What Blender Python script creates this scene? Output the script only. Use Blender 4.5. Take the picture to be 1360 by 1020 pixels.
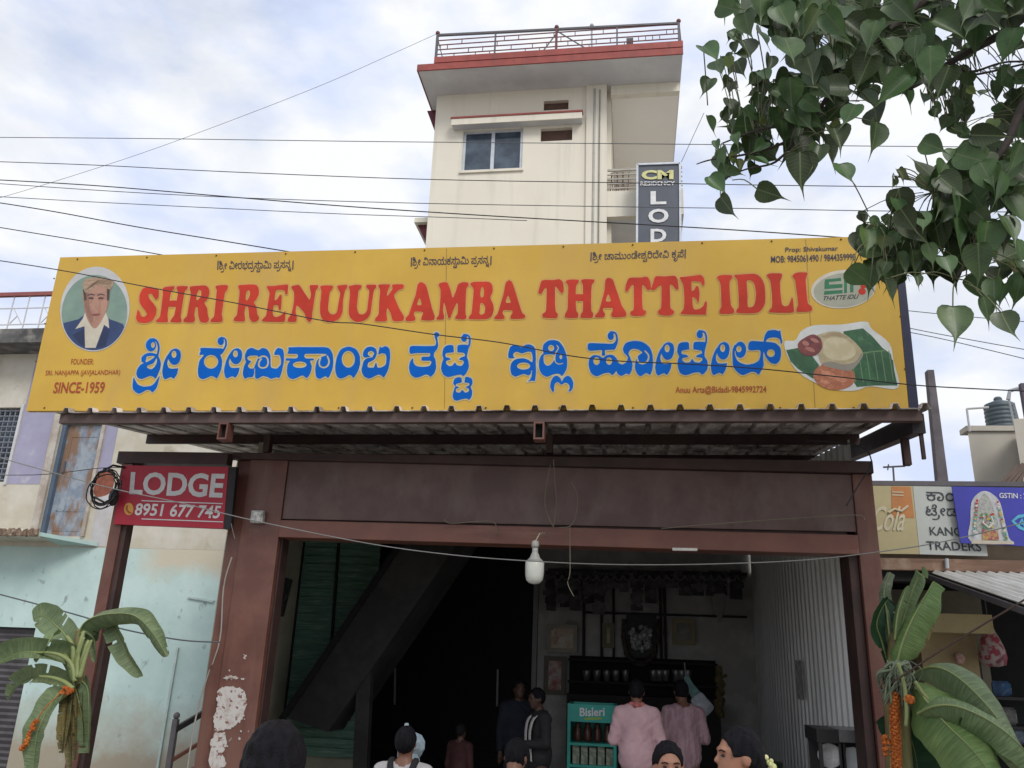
import bpy, bmesh, math, random
import numpy as np
from mathutils import Vector, Matrix
random.seed(7)
for o in list(bpy.data.objects):
    bpy.data.objects.remove(o, do_unlink=True)
SCN = bpy.context.scene
COL = SCN.collection

# ---------------------------------------------------------------- camera
F_PX, CX, CY, ZC = 1100.0, 680.0, 510.0, 1.75      # photo is 1360 x 1020
_up = np.array([126.0, 3300.0, -F_PX]); _up /= np.linalg.norm(_up)
_d = np.array([160.0, 0.0, -F_PX]); _d[1] = -(_d[0]*_up[0]+_d[2]*_up[2])/_up[1]; _d /= np.linalg.norm(_d)
ROT = np.array([np.cross(_d, _up), _d, _up])        # camera space -> world space
cam_data = bpy.data.cameras.new('camera')
cam_data.sensor_width = 36.0
cam_data.lens = F_PX/1360.0*36.0
cam_data.clip_start = 0.05
cam_data.clip_end = 3000.0
cam = bpy.data.objects.new('camera', cam_data); COL.objects.link(cam)
mw = Matrix([list(ROT[i])+[0.0] for i in range(3)]+[[0, 0, 0, 1]])
mw.translation = Vector((0, 0, ZC))
cam.matrix_world = mw
SCN.camera = cam

# ---------------------------------------------------------------- sky and sun
SUN_EL, SUN_AZ = math.radians(42), math.radians(146)   # azimuth measured from +Y clockwise: behind the photographer, a little right
world = bpy.data.worlds.new("World"); SCN.world = world
world.use_nodes = True
nt = world.node_tree; nt.nodes.clear()
N = nt.nodes.new
out = N('ShaderNodeOutputWorld')
sky = N('ShaderNodeTexSky'); sky.sky_type = 'NISHITA'; sky.sun_disc = False
sky.sun_elevation = SUN_EL; sky.sun_rotation = SUN_AZ
sky.dust_density = 2.5; sky.air_density = 1.0
b1 = N('ShaderNodeBackground'); b1.inputs[1].default_value = 0.15; sky.ozone_density = 3.0
nt.links.new(sky.outputs[0], b1.inputs[0])
tc = N('ShaderNodeTexCoord')
mp = N('ShaderNodeMapping'); mp.inputs['Scale'].default_value = (1.0, 1.0, 1.9); mp.inputs['Location'].default_value = (0.35, 0.2, 0.1)
nt.links.new(tc.outputs['Generated'], mp.inputs['Vector'])
n1 = N('ShaderNodeTexNoise'); n1.inputs['Scale'].default_value = 3.1; n1.inputs['Detail'].default_value = 7.0
n1.inputs['Roughness'].default_value = 0.55; n1.inputs['Distortion'].default_value = 0.25
nt.links.new(mp.outputs[0], n1.inputs['Vector'])
n2 = N('ShaderNodeTexNoise'); n2.inputs['Scale'].default_value = 7.0; n2.inputs['Detail'].default_value = 5.0
nt.links.new(mp.outputs[0], n2.inputs['Vector'])
r1 = N('ShaderNodeValToRGB')                        # how much cloud
r1.color_ramp.elements[0].position = 0.34; r1.color_ramp.elements[0].color = (0.72, 0.72, 0.72, 1)
r1.color_ramp.elements[1].position = 0.50; r1.color_ramp.elements[1].color = (1, 1, 1, 1)
nt.links.new(n1.outputs['Fac'], r1.inputs[0])
r2 = N('ShaderNodeValToRGB')                        # cloud tone
r2.color_ramp.elements[0].position = 0.35; r2.color_ramp.elements[0].color = (0.70, 0.78, 0.99, 1)
r2.color_ramp.elements[1].position = 0.56; r2.color_ramp.elements[1].color = (0.96, 0.975, 1.0, 1)
nt.links.new(n2.outputs['Fac'], r2.inputs[0])
b2 = N('ShaderNodeBackground'); b2.inputs[1].default_value = 0.80
nt.links.new(r2.outputs[0], b2.inputs[0])
mx = N('ShaderNodeMixShader')
nt.links.new(r1.outputs[0], mx.inputs[0]); nt.links.new(b1.outputs[0], mx.inputs[1]); nt.links.new(b2.outputs[0], mx.inputs[2])
nt.links.new(mx.outputs[0], out.inputs[0])

sd = bpy.data.lights.new('sun', 'SUN'); sd.energy = 1.5; sd.angle = math.radians(22); sd.color = (1.0, 0.965, 0.91)
sun = bpy.data.objects.new('sun', sd); COL.objects.link(sun)
sdir = Vector((math.sin(SUN_AZ)*math.cos(SUN_EL), math.cos(SUN_AZ)*math.cos(SUN_EL), math.sin(SUN_EL)))
sun.rotation_euler = sdir.to_track_quat('Z', 'Y').to_euler()
sun.location = sdir*40

SCN.view_settings.view_transform = 'Standard'; SCN.view_settings.look = 'None'
SCN.view_settings.gamma = 1.0; SCN.view_settings.exposure = 0.36
SCN.cycles.use_denoising = True
SCN.cycles.max_bounces = 6

# ---------------------------------------------------------------- helpers
def ray(px, py): return ROT @ np.array([px-CX, CY-py, -F_PX])
def P(px, py, Y):
    "point of the plane at depth Y seen at photo pixel px, py"
    r = ray(px, py); t = Y/r[1]; return Vector((r[0]*t, Y, ZC+r[2]*t))
def PX(px, py, X):
    r = ray(px, py); t = X/r[0]; return Vector((X, r[1]*t, ZC+r[2]*t))

MATS = {}
def M(name, c, rough=0.7, c2=None, scale=6.0, lo=0.42, hi=0.62, detail=6.0, stretch=(1, 1, 1), bump=0.0, bscale=None,
      metal=0.0, spec=0.4, c3=None, s3=2.0, lo3=0.55, hi3=0.7, st3=(1, 1, 1), island=0.0, trans=0.0, emit=None, alpha=None, noise2=True):
    if name in MATS: return MATS[name]
    m = bpy.data.materials.new(name); m.use_nodes = True; t = m.node_tree; L = t.links.new
    bs = t.nodes['Principled BSDF']; bs.inputs['Roughness'].default_value = rough; bs.inputs['Metallic'].default_value = metal
    bs.inputs['Specular IOR Level'].default_value = spec
    tcn = t.nodes.new('ShaderNodeTexCoord')
    def mapped(st):
        q = t.nodes.new('ShaderNodeMapping'); q.inputs['Scale'].default_value = st; L(tcn.outputs['Object'], q.inputs['Vector']); return q.outputs[0]
    def noise(s, st, d=detail):
        q = t.nodes.new('ShaderNodeTexNoise'); q.inputs['Scale'].default_value = s; q.inputs['Detail'].default_value = d
        q.inputs['Roughness'].default_value = 0.62; L(mapped(st), q.inputs['Vector']); return q.outputs['Fac']
    def ramp(f, a, b):
        q = t.nodes.new('ShaderNodeMapRange'); q.inputs['From Min'].default_value = a; q.inputs['From Max'].default_value = b; L(f, q.inputs['Value']); return q.outputs[0]
    def mix(f, a, b):
        q = t.nodes.new('ShaderNodeMix'); q.data_type = 'RGBA'
        if isinstance(f, (int, float)): q.inputs['Factor'].default_value = f
        else: L(f, q.inputs['Factor'])
        for k, v in ((6, a), (7, b)):
            if isinstance(v, tuple): q.inputs[k].default_value = v+(1,) if len(v) == 3 else v
            else: L(v, q.inputs[k])
        return q.outputs[2]
    if c2 is None: c2 = tuple(v*0.86 for v in c)
    col = mix(ramp(noise(scale, stretch), lo, hi), c2, c)
    if c3 is not None:
        col = mix(ramp(noise(s3, st3), lo3, hi3), col, c3)
    if island:
        g = t.nodes.new('ShaderNodeNewGeometry')
        h = t.nodes.new('ShaderNodeHueSaturation'); L(col, h.inputs['Color'])
        mr = t.nodes.new('ShaderNodeMapRange'); mr.inputs['To Min'].default_value = 1-island; mr.inputs['To Max'].default_value = 1+island
        L(g.outputs['Random Per Island'], mr.inputs['Value']); L(mr.outputs[0], h.inputs['Value'])
        mh = t.nodes.new('ShaderNodeMapRange'); mh.inputs['To Min'].default_value = 0.47; mh.inputs['To Max'].default_value = 0.52
        L(g.outputs['Random Per Island'], mh.inputs['Value']); L(mh.outputs[0], h.inputs['Hue'])
        col = h.outputs[0]
    L(col, bs.inputs['Base Color'])
    rr = t.nodes.new('ShaderNodeMapRange'); rr.inputs['To Min'].default_value = max(rough-0.12, 0.02); rr.inputs['To Max'].default_value = min(rough+0.12, 1)
    L(noise(scale*2.3, (1, 1, 1), 3), rr.inputs['Value']); L(rr.outputs[0], bs.inputs['Roughness'])
    if bump:
        b = t.nodes.new('ShaderNodeBump'); b.inputs['Strength'].default_value = bump; b.inputs['Distance'].default_value = 0.02
        L(noise(bscale or scale*5, (1, 1, 1)), b.inputs['Height']); L(b.outputs[0], bs.inputs['Normal'])
    if trans:
        tr = t.nodes.new('ShaderNodeBsdfTranslucent'); L(col, tr.inputs['Color'])
        ms = t.nodes.new('ShaderNodeMixShader'); ms.inputs[0].default_value = trans
        L(bs.outputs[0], ms.inputs[1]); L(tr.outputs[0], ms.inputs[2]); L(ms.outputs[0], t.nodes['Material Output'].inputs[0])
    if emit: bs.inputs['Emission Color'].default_value = emit[0]+(1,); bs.inputs['Emission Strength'].default_value = emit[1]
    MATS[name] = m
    return m

def thing(name, label, cat, loc=(0, 0, 0), group=None):
    o = bpy.data.objects.new(name, None); COL.objects.link(o); o.location = loc
    o.empty_display_size = 0.2
    o['label'] = label; o['category'] = cat
    if group: o['group'] = group
    return o
def root_of(o):
    while o.parent: o = o.parent
    return o
def link(name, me, mat, parent=None, smooth=False):
    "mesh in world coordinates -> object, shifted so that its root sits at the root's location"
    o = bpy.data.objects.new(name, me); COL.objects.link(o)
    if mat: me.materials.clear(); me.materials.append(mat)
    if parent is not None:
        r = root_of(parent)
        me.transform(Matrix.Translation(-Vector(r.location)))
        o.parent = parent
        if parent is not r: pass
    if smooth:
        for p in me.polygons: p.use_smooth = True
    return o
def solo(name, me, mat, label, cat, base=None, group=None, smooth=False, kind=None):
    "a thing that is one mesh: origin at its base"
    n = len(me.vertices); co = np.empty(n*3); me.vertices.foreach_get('co', co); co = co.reshape(-1, 3)
    b = Vector(base) if base is not None else Vector((*((co.min(0)+co.max(0))/2)[:2], co[:, 2].min()))
    me.transform(Matrix.Translation(-b))
    o = bpy.data.objects.new(name, me); COL.objects.link(o); o.location = b
    me.materials.clear(); me.materials.append(mat)
    if kind: o['kind'] = kind
    else: o['label'] = label; o['category'] = cat
    if group: o['group'] = group
    if smooth:
        for p in me.polygons: p.use_smooth = True
    return o

class MB:
    "collects shapes into ONE mesh"
    def __init__(s): s.v = []; s.f = []
    def add(s, v, f):
        n = len(s.v); s.v += [tuple(q) for q in v]; s.f += [tuple(i+n for i in q) for q in f]; return s
    def hexa(s, c):   # 8 corners: bottom 4 ccw, top 4 ccw
        return s.add(c, [(3, 2, 1, 0), (4, 5, 6, 7), (0, 1, 5, 4), (1, 2, 6, 5), (2, 3, 7, 6), (3, 0, 4, 7)])
    def box(s, x0, x1, y0, y1, z0, z1):
        return s.hexa([(x0, y0, z0), (x1, y0, z0), (x1, y1, z0), (x0, y1, z0), (x0, y0, z1), (x1, y0, z1), (x1, y1, z1), (x0, y1, z1)])
    def frontquad(s, tl, tr, br, bl, depth):   # four points facing -Y, extruded back by depth
        d = Vector((0, depth, 0))
        return s.hexa([bl, br, br+d, bl+d, tl, tr, tr+d, tl+d])
    def bar(s, a, b, w, h=None, upv=(0, 0, 1)):
        a = Vector(a); b = Vector(b); h = h or w; d = (b-a).normalized(); u = Vector(upv)
        if abs(d.dot(u)) > 0.95: u = Vector((0, 1, 0))
        sx = d.cross(u).normalized()*w/2; su = sx.cross(d).normalized()*h/2
        return s.hexa([a-sx-su, a+sx-su, b+sx-su, b-sx-su, a-sx+su, a+sx+su, b+sx+su, b-sx+su])
    def tube(s, pts, r, n=6, cap=True):
        pts = [Vector(p) for p in pts]; m = len(pts); V = []; Fc = []
        R = r if isinstance(r, (list, tuple)) else [r]*m
        ref = Vector((0.13, 0.21, 0.97))
        for i, p in enumerate(pts):
            d = (pts[min(i+1, m-1)]-pts[max(i-1, 0)]).normalized()
            if abs(d.dot(ref)) > 0.97: rr = Vector((1, 0, 0))
            else: rr = ref
            a = d.cross(rr).normalized(); b = a.cross(d)
            for k in range(n):
                t = 2*math.pi*k/n; V.append(p+(a*math.cos(t)+b*math.sin(t))*R[i])
        for i in range(m-1):
            for k in range(n):
                Fc.append((i*n+k, i*n+(k+1) % n, (i+1)*n+(k+1) % n, (i+1)*n+k))
        if cap: Fc.append(tuple(range(n))[::-1]); Fc.append(tuple((m-1)*n+k for k in range(n)))
        return s.add(V, Fc)
    def lathe(s, c, prof, n=20, axis='z'):
        V = []; Fc = []; m = len(prof); c = Vector(c)
        for r, z in prof:
            for k in range(n):
                t = 2*math.pi*k/n; x, y = r*math.cos(t), r*math.sin(t)
                V.append(c+(Vector((x, y, z)) if axis == 'z' else Vector((x, z, y))))
        for i in range(m-1):
            for k in range(n): Fc.append((i*n+k, i*n+(k+1) % n, (i+1)*n+(k+1) % n, (i+1)*n+k))
        Fc.append(tuple(range(n))[::-1]); Fc.append(tuple((m-1)*n+k for k in range(n)))
        return s.add(V, Fc)
    def ball(s, c, r, n=8, m=6, sc=(1, 1, 1)):
        V = []; Fc = []; c = Vector(c)
        V.append(c+Vector((0, 0, r*sc[2])))
        for i in range(1, m):
            a = math.pi*i/m
            for k in range(n):
                t = 2*math.pi*k/n; V.append(c+Vector((r*sc[0]*math.sin(a)*math.cos(t), r*sc[1]*math.sin(a)*math.sin(t), r*sc[2]*math.cos(a))))
        V.append(c-Vector((0, 0, r*sc[2])))
        for k in range(n): Fc.append((0, 1+k, 1+(k+1) % n)); Fc.append((len(V)-1, 1+(m-2)*n+(k+1) % n, 1+(m-2)*n+k))
        for i in range(m-2):
            for k in range(n): Fc.append((1+i*n+k, 1+(i+1)*n+k, 1+(i+1)*n+(k+1) % n, 1+i*n+(k+1) % n))
        return s.add(V, Fc)
    def poly(s, pts): return s.add(pts, [tuple(range(len(pts)))])
    def prism(s, pts, depth):   # closed outline in the XZ plane, extruded back along Y
        n = len(pts); pts = [Vector(p) for p in pts]; d = Vector((0, depth, 0))
        V = pts+[p+d for p in pts]
        return s.add(V, [tuple(range(n)), tuple(range(2*n-1, n-1, -1))]+[((i+1) % n, i, n+i, n+(i+1) % n) for i in range(n)])
    def mesh(s, name='mesh'):
        me = bpy.data.meshes.new(name); me.from_pydata(s.v, [], s.f); me.validate(); 
        bm = bmesh.new(); bm.from_mesh(me); bmesh.ops.recalc_face_normals(bm, faces=bm.faces[:]); bm.to_mesh(me); bm.free()
        return me
    def build(s, name, mat, parent=None, smooth=False, bevel=0.0):
        me = s.mesh(name)
        if bevel:
            bm = bmesh.new(); bm.from_mesh(me)
            bmesh.ops.bevel(bm, geom=bm.edges[:], offset=bevel, segments=2, affect='EDGES', profile=0.6, clamp_overlap=True)
            bm.to_mesh(me); bm.free()
        return link(name, me, mat, parent, smooth)

def spline(pts, n=6):
    pts = [Vector(p) for p in pts]; m = len(pts); o = []
    for i in range(m-1):
        p0, p1, p2, p3 = pts[max(i-1, 0)], pts[i], pts[i+1], pts[min(i+2, m-1)]
        for k in range(n):
            t = k/n; o.append(0.5*((2*p1)+(p2-p0)*t+(2*p0-5*p1+4*p2-p3)*t*t+(3*p1-p0-3*p2+p3)*t**3))
    o.append(pts[-1]); return o

# ---- lettering: outlines are stored as delta coded polygons
DELTAS = {
'kn': [
[10269,4381,-57,8,-13,6,-14,13,-14,20,-10,20,-9,28,-10,55,-4,5,-136,-8,-38,6,-6,5,-7,9,-9,20,-5,38,2,26,8,14,19,6,28,0,55,-5,35,0,11,5,6,12,2,15,-3,39,-7,34,-10,26,-10,13,-22,17,-42,21,-57,11,-34,2,-17,-2,-32,-9,-33,-13,-22,-12,-10,-9,-17,-21,-21,-47,-6,-25,-2,-45,4,-3,6,4,6,54,18,23,24,13,16,3,19,-4,18,-10,15,-14,17,-29,7,-22,2,-18,-2,-40,-9,-27,-11,-20,-16,-17,-21,-12,-19,-3,-21,4,-20,12,-22,28,-3,0,-5,-5,-5,3,-17,37,-10,42,-2,58,5,115,7,33,13,27,25,33,30,27,32,22,25,8,14,-2,23,-8,70,-31,15,-3,20,0,33,7,27,27,8,3,7,-3,27,-42,20,-40,13,-33,2,-28,-6,-54,0,-68,2,-27,3,-4,5,4,17,47,12,22,37,48,26,22,32,11,30,4,20,-9,23,-21,12,-17,7,-17,12,-70,-4,-47,-4,-20,-9,-23,-30,-31,-22,-16,-20,-10,-35,-7,-67,-5,-10,-2,-2,-4,2,-12,8,-10,19,-15,18,-10,40,-7,47,0,26,9,22,14,7,13,10,48,5,4,7,-7,6,-15,1,-15,-19,-92,-7,-54,-5,0,-8,10,-7,2,-46,-15],
[9284,4382,-5,4,-5,9,-10,11,-9,16,-3,22,7,25,13,15,12,6,18,1,14,-5,12,-12,6,-13,1,-10,-5,-23,3,-12,5,-3,6,3,9,8,7,12,8,30,2,43,-3,30,-6,4,-29,-5,-56,-1,-40,3,-15,6,-7,8,-4,14,-2,24,2,17,-3,23,1,4,4,2,46,6,50,10,9,5,5,7,3,15,-4,11,-9,5,-44,14,-17,13,-6,8,2,6,5,2,64,11,11,7,4,13,-3,11,-24,24,-12,7,-11,2,-29,-2,-26,-6,-12,-9,-15,-29,-5,-3,-7,6,-17,30,-14,10,-28,4,-17,0,-15,-3,-18,-12,-14,-13,-5,-9,2,-13,6,-10,12,-6,57,-10,4,-2,1,-4,-9,-10,-20,-12,-43,-8,-13,-5,-3,-5,-3,-10,2,-16,7,-11,13,-6,77,-13,5,-2,-2,-64,-3,-14,-7,-11,-14,-5,-37,0,-33,4,-19,5,-17,10,-6,7,-9,14,-10,46,-3,41,3,15,21,40,3,12,-12,26,-8,39,-3,18,2,30,12,55,15,40,12,14,30,15,25,6,20,2,28,-7,72,-25,57,-7,20,3,28,24,13,4,11,-7,23,-24,18,-22,12,-21,5,-37,-1,-34,-5,-32,-7,-17,-24,-35,-6,-18,0,-37,6,-50,19,-63,8,-50,2,-35,-4,-33,-12,-37,-11,-17,-7,-5,-23,-10],
[8109,4397,-7,4,-4,10,-14,11,-9,12,-5,17,1,25,6,16,12,14,19,8,11,-1,20,-13,11,-14,2,-15,-5,-43,7,-2,11,6,8,12,5,14,7,46,-14,28,-17,23,-13,7,-20,3,-45,0,-197,-10,-27,0,-30,4,-6,3,-6,7,-6,20,1,37,4,12,7,10,8,5,27,4,121,-9,20,1,5,7,-4,63,6,3,32,0,5,-2,2,-4,-5,-62,3,-6,105,-5,17,-3,10,-5,7,-9,13,-28,14,-39,4,-20,2,-31,-7,-50,-12,-30,-13,-16,-25,-10],
[5798,4411,-10,1,-14,7,-6,7,-2,6,8,47,14,39,4,18,-1,22,-2,13,-5,10,-8,7,-20,5,-25,2,-117,1,-66,-3,-74,0,-20,5,-11,11,-4,17,-2,28,5,32,5,6,5,4,14,0,46,-7,30,-2,152,0,15,2,6,7,-4,30,-5,7,-14,4,-76,0,-14,7,-5,14,2,21,3,6,7,3,43,2,57,-2,14,6,7,17,-6,20,-13,21,-17,10,-45,8,-50,2,-45,-6,-25,-6,-17,-12,-20,-30,-3,-14,-5,-46,-3,-2,-3,1,-12,15,-19,32,-8,25,-6,43,2,34,9,38,12,28,18,19,30,19,18,5,30,-4,42,-13,48,-22,14,-3,16,2,20,7,20,19,9,1,27,-23,20,-23,8,-15,13,-40,4,-25,0,-18,-9,-77,-6,-18,-16,-29,-2,-16,7,-29,8,-18,31,-37,7,-15,7,-43,-13,-102,4,-5,11,2,6,-3,6,-14,3,-13,-1,-7,-8,-8,-19,-12],
[6161,4432,-9,5,-4,14,-12,10,-7,10,-5,20,3,18,9,15,13,10,15,4,15,-2,10,-8,7,-9,2,-11,1,-29,4,-11,5,-2,6,3,10,15,4,25,-3,40,-6,30,-5,4,-23,-6,-47,-2,-46,5,-12,4,-6,5,-4,10,-3,19,2,53,3,6,60,5,20,4,11,8,7,17,0,11,-5,7,-52,19,-11,9,-11,12,0,5,5,3,42,7,9,8,6,10,2,10,-2,9,-13,20,-15,15,-9,4,-13,0,-35,-8,-12,-9,-15,-24,-6,-4,-9,5,-21,31,-9,5,-14,4,-24,0,-18,-10,-14,-14,-8,-12,0,-16,3,-12,5,-7,7,-3,42,-10,3,-3,0,-4,-6,-9,-12,-8,-32,-6,-13,-5,-6,-13,1,-24,6,-11,14,-6,86,-9,6,-2,-3,-55,-4,-22,-6,-11,-11,-6,-38,0,-28,4,-26,14,-15,16,-10,16,-8,37,-4,39,2,13,12,35,1,8,-20,52,-9,42,-4,34,10,39,19,39,10,11,35,20,17,5,18,0,103,-27,39,-6,20,1,18,18,8,1,17,-13,20,-24,22,-40,12,-37,2,-17,-2,-28,-6,-45,-16,-43,-1,-15,19,-95,18,-40,7,-25,6,-40,-1,-37,-7,-26,-13,-17,-25,-12],
[2939,4472,-25,12,-12,10,-10,20,-2,22,7,23,14,16,18,8,17,-2,12,-7,13,-20,4,-18,-6,-30,5,-6,6,2,10,34,0,38,-9,27,-17,31,-3,1,-13,-6,-22,-2,-50,0,-162,-7,-42,3,-8,3,-4,5,-1,10,4,25,-14,37,0,10,9,3,43,-6,5,2,2,4,-12,17,-42,50,-10,27,-10,53,-6,47,0,34,6,44,8,23,10,10,12,7,25,8,13,0,26,-8,66,-30,17,-4,23,7,22,12,16,12,6,1,10,-8,14,-25,24,-53,12,-34,10,-60,2,-58,-20,-67,-1,-13,3,-4,12,0,7,-4,30,-44,23,-45,7,-18,4,-20,-2,-40,-5,-17,-8,-15,-11,-10,-13,-7],
[2016,4492,-32,8,-8,11,-19,17,-10,13,-10,31,0,26,4,16,15,28,15,14,10,5,25,5,16,-3,16,-7,19,-18,7,-14,7,-18,2,-20,-2,-20,-15,-35,2,-2,4,2,11,11,10,19,10,40,2,21,-2,20,-10,56,-5,5,-34,-11,-32,-7,-26,0,-15,2,-25,7,-20,8,-24,18,-19,21,-6,18,1,40,6,8,20,7,4,5,-4,5,-33,15,-24,27,-25,40,-12,50,2,20,12,30,13,15,21,8,20,4,16,-2,82,-34,23,-5,19,4,20,9,8,6,15,15,7,0,10,-14,13,-26,33,-77,9,-41,4,-44,-11,-43,-23,-52,17,-88,0,-39,-7,-34,-14,-34,-8,-12,-13,-13,-17,-10,-17,-7],
[7322,4516,-33,6,-27,14,-32,25,-13,20,-8,33,-2,28,11,39,0,11,-4,6,-18,12,-10,11,-17,37,-9,30,-3,66,9,52,9,25,23,35,18,15,18,11,18,7,14,3,13,-3,70,-30,40,-7,29,0,10,2,8,5,20,19,8,2,15,-12,27,-42,15,-30,7,-24,4,-36,0,-65,-6,-45,-7,-35,-10,-30,-26,-62,-21,-32,-29,-35,-25,-15,-29,-8,-21,-4],
[8409,4527,-57,12,-34,13,-21,20,-20,40,-3,17,1,15,9,34,8,12,34,32,17,27,-6,13,-11,39,-12,15,-30,18,-15,6,-13,-1,-20,-8,-15,-10,-10,-10,-23,-49,-12,-17,-28,-24,-17,-9,-32,-2,-38,7,-12,5,-31,26,-10,4,-14,-4,-28,-20,-12,-6,-48,-7,-24,2,-26,14,-22,20,-9,21,-6,30,-2,32,5,35,12,45,7,20,8,15,10,12,23,18,27,14,15,3,15,-2,13,-5,66,-30,51,-10,25,1,33,28,11,2,11,-9,33,-43,4,-3,3,3,8,24,8,14,21,15,23,10,7,0,10,-3,50,-29,10,2,23,12,9,-1,8,-8,12,-18,13,-32,9,-52,0,-30,-4,-18,-8,-22,-14,-24,-3,-19,-22,-43,-3,-17,15,-28,11,-14,12,-9,17,-6,33,0,28,4,20,6,30,20,18,17,0,5,-4,5,-35,23,-19,19,-3,5,15,55,7,9,13,9,28,9,27,-7,27,-19,13,-23,6,-27,-2,-20,-12,-20,-32,-36,-1,-8,4,-7,7,-1,7,2,33,37,14,22,4,25,-1,18,-4,20,-7,17,-11,15,-25,20,-33,13,-20,1,-12,-2,-16,-7,-17,-10,-16,-17,-7,-16,-4,-19,-2,-2,-3,1,-14,63,-3,45,7,35,17,40,16,22,20,15,14,5,8,0,10,-4,48,-33,10,-4,12,2,34,22,10,-1,11,-21,11,-32,8,-36,4,-44,0,-56,-6,-74,-9,-38,-17,-42,-14,-21,-25,-26,-37,-26,-28,-15,-20,-7,-35,-7,-33,-3],
[2026,4542,10,0,10,7,7,10,3,13,0,19,-5,15,-9,10,-10,4,-8,-1,-10,-8,-9,-22,0,-18,4,-12,7,-10],
[9614,4542,-35,12,-15,10,-15,15,-13,22,-32,43,-20,42,-19,50,-11,45,-9,48,-3,27,0,28,7,45,7,23,11,19,12,8,10,0,42,-22,25,-8,12,3,18,17,8,1,7,-6,15,-20,13,-20,12,-25,12,-57,2,-14,-2,-6,-57,6,-38,0,-17,-4,-11,-6,-8,-10,-8,-20,-5,-22,-1,-14,3,-24,8,-32,5,-8,11,31,13,22,16,18,24,13,20,2,16,-3,14,-7,10,-6,13,-16,14,-23,8,-25,2,-25,6,-27,-3,-33,-7,-25,-8,-16,-14,-12,-28,-14],
[8878,4544,-32,10,-12,7,-23,21,-13,22,-33,44,-19,41,-19,50,-16,70,-9,70,4,33,9,42,11,20,13,12,12,-1,41,-21,26,-9,10,3,20,18,4,1,6,-1,11,-12,16,-22,20,-38,11,-53,2,-22,-6,-2,-51,6,-42,0,-17,-4,-10,-7,-8,-10,-8,-21,-6,-22,0,-23,4,-22,8,-26,4,-6,11,30,13,24,17,18,25,13,17,2,15,-3,22,-10,19,-18,13,-24,10,-30,7,-46,-2,-27,-7,-32,-8,-17,-16,-14,-24,-12],
[7012,4572,-28,7,-16,6,-36,26,-11,0,-73,-26,-22,-3,-12,2,-15,7,-18,13,-9,10,-10,28,-12,59,0,41,4,9,5,4,13,3,30,0,17,-3,15,-7,1,-6,-13,-5,-5,-6,2,-32,9,-14,24,-14,17,0,50,19,13,3,16,-3,44,-18,19,-4,28,1,12,4,7,6,10,25,7,48,-2,46,-2,8,-5,3,-8,-2,-42,-29,-42,-16,-26,-5,-40,2,-37,5,-23,8,-24,14,-25,22,-8,16,-7,22,-5,23,-1,30,6,42,6,21,12,16,29,19,18,4,72,-27,31,-9,19,2,43,16,12,-1,25,-20,6,-40,2,-4,5,-2,4,3,0,9,-11,81,-10,9,-5,18,-4,8,-27,20,8,1,45,-10,32,6,8,-7,4,-12,7,-51,5,-63,-5,-102,2,-77,-4,-97,-7,-23,-6,-13,-7,-10,-14,-14,-28,-13,-19,-5],
[9592,4572,14,1,14,11,8,15,4,22,-3,23,-7,15,-11,12,-12,4,-11,-3,-9,-6,-10,-17,-4,-17,0,-21,5,-17,9,-14],
[8860,4574,13,4,11,11,7,15,4,22,-4,23,-7,15,-13,12,-10,2,-12,-3,-12,-11,-7,-15,-3,-21,3,-24,6,-13,12,-13],
[7313,4579,18,1,13,7,12,14,5,18,-2,15,-8,14,-12,10,-17,5,-14,-3,-15,-9,-9,-13,-4,-16,2,-14,9,-16,11,-9],
[7393,4579,5,0,4,3,16,20,5,12,0,12,-7,18,-26,40,-8,27,-5,40,2,30,3,15,5,10,7,6,24,12,16,2,40,-11,6,3,1,6,-9,7,-31,10,-19,0,-13,-3,-18,-8,-15,-14,-7,-10,-7,-23,-3,-2,-18,32,-35,35,-10,5,-18,3,-12,0,-8,-2,-20,-16,-9,-11,-5,-13,-4,-22,-2,-41,2,-22,4,-11,6,-6,14,-5,54,-4,50,2,7,4,6,8,3,0,13,-43,26,-38,5,-12,-4,-13,-15,-22,0,-5],
[9807,4592,14,0,15,9,9,13,5,17,-1,10,-6,18,-11,12,-11,6,-13,0,-12,-6,-10,-10,-7,-17,0,-18,5,-15,10,-12],
[5116,4597,-47,20,-8,-2,-10,-11,-5,0,-4,5,-5,20,-12,63,1,16,6,0,36,-19,36,5,12,5,8,9,9,33,-2,53,-5,30,-5,16,-17,18,-30,17,-18,6,-32,2,-12,-3,-10,-46,-6,-15,-4,-3,-3,2,-5,10,-17,48,-4,5,-49,1,-18,-2,-10,-4,-5,-7,1,-25,7,-22,5,-8,10,-7,30,-10,32,-21,15,-17,10,-20,10,-27,5,-23,-2,-17,-5,-18,-6,-16,-7,-11,-17,-12,-25,-10,-20,-3,-23,2,-20,5,-15,8,-16,15,-16,22,-7,14,-5,21,-2,22,2,17,7,10,22,11,64,-13,7,-4,-25,-11,-6,-7,-5,-10,-1,-12,2,-8,6,-10,11,-8,22,-6,19,4,16,12,6,10,1,8,-4,17,-16,17,6,8,-3,6,-63,12,-27,8,-26,26,-8,14,-21,79,-4,21,0,17,4,22,8,21,15,27,15,15,34,17,18,5,8,0,35,-12,72,-36,17,-5,18,4,22,10,24,24,9,-3,10,-12,32,-57,15,-43,15,-68,9,-86,-1,-53,-5,-38,-6,-19,-12,-15,-15,-11,-17,-8],
[4616,4604,-52,15,-23,12,-14,10,-18,25,-12,22,-20,46,-10,34,-14,81,-1,43,4,44,11,43,10,22,21,17,20,8,11,0,35,-10,24,-10,38,-24,12,-4,11,2,15,7,11,9,13,18,4,2,6,-2,10,-10,16,-23,29,-49,10,-26,15,-54,5,-34,-2,-76,-8,-34,-22,-40,-20,-27,-25,-17,-48,-17,-20,-3],
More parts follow.
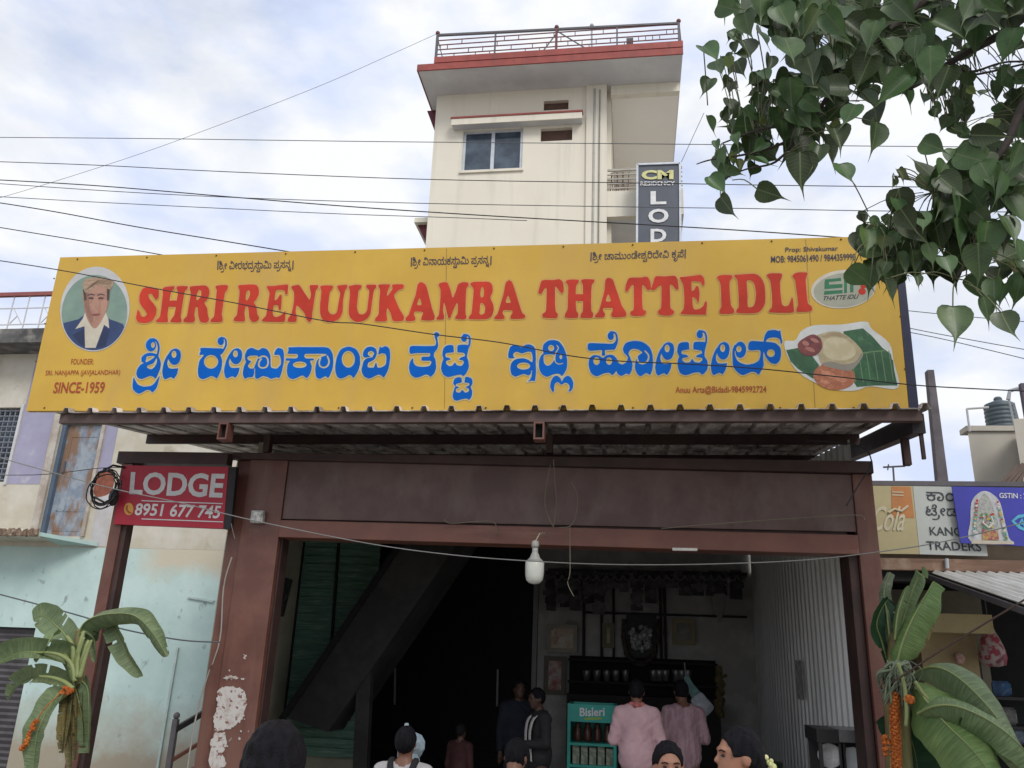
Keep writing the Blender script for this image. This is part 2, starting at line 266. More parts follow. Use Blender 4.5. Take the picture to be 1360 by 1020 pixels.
[3951,4609,-105,3,-14,3,-4,7,-1,6,8,18,-15,33,-1,7,4,6,6,4,13,2,100,1,8,5,8,22,-7,20,-7,7,-10,5,-20,2,-98,-2,-17,3,-5,5,1,12,9,9,40,1,7,4,-1,6,-21,26,-9,17,-8,50,-2,33,4,35,8,32,11,17,18,13,20,10,21,2,40,-12,70,-34,14,-2,13,4,40,30,5,1,5,-2,17,-20,19,-32,13,-28,6,-22,6,-37,0,-20,-20,-58,-1,-12,7,-4,33,1,7,-5,4,-12,-2,-6,-7,-3,-80,2,-22,-5,-10,-9,-9,-20,2,-9,11,-18,8,-4,230,0,41,3,6,3,1,5,-7,7,-10,6,-51,18,-9,5,5,10,1,5,-14,35,-4,20,2,22,4,12,8,8,10,6,25,8,25,-8,22,-18,9,-20,3,-28,-5,-25,-16,-40,1,-9,8,-4,6,1,6,7,15,32,6,21,2,17,-1,18,-6,24,-7,16,-13,14,-12,10,-20,10,-14,3,-20,0,-30,-12,-14,-10,-7,-8,-8,-27,0,-35,13,-38,-1,-3,-5,2,-17,17,-13,21,-12,48,-6,42,0,51,6,50,5,13,9,11,14,9,20,8,9,0,10,-4,58,-32,13,5,20,20,6,1,4,-4,9,-12,17,-33,26,-65,7,-32,6,-62,-2,-61,-7,-50,-17,-37,-13,-20,-12,-12,-12,-10,-15,-6,-41,-6],
[3342,4619,-31,8,-13,7,-14,10,-13,22,-17,45,-2,23,2,32,3,13,9,19,1,8,-26,55,-12,55,-6,42,6,31,8,20,9,14,5,4,7,1,36,-19,45,-1,12,-3,8,-5,4,-6,12,-33,2,-67,1,-3,4,-2,5,2,1,5,-1,110,6,12,15,10,8,2,8,-2,55,-31,17,-5,62,16,28,17,15,5,20,-4,51,-17,10,2,19,9,9,-2,13,-24,15,-40,16,-66,12,-66,4,-41,2,-69,-6,-43,-5,-17,-8,-13,-11,-7,-16,-6,-27,-6,-8,1,-13,8,-14,15,-17,32,-5,20,1,13,9,4,39,-2,13,1,7,3,12,23,9,40,-1,43,-3,17,-9,14,-23,26,-14,11,-11,6,-20,0,-39,-9,-8,-5,-5,-7,-4,-20,-2,-106,-4,-30,-6,-20,-13,-27,-21,-29,-15,-9,-16,-7,-29,-5,-13,4,-37,23,-15,3,-24,-9,-41,-20],
[3144,4624,-42,15,-22,19,-48,66,-31,72,-19,75,-7,55,4,32,10,40,10,16,12,9,11,0,39,-19,25,-9,10,2,18,17,10,0,12,-11,12,-15,13,-20,8,-19,12,-55,0,-13,-73,6,-17,-1,-17,-3,-12,-7,-7,-8,-10,-22,-5,-20,0,-18,5,-26,7,-20,4,-3,10,25,13,22,17,17,23,11,15,3,14,-2,20,-9,21,-20,11,-17,9,-27,7,-41,0,-22,-7,-31,-9,-19,-11,-10,-23,-12,-12,-3],
[2326,4629,-38,13,-11,7,-17,17,-44,60,-19,36,-20,50,-10,39,-10,55,-2,42,6,34,6,26,8,14,16,14,10,0,38,-19,30,-10,9,2,21,18,9,0,8,-7,18,-24,20,-35,12,-59,0,-12,-84,7,-30,-6,-10,-6,-8,-11,-9,-23,-5,-22,6,-37,6,-21,4,-5,3,2,9,24,13,23,18,18,22,10,23,2,15,-4,13,-6,23,-21,11,-18,10,-28,7,-44,-2,-26,-7,-29,-8,-15,-16,-13,-28,-12],
[10226,4638,25,-1,17,7,16,17,7,17,0,21,-6,17,-14,15,-19,10,-24,0,-17,-7,-16,-15,-8,-17,0,-24,7,-17,15,-16],
[3120,4652,14,0,13,9,9,17,4,18,-2,18,-5,14,-11,12,-11,5,-12,-1,-10,-6,-9,-14,-5,-15,0,-20,4,-13,10,-17],
[2303,4658,15,-1,10,6,8,11,7,20,0,22,-5,16,-10,14,-16,6,-13,-2,-11,-11,-8,-15,-3,-18,2,-17,5,-13,8,-12],
[4618,4659,14,0,20,4,19,11,17,17,16,28,7,20,4,30,-6,39,-7,20,-13,21,-23,22,-17,8,-21,4,-22,-3,-18,-9,-24,-22,-15,-25,-7,-23,-4,-27,2,-26,5,-19,6,-17,13,-21,28,-24,10,-5],
[7443,4711,8,-1,8,4,5,8,4,14,-4,22,-6,8,-7,4,-7,-1,-5,-3,-9,-17,2,-23,4,-9],
[2795,4712,11,0,26,5,18,7,18,14,20,26,6,15,4,23,-5,30,-9,19,-13,17,-29,20,-20,6,-18,3,-32,-6,-16,-7,-19,-13,-18,-23,-8,-20,-3,-19,1,-17,3,-16,9,-18,13,-18,24,-17,20,-8],
[3483,4718,25,-1,30,10,16,15,11,20,8,39,-2,25,-10,33,-15,19,-14,9,-21,7,-35,2,-17,-5,-13,-8,-12,-12,-7,-12,-3,-11,0,-14,8,-38,16,-24,14,-14,7,-3,10,4,2,9,-3,6,-19,20,-7,15,-5,32,1,8,4,9,20,14,14,2,13,-1,27,-8,13,-14,7,-17,4,-22,-2,-26,-5,-17,-7,-13,-9,-8,-19,-7,-16,-1,-14,4,-34,19,-6,0,-9,-5,-3,1,-40,92,-13,38,-12,6,-32,0,-13,-6,-12,-9,-10,-14,-1,-12,16,-25,27,-30,-4,-5,-33,-12,-8,-8,-5,-12,-1,-10,2,-6,9,-10,15,-11,11,-3,17,-2,65,0,13,2,5,4,5,6,2,12,2,1,28,-18],
[2008,4726,31,-1,12,2,5,5,-4,9,-16,15,-58,38,-29,14,-10,2,-5,-2,-2,-4,0,-8,11,-35,1,-20,3,-7,5,-3,12,-2],
[7912,4742,20,0,14,7,13,17,6,15,0,27,-6,14,-11,16,-19,9,-17,-1,-13,-8,-13,-17,-6,-19,1,-18,6,-20,13,-15],
[8081,4744,17,0,13,6,12,14,7,18,0,24,-6,16,-13,16,-15,7,-17,-2,-14,-9,-11,-15,-5,-21,2,-19,5,-13,13,-15],
[2078,4756,3,0,2,3,2,23,-2,34,-17,35,-20,29,-24,18,-18,6,-20,-5,-30,-17,-3,-4,0,-7,5,-10,8,-9,57,-21,18,-11,15,-21],
[3975,4799,41,3,33,11,12,8,9,11,3,12,-3,10,-9,11,-15,9,-18,7,-32,5,-45,-2,-20,-4,-20,-9,-13,-9,-7,-11,-2,-10,6,-13,13,-11,20,-10,28,-6],
[6948,4812,30,2,20,5,16,6,15,10,10,13,3,13,-3,11,-6,10,-15,12,-16,7,-33,7,-33,0,-18,-4,-19,-6,-17,-10,-12,-14,-3,-12,2,-13,9,-11,13,-11,18,-8],
[7386,4989,-22,6,-15,13,-22,31,-11,32,-7,37,-2,23,10,33,19,34,12,4,4,-2,5,-4,2,-54,5,-30,10,-21,8,-10,9,-5,13,-3,10,1,7,3,25,24,12,6,11,-4,35,-23,17,2,23,10,14,19,7,21,2,17,-2,12,-13,28,0,5,4,4,8,1,15,-6,19,-24,10,-20,7,-53,-2,-20,-7,-20,-15,-30,-7,-9,-18,-17,-15,-8,-13,-2,-12,4,-22,12,-15,12,-10,16,-13,30,-5,3,-4,-5,-9,-29,-12,-16,-30,-25,-10,-3],
[2118,4994,-20,23,-42,67,-25,24,-20,13,-13,5,-69,9,-23,0,-24,-6,-29,-11,-21,-12,-18,-24,-20,-36,-13,-30,-5,-4,-4,6,-5,24,-7,69,0,28,6,29,11,14,18,19,24,18,13,7,17,0,23,-8,30,-15,35,-22,12,-4,20,0,27,7,8,5,12,20,5,2,5,-1,34,-32,21,-32,15,-47,20,-77,5,-24],
[6189,5004,-8,5,-4,7,-8,60,5,2,52,8,8,5,2,7,-3,13,-6,8,-40,20,0,3,4,4,32,13,4,5,3,7,-4,20,-6,10,-8,5,-16,5,-18,2,-10,-4,-22,-28,-7,-3,-5,3,-18,24,-8,7,-26,1,-21,-6,-7,-18,0,-11,2,-9,6,-7,30,-14,4,-6,-5,-4,-27,-7,-7,-3,-4,-7,1,-15,5,-7,9,-5,63,-16,3,-7,-4,-43,-4,-10,-8,-6,-17,-3,-17,0,-18,5,-17,8,-9,7,-7,10,-11,29,-3,20,5,11,22,30,2,7,-13,20,-5,15,-16,60,-2,20,2,18,7,23,7,14,8,6,20,6,25,2,50,-19,55,-9,16,1,22,15,8,1,11,-8,16,-27,6,-15,5,-25,2,-40,-22,-56,4,-10,17,-24,3,-10,1,-30,-2,-18,-9,-16,-18,-13,-28,-11],
],
'kn_halo': [
[10269,4362,-63,10,-17,8,-16,14,-17,24,-12,23,-17,70,-4,5,-119,-6,-46,7,-10,6,-12,15,-17,44,-33,-41,-23,-15,-29,-7,-26,5,-24,12,-18,18,-21,8,-11,19,-22,54,-3,-3,-5,-31,-9,-32,-9,-14,-15,-13,-25,-13,-22,-6,-22,4,-33,12,-15,10,-20,20,-43,62,-16,30,-28,71,-26,123,-10,-69,-10,-20,-20,-28,-4,-14,0,-35,5,-48,12,-37,14,-63,4,-43,-2,-29,-9,-38,-8,-20,-17,-22,-22,-13,-63,-12,-19,3,-30,39,-9,35,11,38,18,20,14,8,22,3,18,-4,12,-6,22,-21,2,30,-3,10,-7,2,-66,-3,-52,7,-13,6,-10,10,-9,27,-4,68,6,13,15,7,70,10,20,4,6,4,-3,7,-36,11,-15,9,-17,15,-7,15,2,13,10,10,72,15,-1,9,-22,17,-22,1,-34,-6,-21,-36,-15,-8,-8,1,-10,7,-22,37,-8,5,-40,1,-29,-19,-1,-6,4,-3,66,-14,8,-5,4,-8,-2,-18,-20,-18,-24,-12,-42,-8,-3,-5,2,-9,5,-4,82,-13,14,-11,2,-8,-4,-15,-2,-63,-9,-21,-13,-9,-20,-4,-37,0,-40,5,-27,10,-17,13,-12,17,-17,65,-20,-66,-10,-14,-24,-17,-20,-8,-21,-4,-42,12,-15,9,-27,25,-47,67,-36,83,-22,76,-7,-85,-11,-41,-19,-49,-26,-35,-50,-40,-40,-21,-58,-14,-65,-4,-52,9,-52,17,-22,18,-21,34,-13,43,8,45,10,22,37,36,11,19,-15,47,-18,13,-25,11,-16,-5,-20,-14,-32,-61,-17,-19,-27,-21,-31,-10,-23,0,-37,6,-6,-4,-2,-22,5,-6,84,-5,24,-5,13,-8,11,-12,14,-32,20,-65,3,-30,-4,-37,-10,-38,-12,-22,-15,-14,-17,-9,-60,-10,-18,8,-29,34,-10,27,0,28,7,20,9,14,13,13,20,8,13,2,14,-3,34,-26,-6,18,-17,21,-17,4,-44,0,-226,-10,-41,7,-17,17,-9,27,0,30,9,30,15,18,40,9,120,-8,5,1,3,6,-5,34,-46,-9,-44,0,-31,13,-29,26,-13,26,-9,38,-2,32,6,35,20,72,15,25,36,30,31,15,16,4,29,-6,73,-33,47,-9,17,1,30,25,18,6,18,-8,27,-27,15,18,20,14,35,14,21,-5,46,-26,26,11,14,1,13,-6,17,-21,13,-25,11,-35,4,-3,18,47,18,30,30,24,22,9,10,0,18,-6,52,-34,40,23,10,1,14,-4,13,-19,23,-64,18,63,10,15,17,15,13,4,12,-2,62,-29,25,19,15,3,12,-5,15,-15,35,-55,11,-42,7,-58,-7,-10,-10,-3,-57,7,-53,-3,-7,-6,-8,-17,-5,-18,0,-16,5,0,24,24,24,14,27,4,32,-7,20,-13,19,-19,8,-14,10,-23,14,-57,8,27,22,43,-10,24,-12,58,0,22,9,46,12,44,11,26,14,16,15,10,38,14,33,6,37,-9,67,-24,55,-7,15,4,30,24,12,3,11,-1,29,-22,31,-38,14,-24,8,-35,16,83,9,19,16,18,17,7,12,-1,63,-29,24,18,13,3,13,-4,10,-9,38,-57,16,-55,5,-48,-5,-9,-12,-4,-58,7,-50,-2,-9,-7,-7,-15,-6,-34,5,-2,21,23,27,15,27,5,30,-7,23,-14,24,-30,11,-24,14,-54,2,117,6,63,6,27,15,30,35,43,54,42,35,13,28,-5,83,-35,17,-4,39,4,28,27,13,6,10,0,14,-8,16,-22,47,-94,6,-29,-7,-65,2,-16,5,2,37,47,25,22,28,14,42,8,25,-5,22,-15,25,-27,13,-28,12,-58,2,-36,-9,-53,-17,-40,17,-4,11,-9,8,-14,5,-23,-21,-110,-6,-51,-6,-10,-9,-5,-12,2,-16,12,-40,-13],
[5798,4392,-17,4,-19,9,-10,11,-4,15,8,50,17,51,0,27,-5,12,-37,6,-259,-2,-28,8,-17,18,-7,25,-1,28,6,37,11,17,12,5,14,2,79,-10,149,1,3,6,-5,6,-69,1,-23,7,-10,10,-5,12,-2,26,7,18,15,13,18,3,85,-1,7,5,-5,16,-8,11,-22,9,-45,5,-32,0,-58,-8,-15,-9,-17,-25,-5,-47,-6,-20,-7,-6,-10,-2,-10,3,-8,7,-26,38,-11,25,-9,43,-2,42,12,57,14,31,23,24,37,22,21,5,30,-4,49,-15,55,-22,28,6,24,21,18,1,17,-11,20,-20,20,-23,12,-22,14,-52,3,-34,-9,-77,-9,-25,-14,-27,-1,-11,11,-37,31,-37,8,-18,9,-50,-11,-84,19,-20,10,-31,-5,-17,-12,-12,-23,-15],
[6159,4414,-18,9,-10,18,-13,13,-7,15,-5,22,2,18,6,15,11,15,20,15,-43,7,-30,10,-12,18,-5,29,2,58,7,15,14,5,70,6,9,7,-4,9,-35,11,-16,9,-18,18,-6,13,1,12,9,10,50,11,4,10,-6,12,-17,17,-31,-3,-12,-7,-20,-29,-15,-6,-17,6,-23,32,-10,7,-27,0,-18,-17,-4,-10,2,-10,47,-12,10,-10,3,-11,-6,-15,-17,-16,-45,-13,-2,-18,24,-7,76,-7,10,-7,3,-12,-6,-70,-3,-15,-9,-16,-17,-9,-20,-3,-51,4,-17,5,-20,12,-25,27,-10,20,-9,38,-3,39,14,56,-17,45,-15,75,7,38,13,36,16,28,21,17,28,15,27,7,17,-1,61,-13,-18,35,-10,36,4,20,21,32,-21,58,-9,39,-2,25,8,38,14,26,18,11,37,7,25,-4,38,-15,48,-9,16,1,28,17,18,-4,17,-18,15,-25,8,-27,6,-35,-2,-35,-18,-45,18,-28,5,-19,0,-31,-7,-32,-10,-13,-17,-12,-23,-12,-38,-7,-3,-4,18,-25,15,-30,15,-47,2,-18,-7,-70,-18,-59,19,-91,17,-39,8,-31,6,-40,0,-39,-10,-33,-19,-23,-30,-14],
[2938,4454,-34,15,-16,15,-13,25,-3,27,9,30,19,23,31,13,28,-6,2,5,-5,7,-257,-8,-38,6,-10,6,-8,10,-3,16,5,24,-13,32,-2,18,9,16,25,4,2,4,-25,32,-12,28,-17,92,-2,58,6,40,11,33,27,22,35,12,32,-5,88,-38,22,7,37,24,10,2,10,-3,13,-12,15,-26,38,-82,18,84,12,20,15,14,15,4,14,-2,56,-25,27,18,8,1,13,-4,26,-26,26,-43,12,-47,5,-32,-2,-10,-6,-8,-11,-3,-73,7,-30,-3,-8,-6,-5,-10,-7,-20,0,-11,5,-1,20,21,22,11,28,6,27,-6,21,-11,24,-24,13,-25,13,-41,7,33,9,23,-24,50,-13,62,-6,46,7,34,14,30,15,16,13,4,15,-3,29,-16,41,-1,29,-8,28,24,22,6,16,-5,62,-33,52,14,34,19,19,5,27,-5,44,-15,27,10,15,-2,16,-15,23,-55,25,-102,9,-60,4,-3,22,7,2,3,-14,31,-9,84,12,66,8,19,16,15,36,22,28,3,47,-13,75,-35,10,4,35,28,12,4,10,-1,14,-10,16,-20,20,-36,17,-38,8,-40,2,-32,-15,-56,19,-2,12,-6,9,-10,5,-19,-7,-18,-17,-9,-83,1,-13,-2,-8,-15,5,-8,6,-3,188,0,12,3,-42,24,-33,36,-7,13,-7,23,-12,72,2,78,9,44,9,13,14,12,40,15,24,-5,50,-29,4,1,27,23,10,0,10,-4,19,-23,44,-96,15,59,15,37,26,22,30,11,11,0,42,-11,27,-12,41,-24,20,9,22,25,11,3,12,-2,17,-16,18,-25,42,-74,13,45,20,37,20,20,42,20,23,6,23,-5,106,-48,26,8,27,26,17,3,11,-4,14,-14,37,-65,15,-45,16,-72,9,-87,0,-53,-9,-51,-8,-20,-19,-19,-22,-14,-23,-6,-47,17,-20,-11,-16,2,-9,11,-11,39,-16,-21,-12,-10,-22,-12,-27,-8,-17,-3,-28,4,-25,7,-13,8,-34,37,-15,32,-5,38,2,22,6,13,22,18,-13,17,-15,29,-4,-66,-5,-24,-17,-40,-19,-31,-15,-18,-22,-17,-36,-15,-45,-11,-23,-1,-46,12,-38,17,-17,12,-16,20,-19,32,-36,92,-11,-74,-19,-42,-15,-22,-22,-21,-18,-10,-19,-5,-36,-4,-348,-2,-92,2,-35,5,-14,7,-8,17,6,27,-14,36,6,18,14,11,20,3,91,1,6,4,1,8,-7,9,-14,3,-100,-1,-22,3,-6,-5,-4,-62,-15,-44,-12,-11,-17,-9,-30,-8,-21,-2,-22,10,-22,24,-16,33,-7,29,2,18,12,12,16,4,45,0,12,29,2,55,-3,16,-28,35,-11,8,-9,2,-26,-3,-20,-8,-4,-50,0,-68,-8,-44,-30,-60,-14,-16,-16,-11,-26,-10,-30,-5,-19,7,-43,24,-65,-29,-15,-3,-20,3,-32,11,-22,16,-16,23,-15,38,-5,5,-12,-41,-13,-23,-33,-21,-32,-7,-54,19,-28,25,-49,69,-29,66,-17,49,-1,-47,-17,-64,17,-16,25,-37,27,-50,13,-43,0,-30,-9,-38,-8,-17,-12,-13,-25,-14],
[2016,4474,-42,11,-33,34,-12,19,-10,34,2,37,13,33,21,24,1,5,-47,21,-42,40,-9,30,1,36,7,21,-28,30,-28,40,-10,27,-8,46,5,26,12,28,13,17,24,11,28,7,15,0,110,-41,12,2,23,12,21,20,2,5,-25,34,-33,23,-48,9,-47,1,-33,-10,-29,-15,-27,-42,-22,-48,-12,-9,-17,3,-10,21,-9,53,-3,67,3,25,11,23,26,29,32,25,17,6,18,0,30,-10,72,-39,18,0,19,5,18,25,18,4,17,-8,29,-29,18,-21,10,-19,28,-98,15,-63,-4,-10,-15,-9,-2,-4,14,-27,7,48,16,39,21,21,18,6,15,-4,55,-25,28,19,12,1,13,-5,20,-22,25,-36,14,-42,8,-49,-7,-17,-13,-4,-82,7,-23,-3,-12,-11,-10,-36,2,-5,3,1,24,22,18,10,33,7,22,-4,21,-9,27,-25,14,-23,8,-23,11,-55,-8,-50,-13,-30,-22,-19,-40,-15,-13,1,-35,10,-22,11,-24,24,-39,52,-26,48,-24,57,-33,-85,13,-72,3,-37,-5,-38,-11,-40,-17,-29,-25,-23,-37,-15],
[7322,4497,-33,7,-21,8,-39,26,-22,23,-10,23,-9,45,1,20,10,35,-27,25,-16,33,-12,36,-5,44,-3,8,-5,-178,-8,-30,-10,-20,-25,-26,-30,-14,-42,-8,-55,15,-33,24,-97,-30,-29,6,-31,20,-16,19,-9,26,-12,54,-3,38,3,25,10,17,24,8,31,3,-15,19,-10,20,-14,50,0,36,12,62,10,16,19,18,25,15,18,5,22,-4,38,-17,48,-15,16,1,44,16,17,0,2,5,-7,25,-28,19,-8,9,-1,12,4,9,15,6,56,-12,37,5,19,-13,8,-24,10,-90,3,-74,13,44,10,22,20,30,24,22,35,18,23,6,20,-4,40,-16,5,1,-25,45,-12,48,-4,32,13,45,15,30,10,12,10,5,15,2,11,-4,11,-10,3,-14,3,-70,13,-26,12,-4,9,2,28,25,15,6,20,-5,32,-21,23,6,10,13,8,31,-15,37,0,15,15,14,15,3,15,-4,19,-15,23,-35,8,-32,4,-41,-5,-29,-18,-40,-9,-13,-20,-20,-19,-12,-20,-5,-43,12,39,-72,8,-30,4,-34,0,-66,-4,-34,-8,-47,-12,-37,-23,-55,-15,-27,-22,-30,-25,-27,-27,-14,-42,-12],
[10255,4499,51,0,32,13,8,16,6,45,-28,-21,-32,-16,-30,-7,-56,-7,0,-6,20,-12],
[6200,4542,4,-1,2,3,-4,15,-19,-3],
[2028,4562,6,1,4,11,0,18,-7,8,-5,-4,-3,-10,1,-15],
[9597,4591,5,1,6,7,5,23,-3,22,-11,12,-10,-7,-6,-18,2,-25,6,-11],
[8857,4594,5,-1,7,6,8,25,-5,25,-11,10,-11,-8,-5,-22,3,-23],
[7314,4598,17,1,8,9,3,8,-4,20,-16,8,-14,-4,-9,-16,2,-15],
[9809,4611,13,3,9,17,-3,19,-12,9,-12,-4,-7,-14,1,-19],
[8398,4651,38,-1,25,4,25,12,17,13,-45,41,-10,19,-11,10,-19,67,-25,-54,-5,-20,-24,-48,12,-23,11,-13],
[2067,4654,4,-1,2,3,-5,21,-18,-3,0,-5],
[10229,4656,13,-1,14,3,12,11,5,10,0,15,-3,12,-9,10,-12,7,-25,-2,-10,-7,-8,-13,-2,-12,3,-15,11,-12],
[9930,4659,34,11,87,-5,30,1,4,13,-6,50,-8,32,-9,15,-24,19,-36,18,-71,10,-19,0,-31,-7,-42,-16,-18,-12,-12,-12,-1,-8,26,3,25,-5,20,-12,22,-21,17,-31],
[3125,4671,6,0,5,6,5,21,-4,20,-9,8,-10,-7,-5,-15,3,-22],
[2309,4676,10,5,6,17,-2,24,-12,12,-11,-8,-5,-22,4,-18],
[4618,4678,26,1,15,9,15,14,17,34,5,33,-5,37,-17,33,-18,17,-28,9,-17,-2,-13,-7,-19,-17,-14,-23,-8,-42,4,-35,17,-36,16,-16],
[4922,4679,14,1,11,8,3,10,-6,8,-8,5,-14,1,-16,-8,-3,-8,3,-8],
[7004,4688,34,-1,8,7,9,37,2,40,-3,8,-48,-25,-57,-15,-41,1,-47,7,-9,-15,-17,-13,3,-18,20,-12,10,0,46,19,18,3,24,-5],
[5069,4708,33,4,7,6,4,10,2,14,-2,52,-6,34,-9,12,-37,21,-15,4,-16,-1,-19,-56,-9,-9,-11,-3,-9,3,-8,9,-23,54,-39,1,-12,-4,1,-15,7,-17,36,-14,35,-25,17,-19,20,-41,22,-2],
[7290,4722,49,1,11,26,-15,40,-20,27,-21,18,-26,4,-19,-15,-8,-15,-4,-46,2,-30,7,-7],
[2795,4731,27,1,22,10,22,20,12,27,0,29,-9,23,-11,15,-14,10,-23,10,-35,0,-22,-8,-23,-20,-13,-26,-1,-30,10,-26,25,-25],
[3332,4739,70,-1,7,4,-3,17,-47,113,-5,4,-25,0,-10,-7,-7,-10,12,-20,27,-28,4,-9,-1,-11,-6,-9,-37,-14,-7,-7,1,-7,7,-8],
[2009,4744,6,2,-3,5,-44,28,-10,3,6,-34],
[7916,4761,10,-1,10,4,10,18,-2,30,-8,12,-10,4,-10,0,-7,-5,-10,-21,3,-26],
[8084,4762,17,3,10,19,-2,27,-8,11,-9,4,-8,0,-9,-7,-8,-21,4,-22],
[3975,4818,29,1,28,7,19,11,2,9,-19,13,-36,9,-32,0,-30,-5,-25,-14,-3,-5,2,-6,26,-15],
[6948,4831,31,1,25,8,16,12,2,14,-15,13,-33,11,-40,0,-28,-9,-19,-13,-2,-9,4,-7,27,-16],
[2048,4838,3,-1,-1,4,-12,20,-29,24,-13,-1,-23,-12,5,-7],
[6147,5014,7,-1,4,3,-6,24,-3,-4],
[6150,5089,18,7,44,7,-1,5,-37,17,-6,14,1,10,7,9,33,16,-1,13,-12,6,-17,1,-23,-29,-17,-6,-17,8,-21,27,-26,-2,-3,-6,2,-8,32,-19,8,-8,3,-10,-8,-15,-31,-10,-2,-5,63,-16],
],
'en': [
[10632,3616,-31,1,-32,7,-30,21,-10,13,-4,10,6,11,23,27,9,22,35,264,3,49,-4,21,-16,37,-4,29,4,6,7,4,30,4,90,-4,58,-7,10,-5,7,-10,2,-12,-2,-16,-8,-22,-33,-24,-8,-10,-5,-11,-9,-53,-18,-190,-2,-70,24,-67,2,-13,-6,-7,-16,-4],
[10256,3629,-28,3,-22,7,-15,8,-5,9,3,10,34,45,10,25,12,76,10,120,3,97,-2,40,-8,20,-20,17,-11,16,-4,14,5,5,13,4,93,7,168,1,36,-5,13,-10,6,-20,-7,-44,-7,-88,-4,-22,-5,-12,-6,0,-4,4,-29,78,-7,13,-12,10,-24,9,-13,2,-11,-2,-21,-12,-6,-6,-6,-12,-8,-42,-12,-103,-7,-133,4,-32,17,-37,7,-25,2,-13,-2,-11,-10,-8,-30,-3],
[9961,3636,-132,11,-48,2,-22,3,-6,6,3,8,29,35,8,15,7,36,6,70,7,126,2,110,-5,24,-7,10,-17,17,-7,19,1,16,4,5,7,4,43,5,98,2,79,-2,51,-7,29,-15,24,-24,23,-33,16,-37,6,-21,3,-35,2,-42,-2,-80,-10,-80,-17,-45,-20,-37,-17,-23,-35,-27,-26,-11,-24,-6],
[9284,3651,-63,10,-140,15,-42,3,-9,5,1,12,27,46,17,39,8,61,7,97,0,87,-6,63,-10,22,-34,47,0,6,4,3,25,5,95,3,184,2,26,-2,5,-3,-1,-16,10,-112,0,-28,-7,-12,-10,-2,-9,6,-12,43,-13,18,-36,27,-25,9,-28,5,-19,0,-7,-2,-7,-9,-6,-11,-10,-36,-4,-34,0,-59,3,-13,6,-4,8,2,28,17,10,13,14,35,5,5,5,0,6,-8,5,-28,5,-50,0,-37,-7,-50,-7,-27,-6,-10,-9,-5,-12,0,-7,4,-15,38,-13,14,-16,9,-6,0,-4,-3,-4,-22,-2,-30,0,-45,5,-22,7,-6,12,-3,56,2,40,7,12,10,15,37,5,5,8,-3,7,-6,9,-19,-5,-48,-5,-19,-7,-13,-15,-21,-14,-11,-10,-4],
[9602,3651,-30,5,-28,8,-13,7,-4,8,4,17,29,46,7,17,6,35,4,47,6,215,-5,30,-21,32,-2,14,1,17,5,9,10,6,30,4,85,-1,46,-6,9,-3,7,-7,3,-10,0,-13,-6,-24,-28,-33,-11,-25,-9,-77,-9,-147,0,-64,3,-20,7,-17,23,-29,4,-13,0,-13,-7,-8,-12,-4,-42,-4],
[8931,3661,-99,11,-90,-5,-23,2,-11,4,-7,6,-7,12,-16,57,-32,86,-5,-60,-7,-33,-11,-29,-10,-18,-9,-10,-8,-6,-8,-3,-17,0,-67,12,-116,0,-27,5,-12,7,-15,23,-19,56,-10,56,0,20,2,7,7,7,8,3,9,0,8,-5,36,-60,9,-11,15,-11,9,-2,5,4,5,26,2,254,-2,25,-3,17,-6,11,-11,9,-19,8,-5,6,-2,19,4,13,4,7,19,10,30,5,83,-3,42,-7,12,-10,8,-14,6,-18,-1,-10,-7,-6,-21,-9,-10,-8,-6,-13,-5,-36,-3,-104,0,-127,3,-39,4,-7,5,-3,9,3,11,10,33,47,7,6,10,2,23,-2,14,-11,5,8,10,5,20,0,15,-3,20,-15,33,-31,20,-10,12,1,5,10,2,20,-1,157,-4,95,-2,14,-6,11,-29,23,-5,7,-2,10,5,22,7,11,10,6,30,6,33,4,28,2,50,-4,22,-5,12,-8,16,-24,2,-15,-5,-7,-28,-19,-12,-12,-5,-12,-4,-23,0,-93,-3,-94,0,-52,2,-30,4,-10,6,-3,7,0,13,7,12,10,30,40,13,8,12,1,10,-4,6,-9,1,-11,-10,-89,-6,-26,-9,-18,-10,-15,-14,-9,-15,-4],
[8081,3689,-22,8,-10,9,-7,12,-3,20,-4,76,-7,47,-62,235,-16,42,-16,20,-28,30,-5,10,0,6,7,8,16,3,74,0,16,-3,9,-4,10,-16,3,-21,-3,-9,-21,-31,-5,-27,3,-8,6,-5,28,-4,75,0,12,2,7,5,3,10,-2,17,-17,38,-4,17,4,20,12,12,28,4,26,0,68,-4,48,-7,11,-7,4,-10,1,-13,-4,-17,-8,-18,-41,-62,-15,-28,-104,-312,-9,-17,-15,-15,-22,-10],
[7416,3707,-70,13,-97,-3,-30,2,-13,3,-10,7,-12,20,-22,79,-10,43,0,13,4,8,8,7,10,4,10,-1,10,-6,10,-14,25,-45,15,-13,8,-2,5,4,4,25,-3,171,-3,66,-5,38,-8,16,-12,10,-23,14,-5,12,0,11,3,12,7,9,10,6,56,7,86,2,18,-2,10,-3,9,-7,5,-11,2,-10,0,-23,-4,-7,-17,-16,-5,-8,-8,-50,-2,-44,0,-205,2,-30,4,-5,3,0,14,14,51,66,12,12,8,-1,10,-9,7,-12,4,-18,-4,-65,-8,-45,-12,-17,-15,-13,-19,-9],
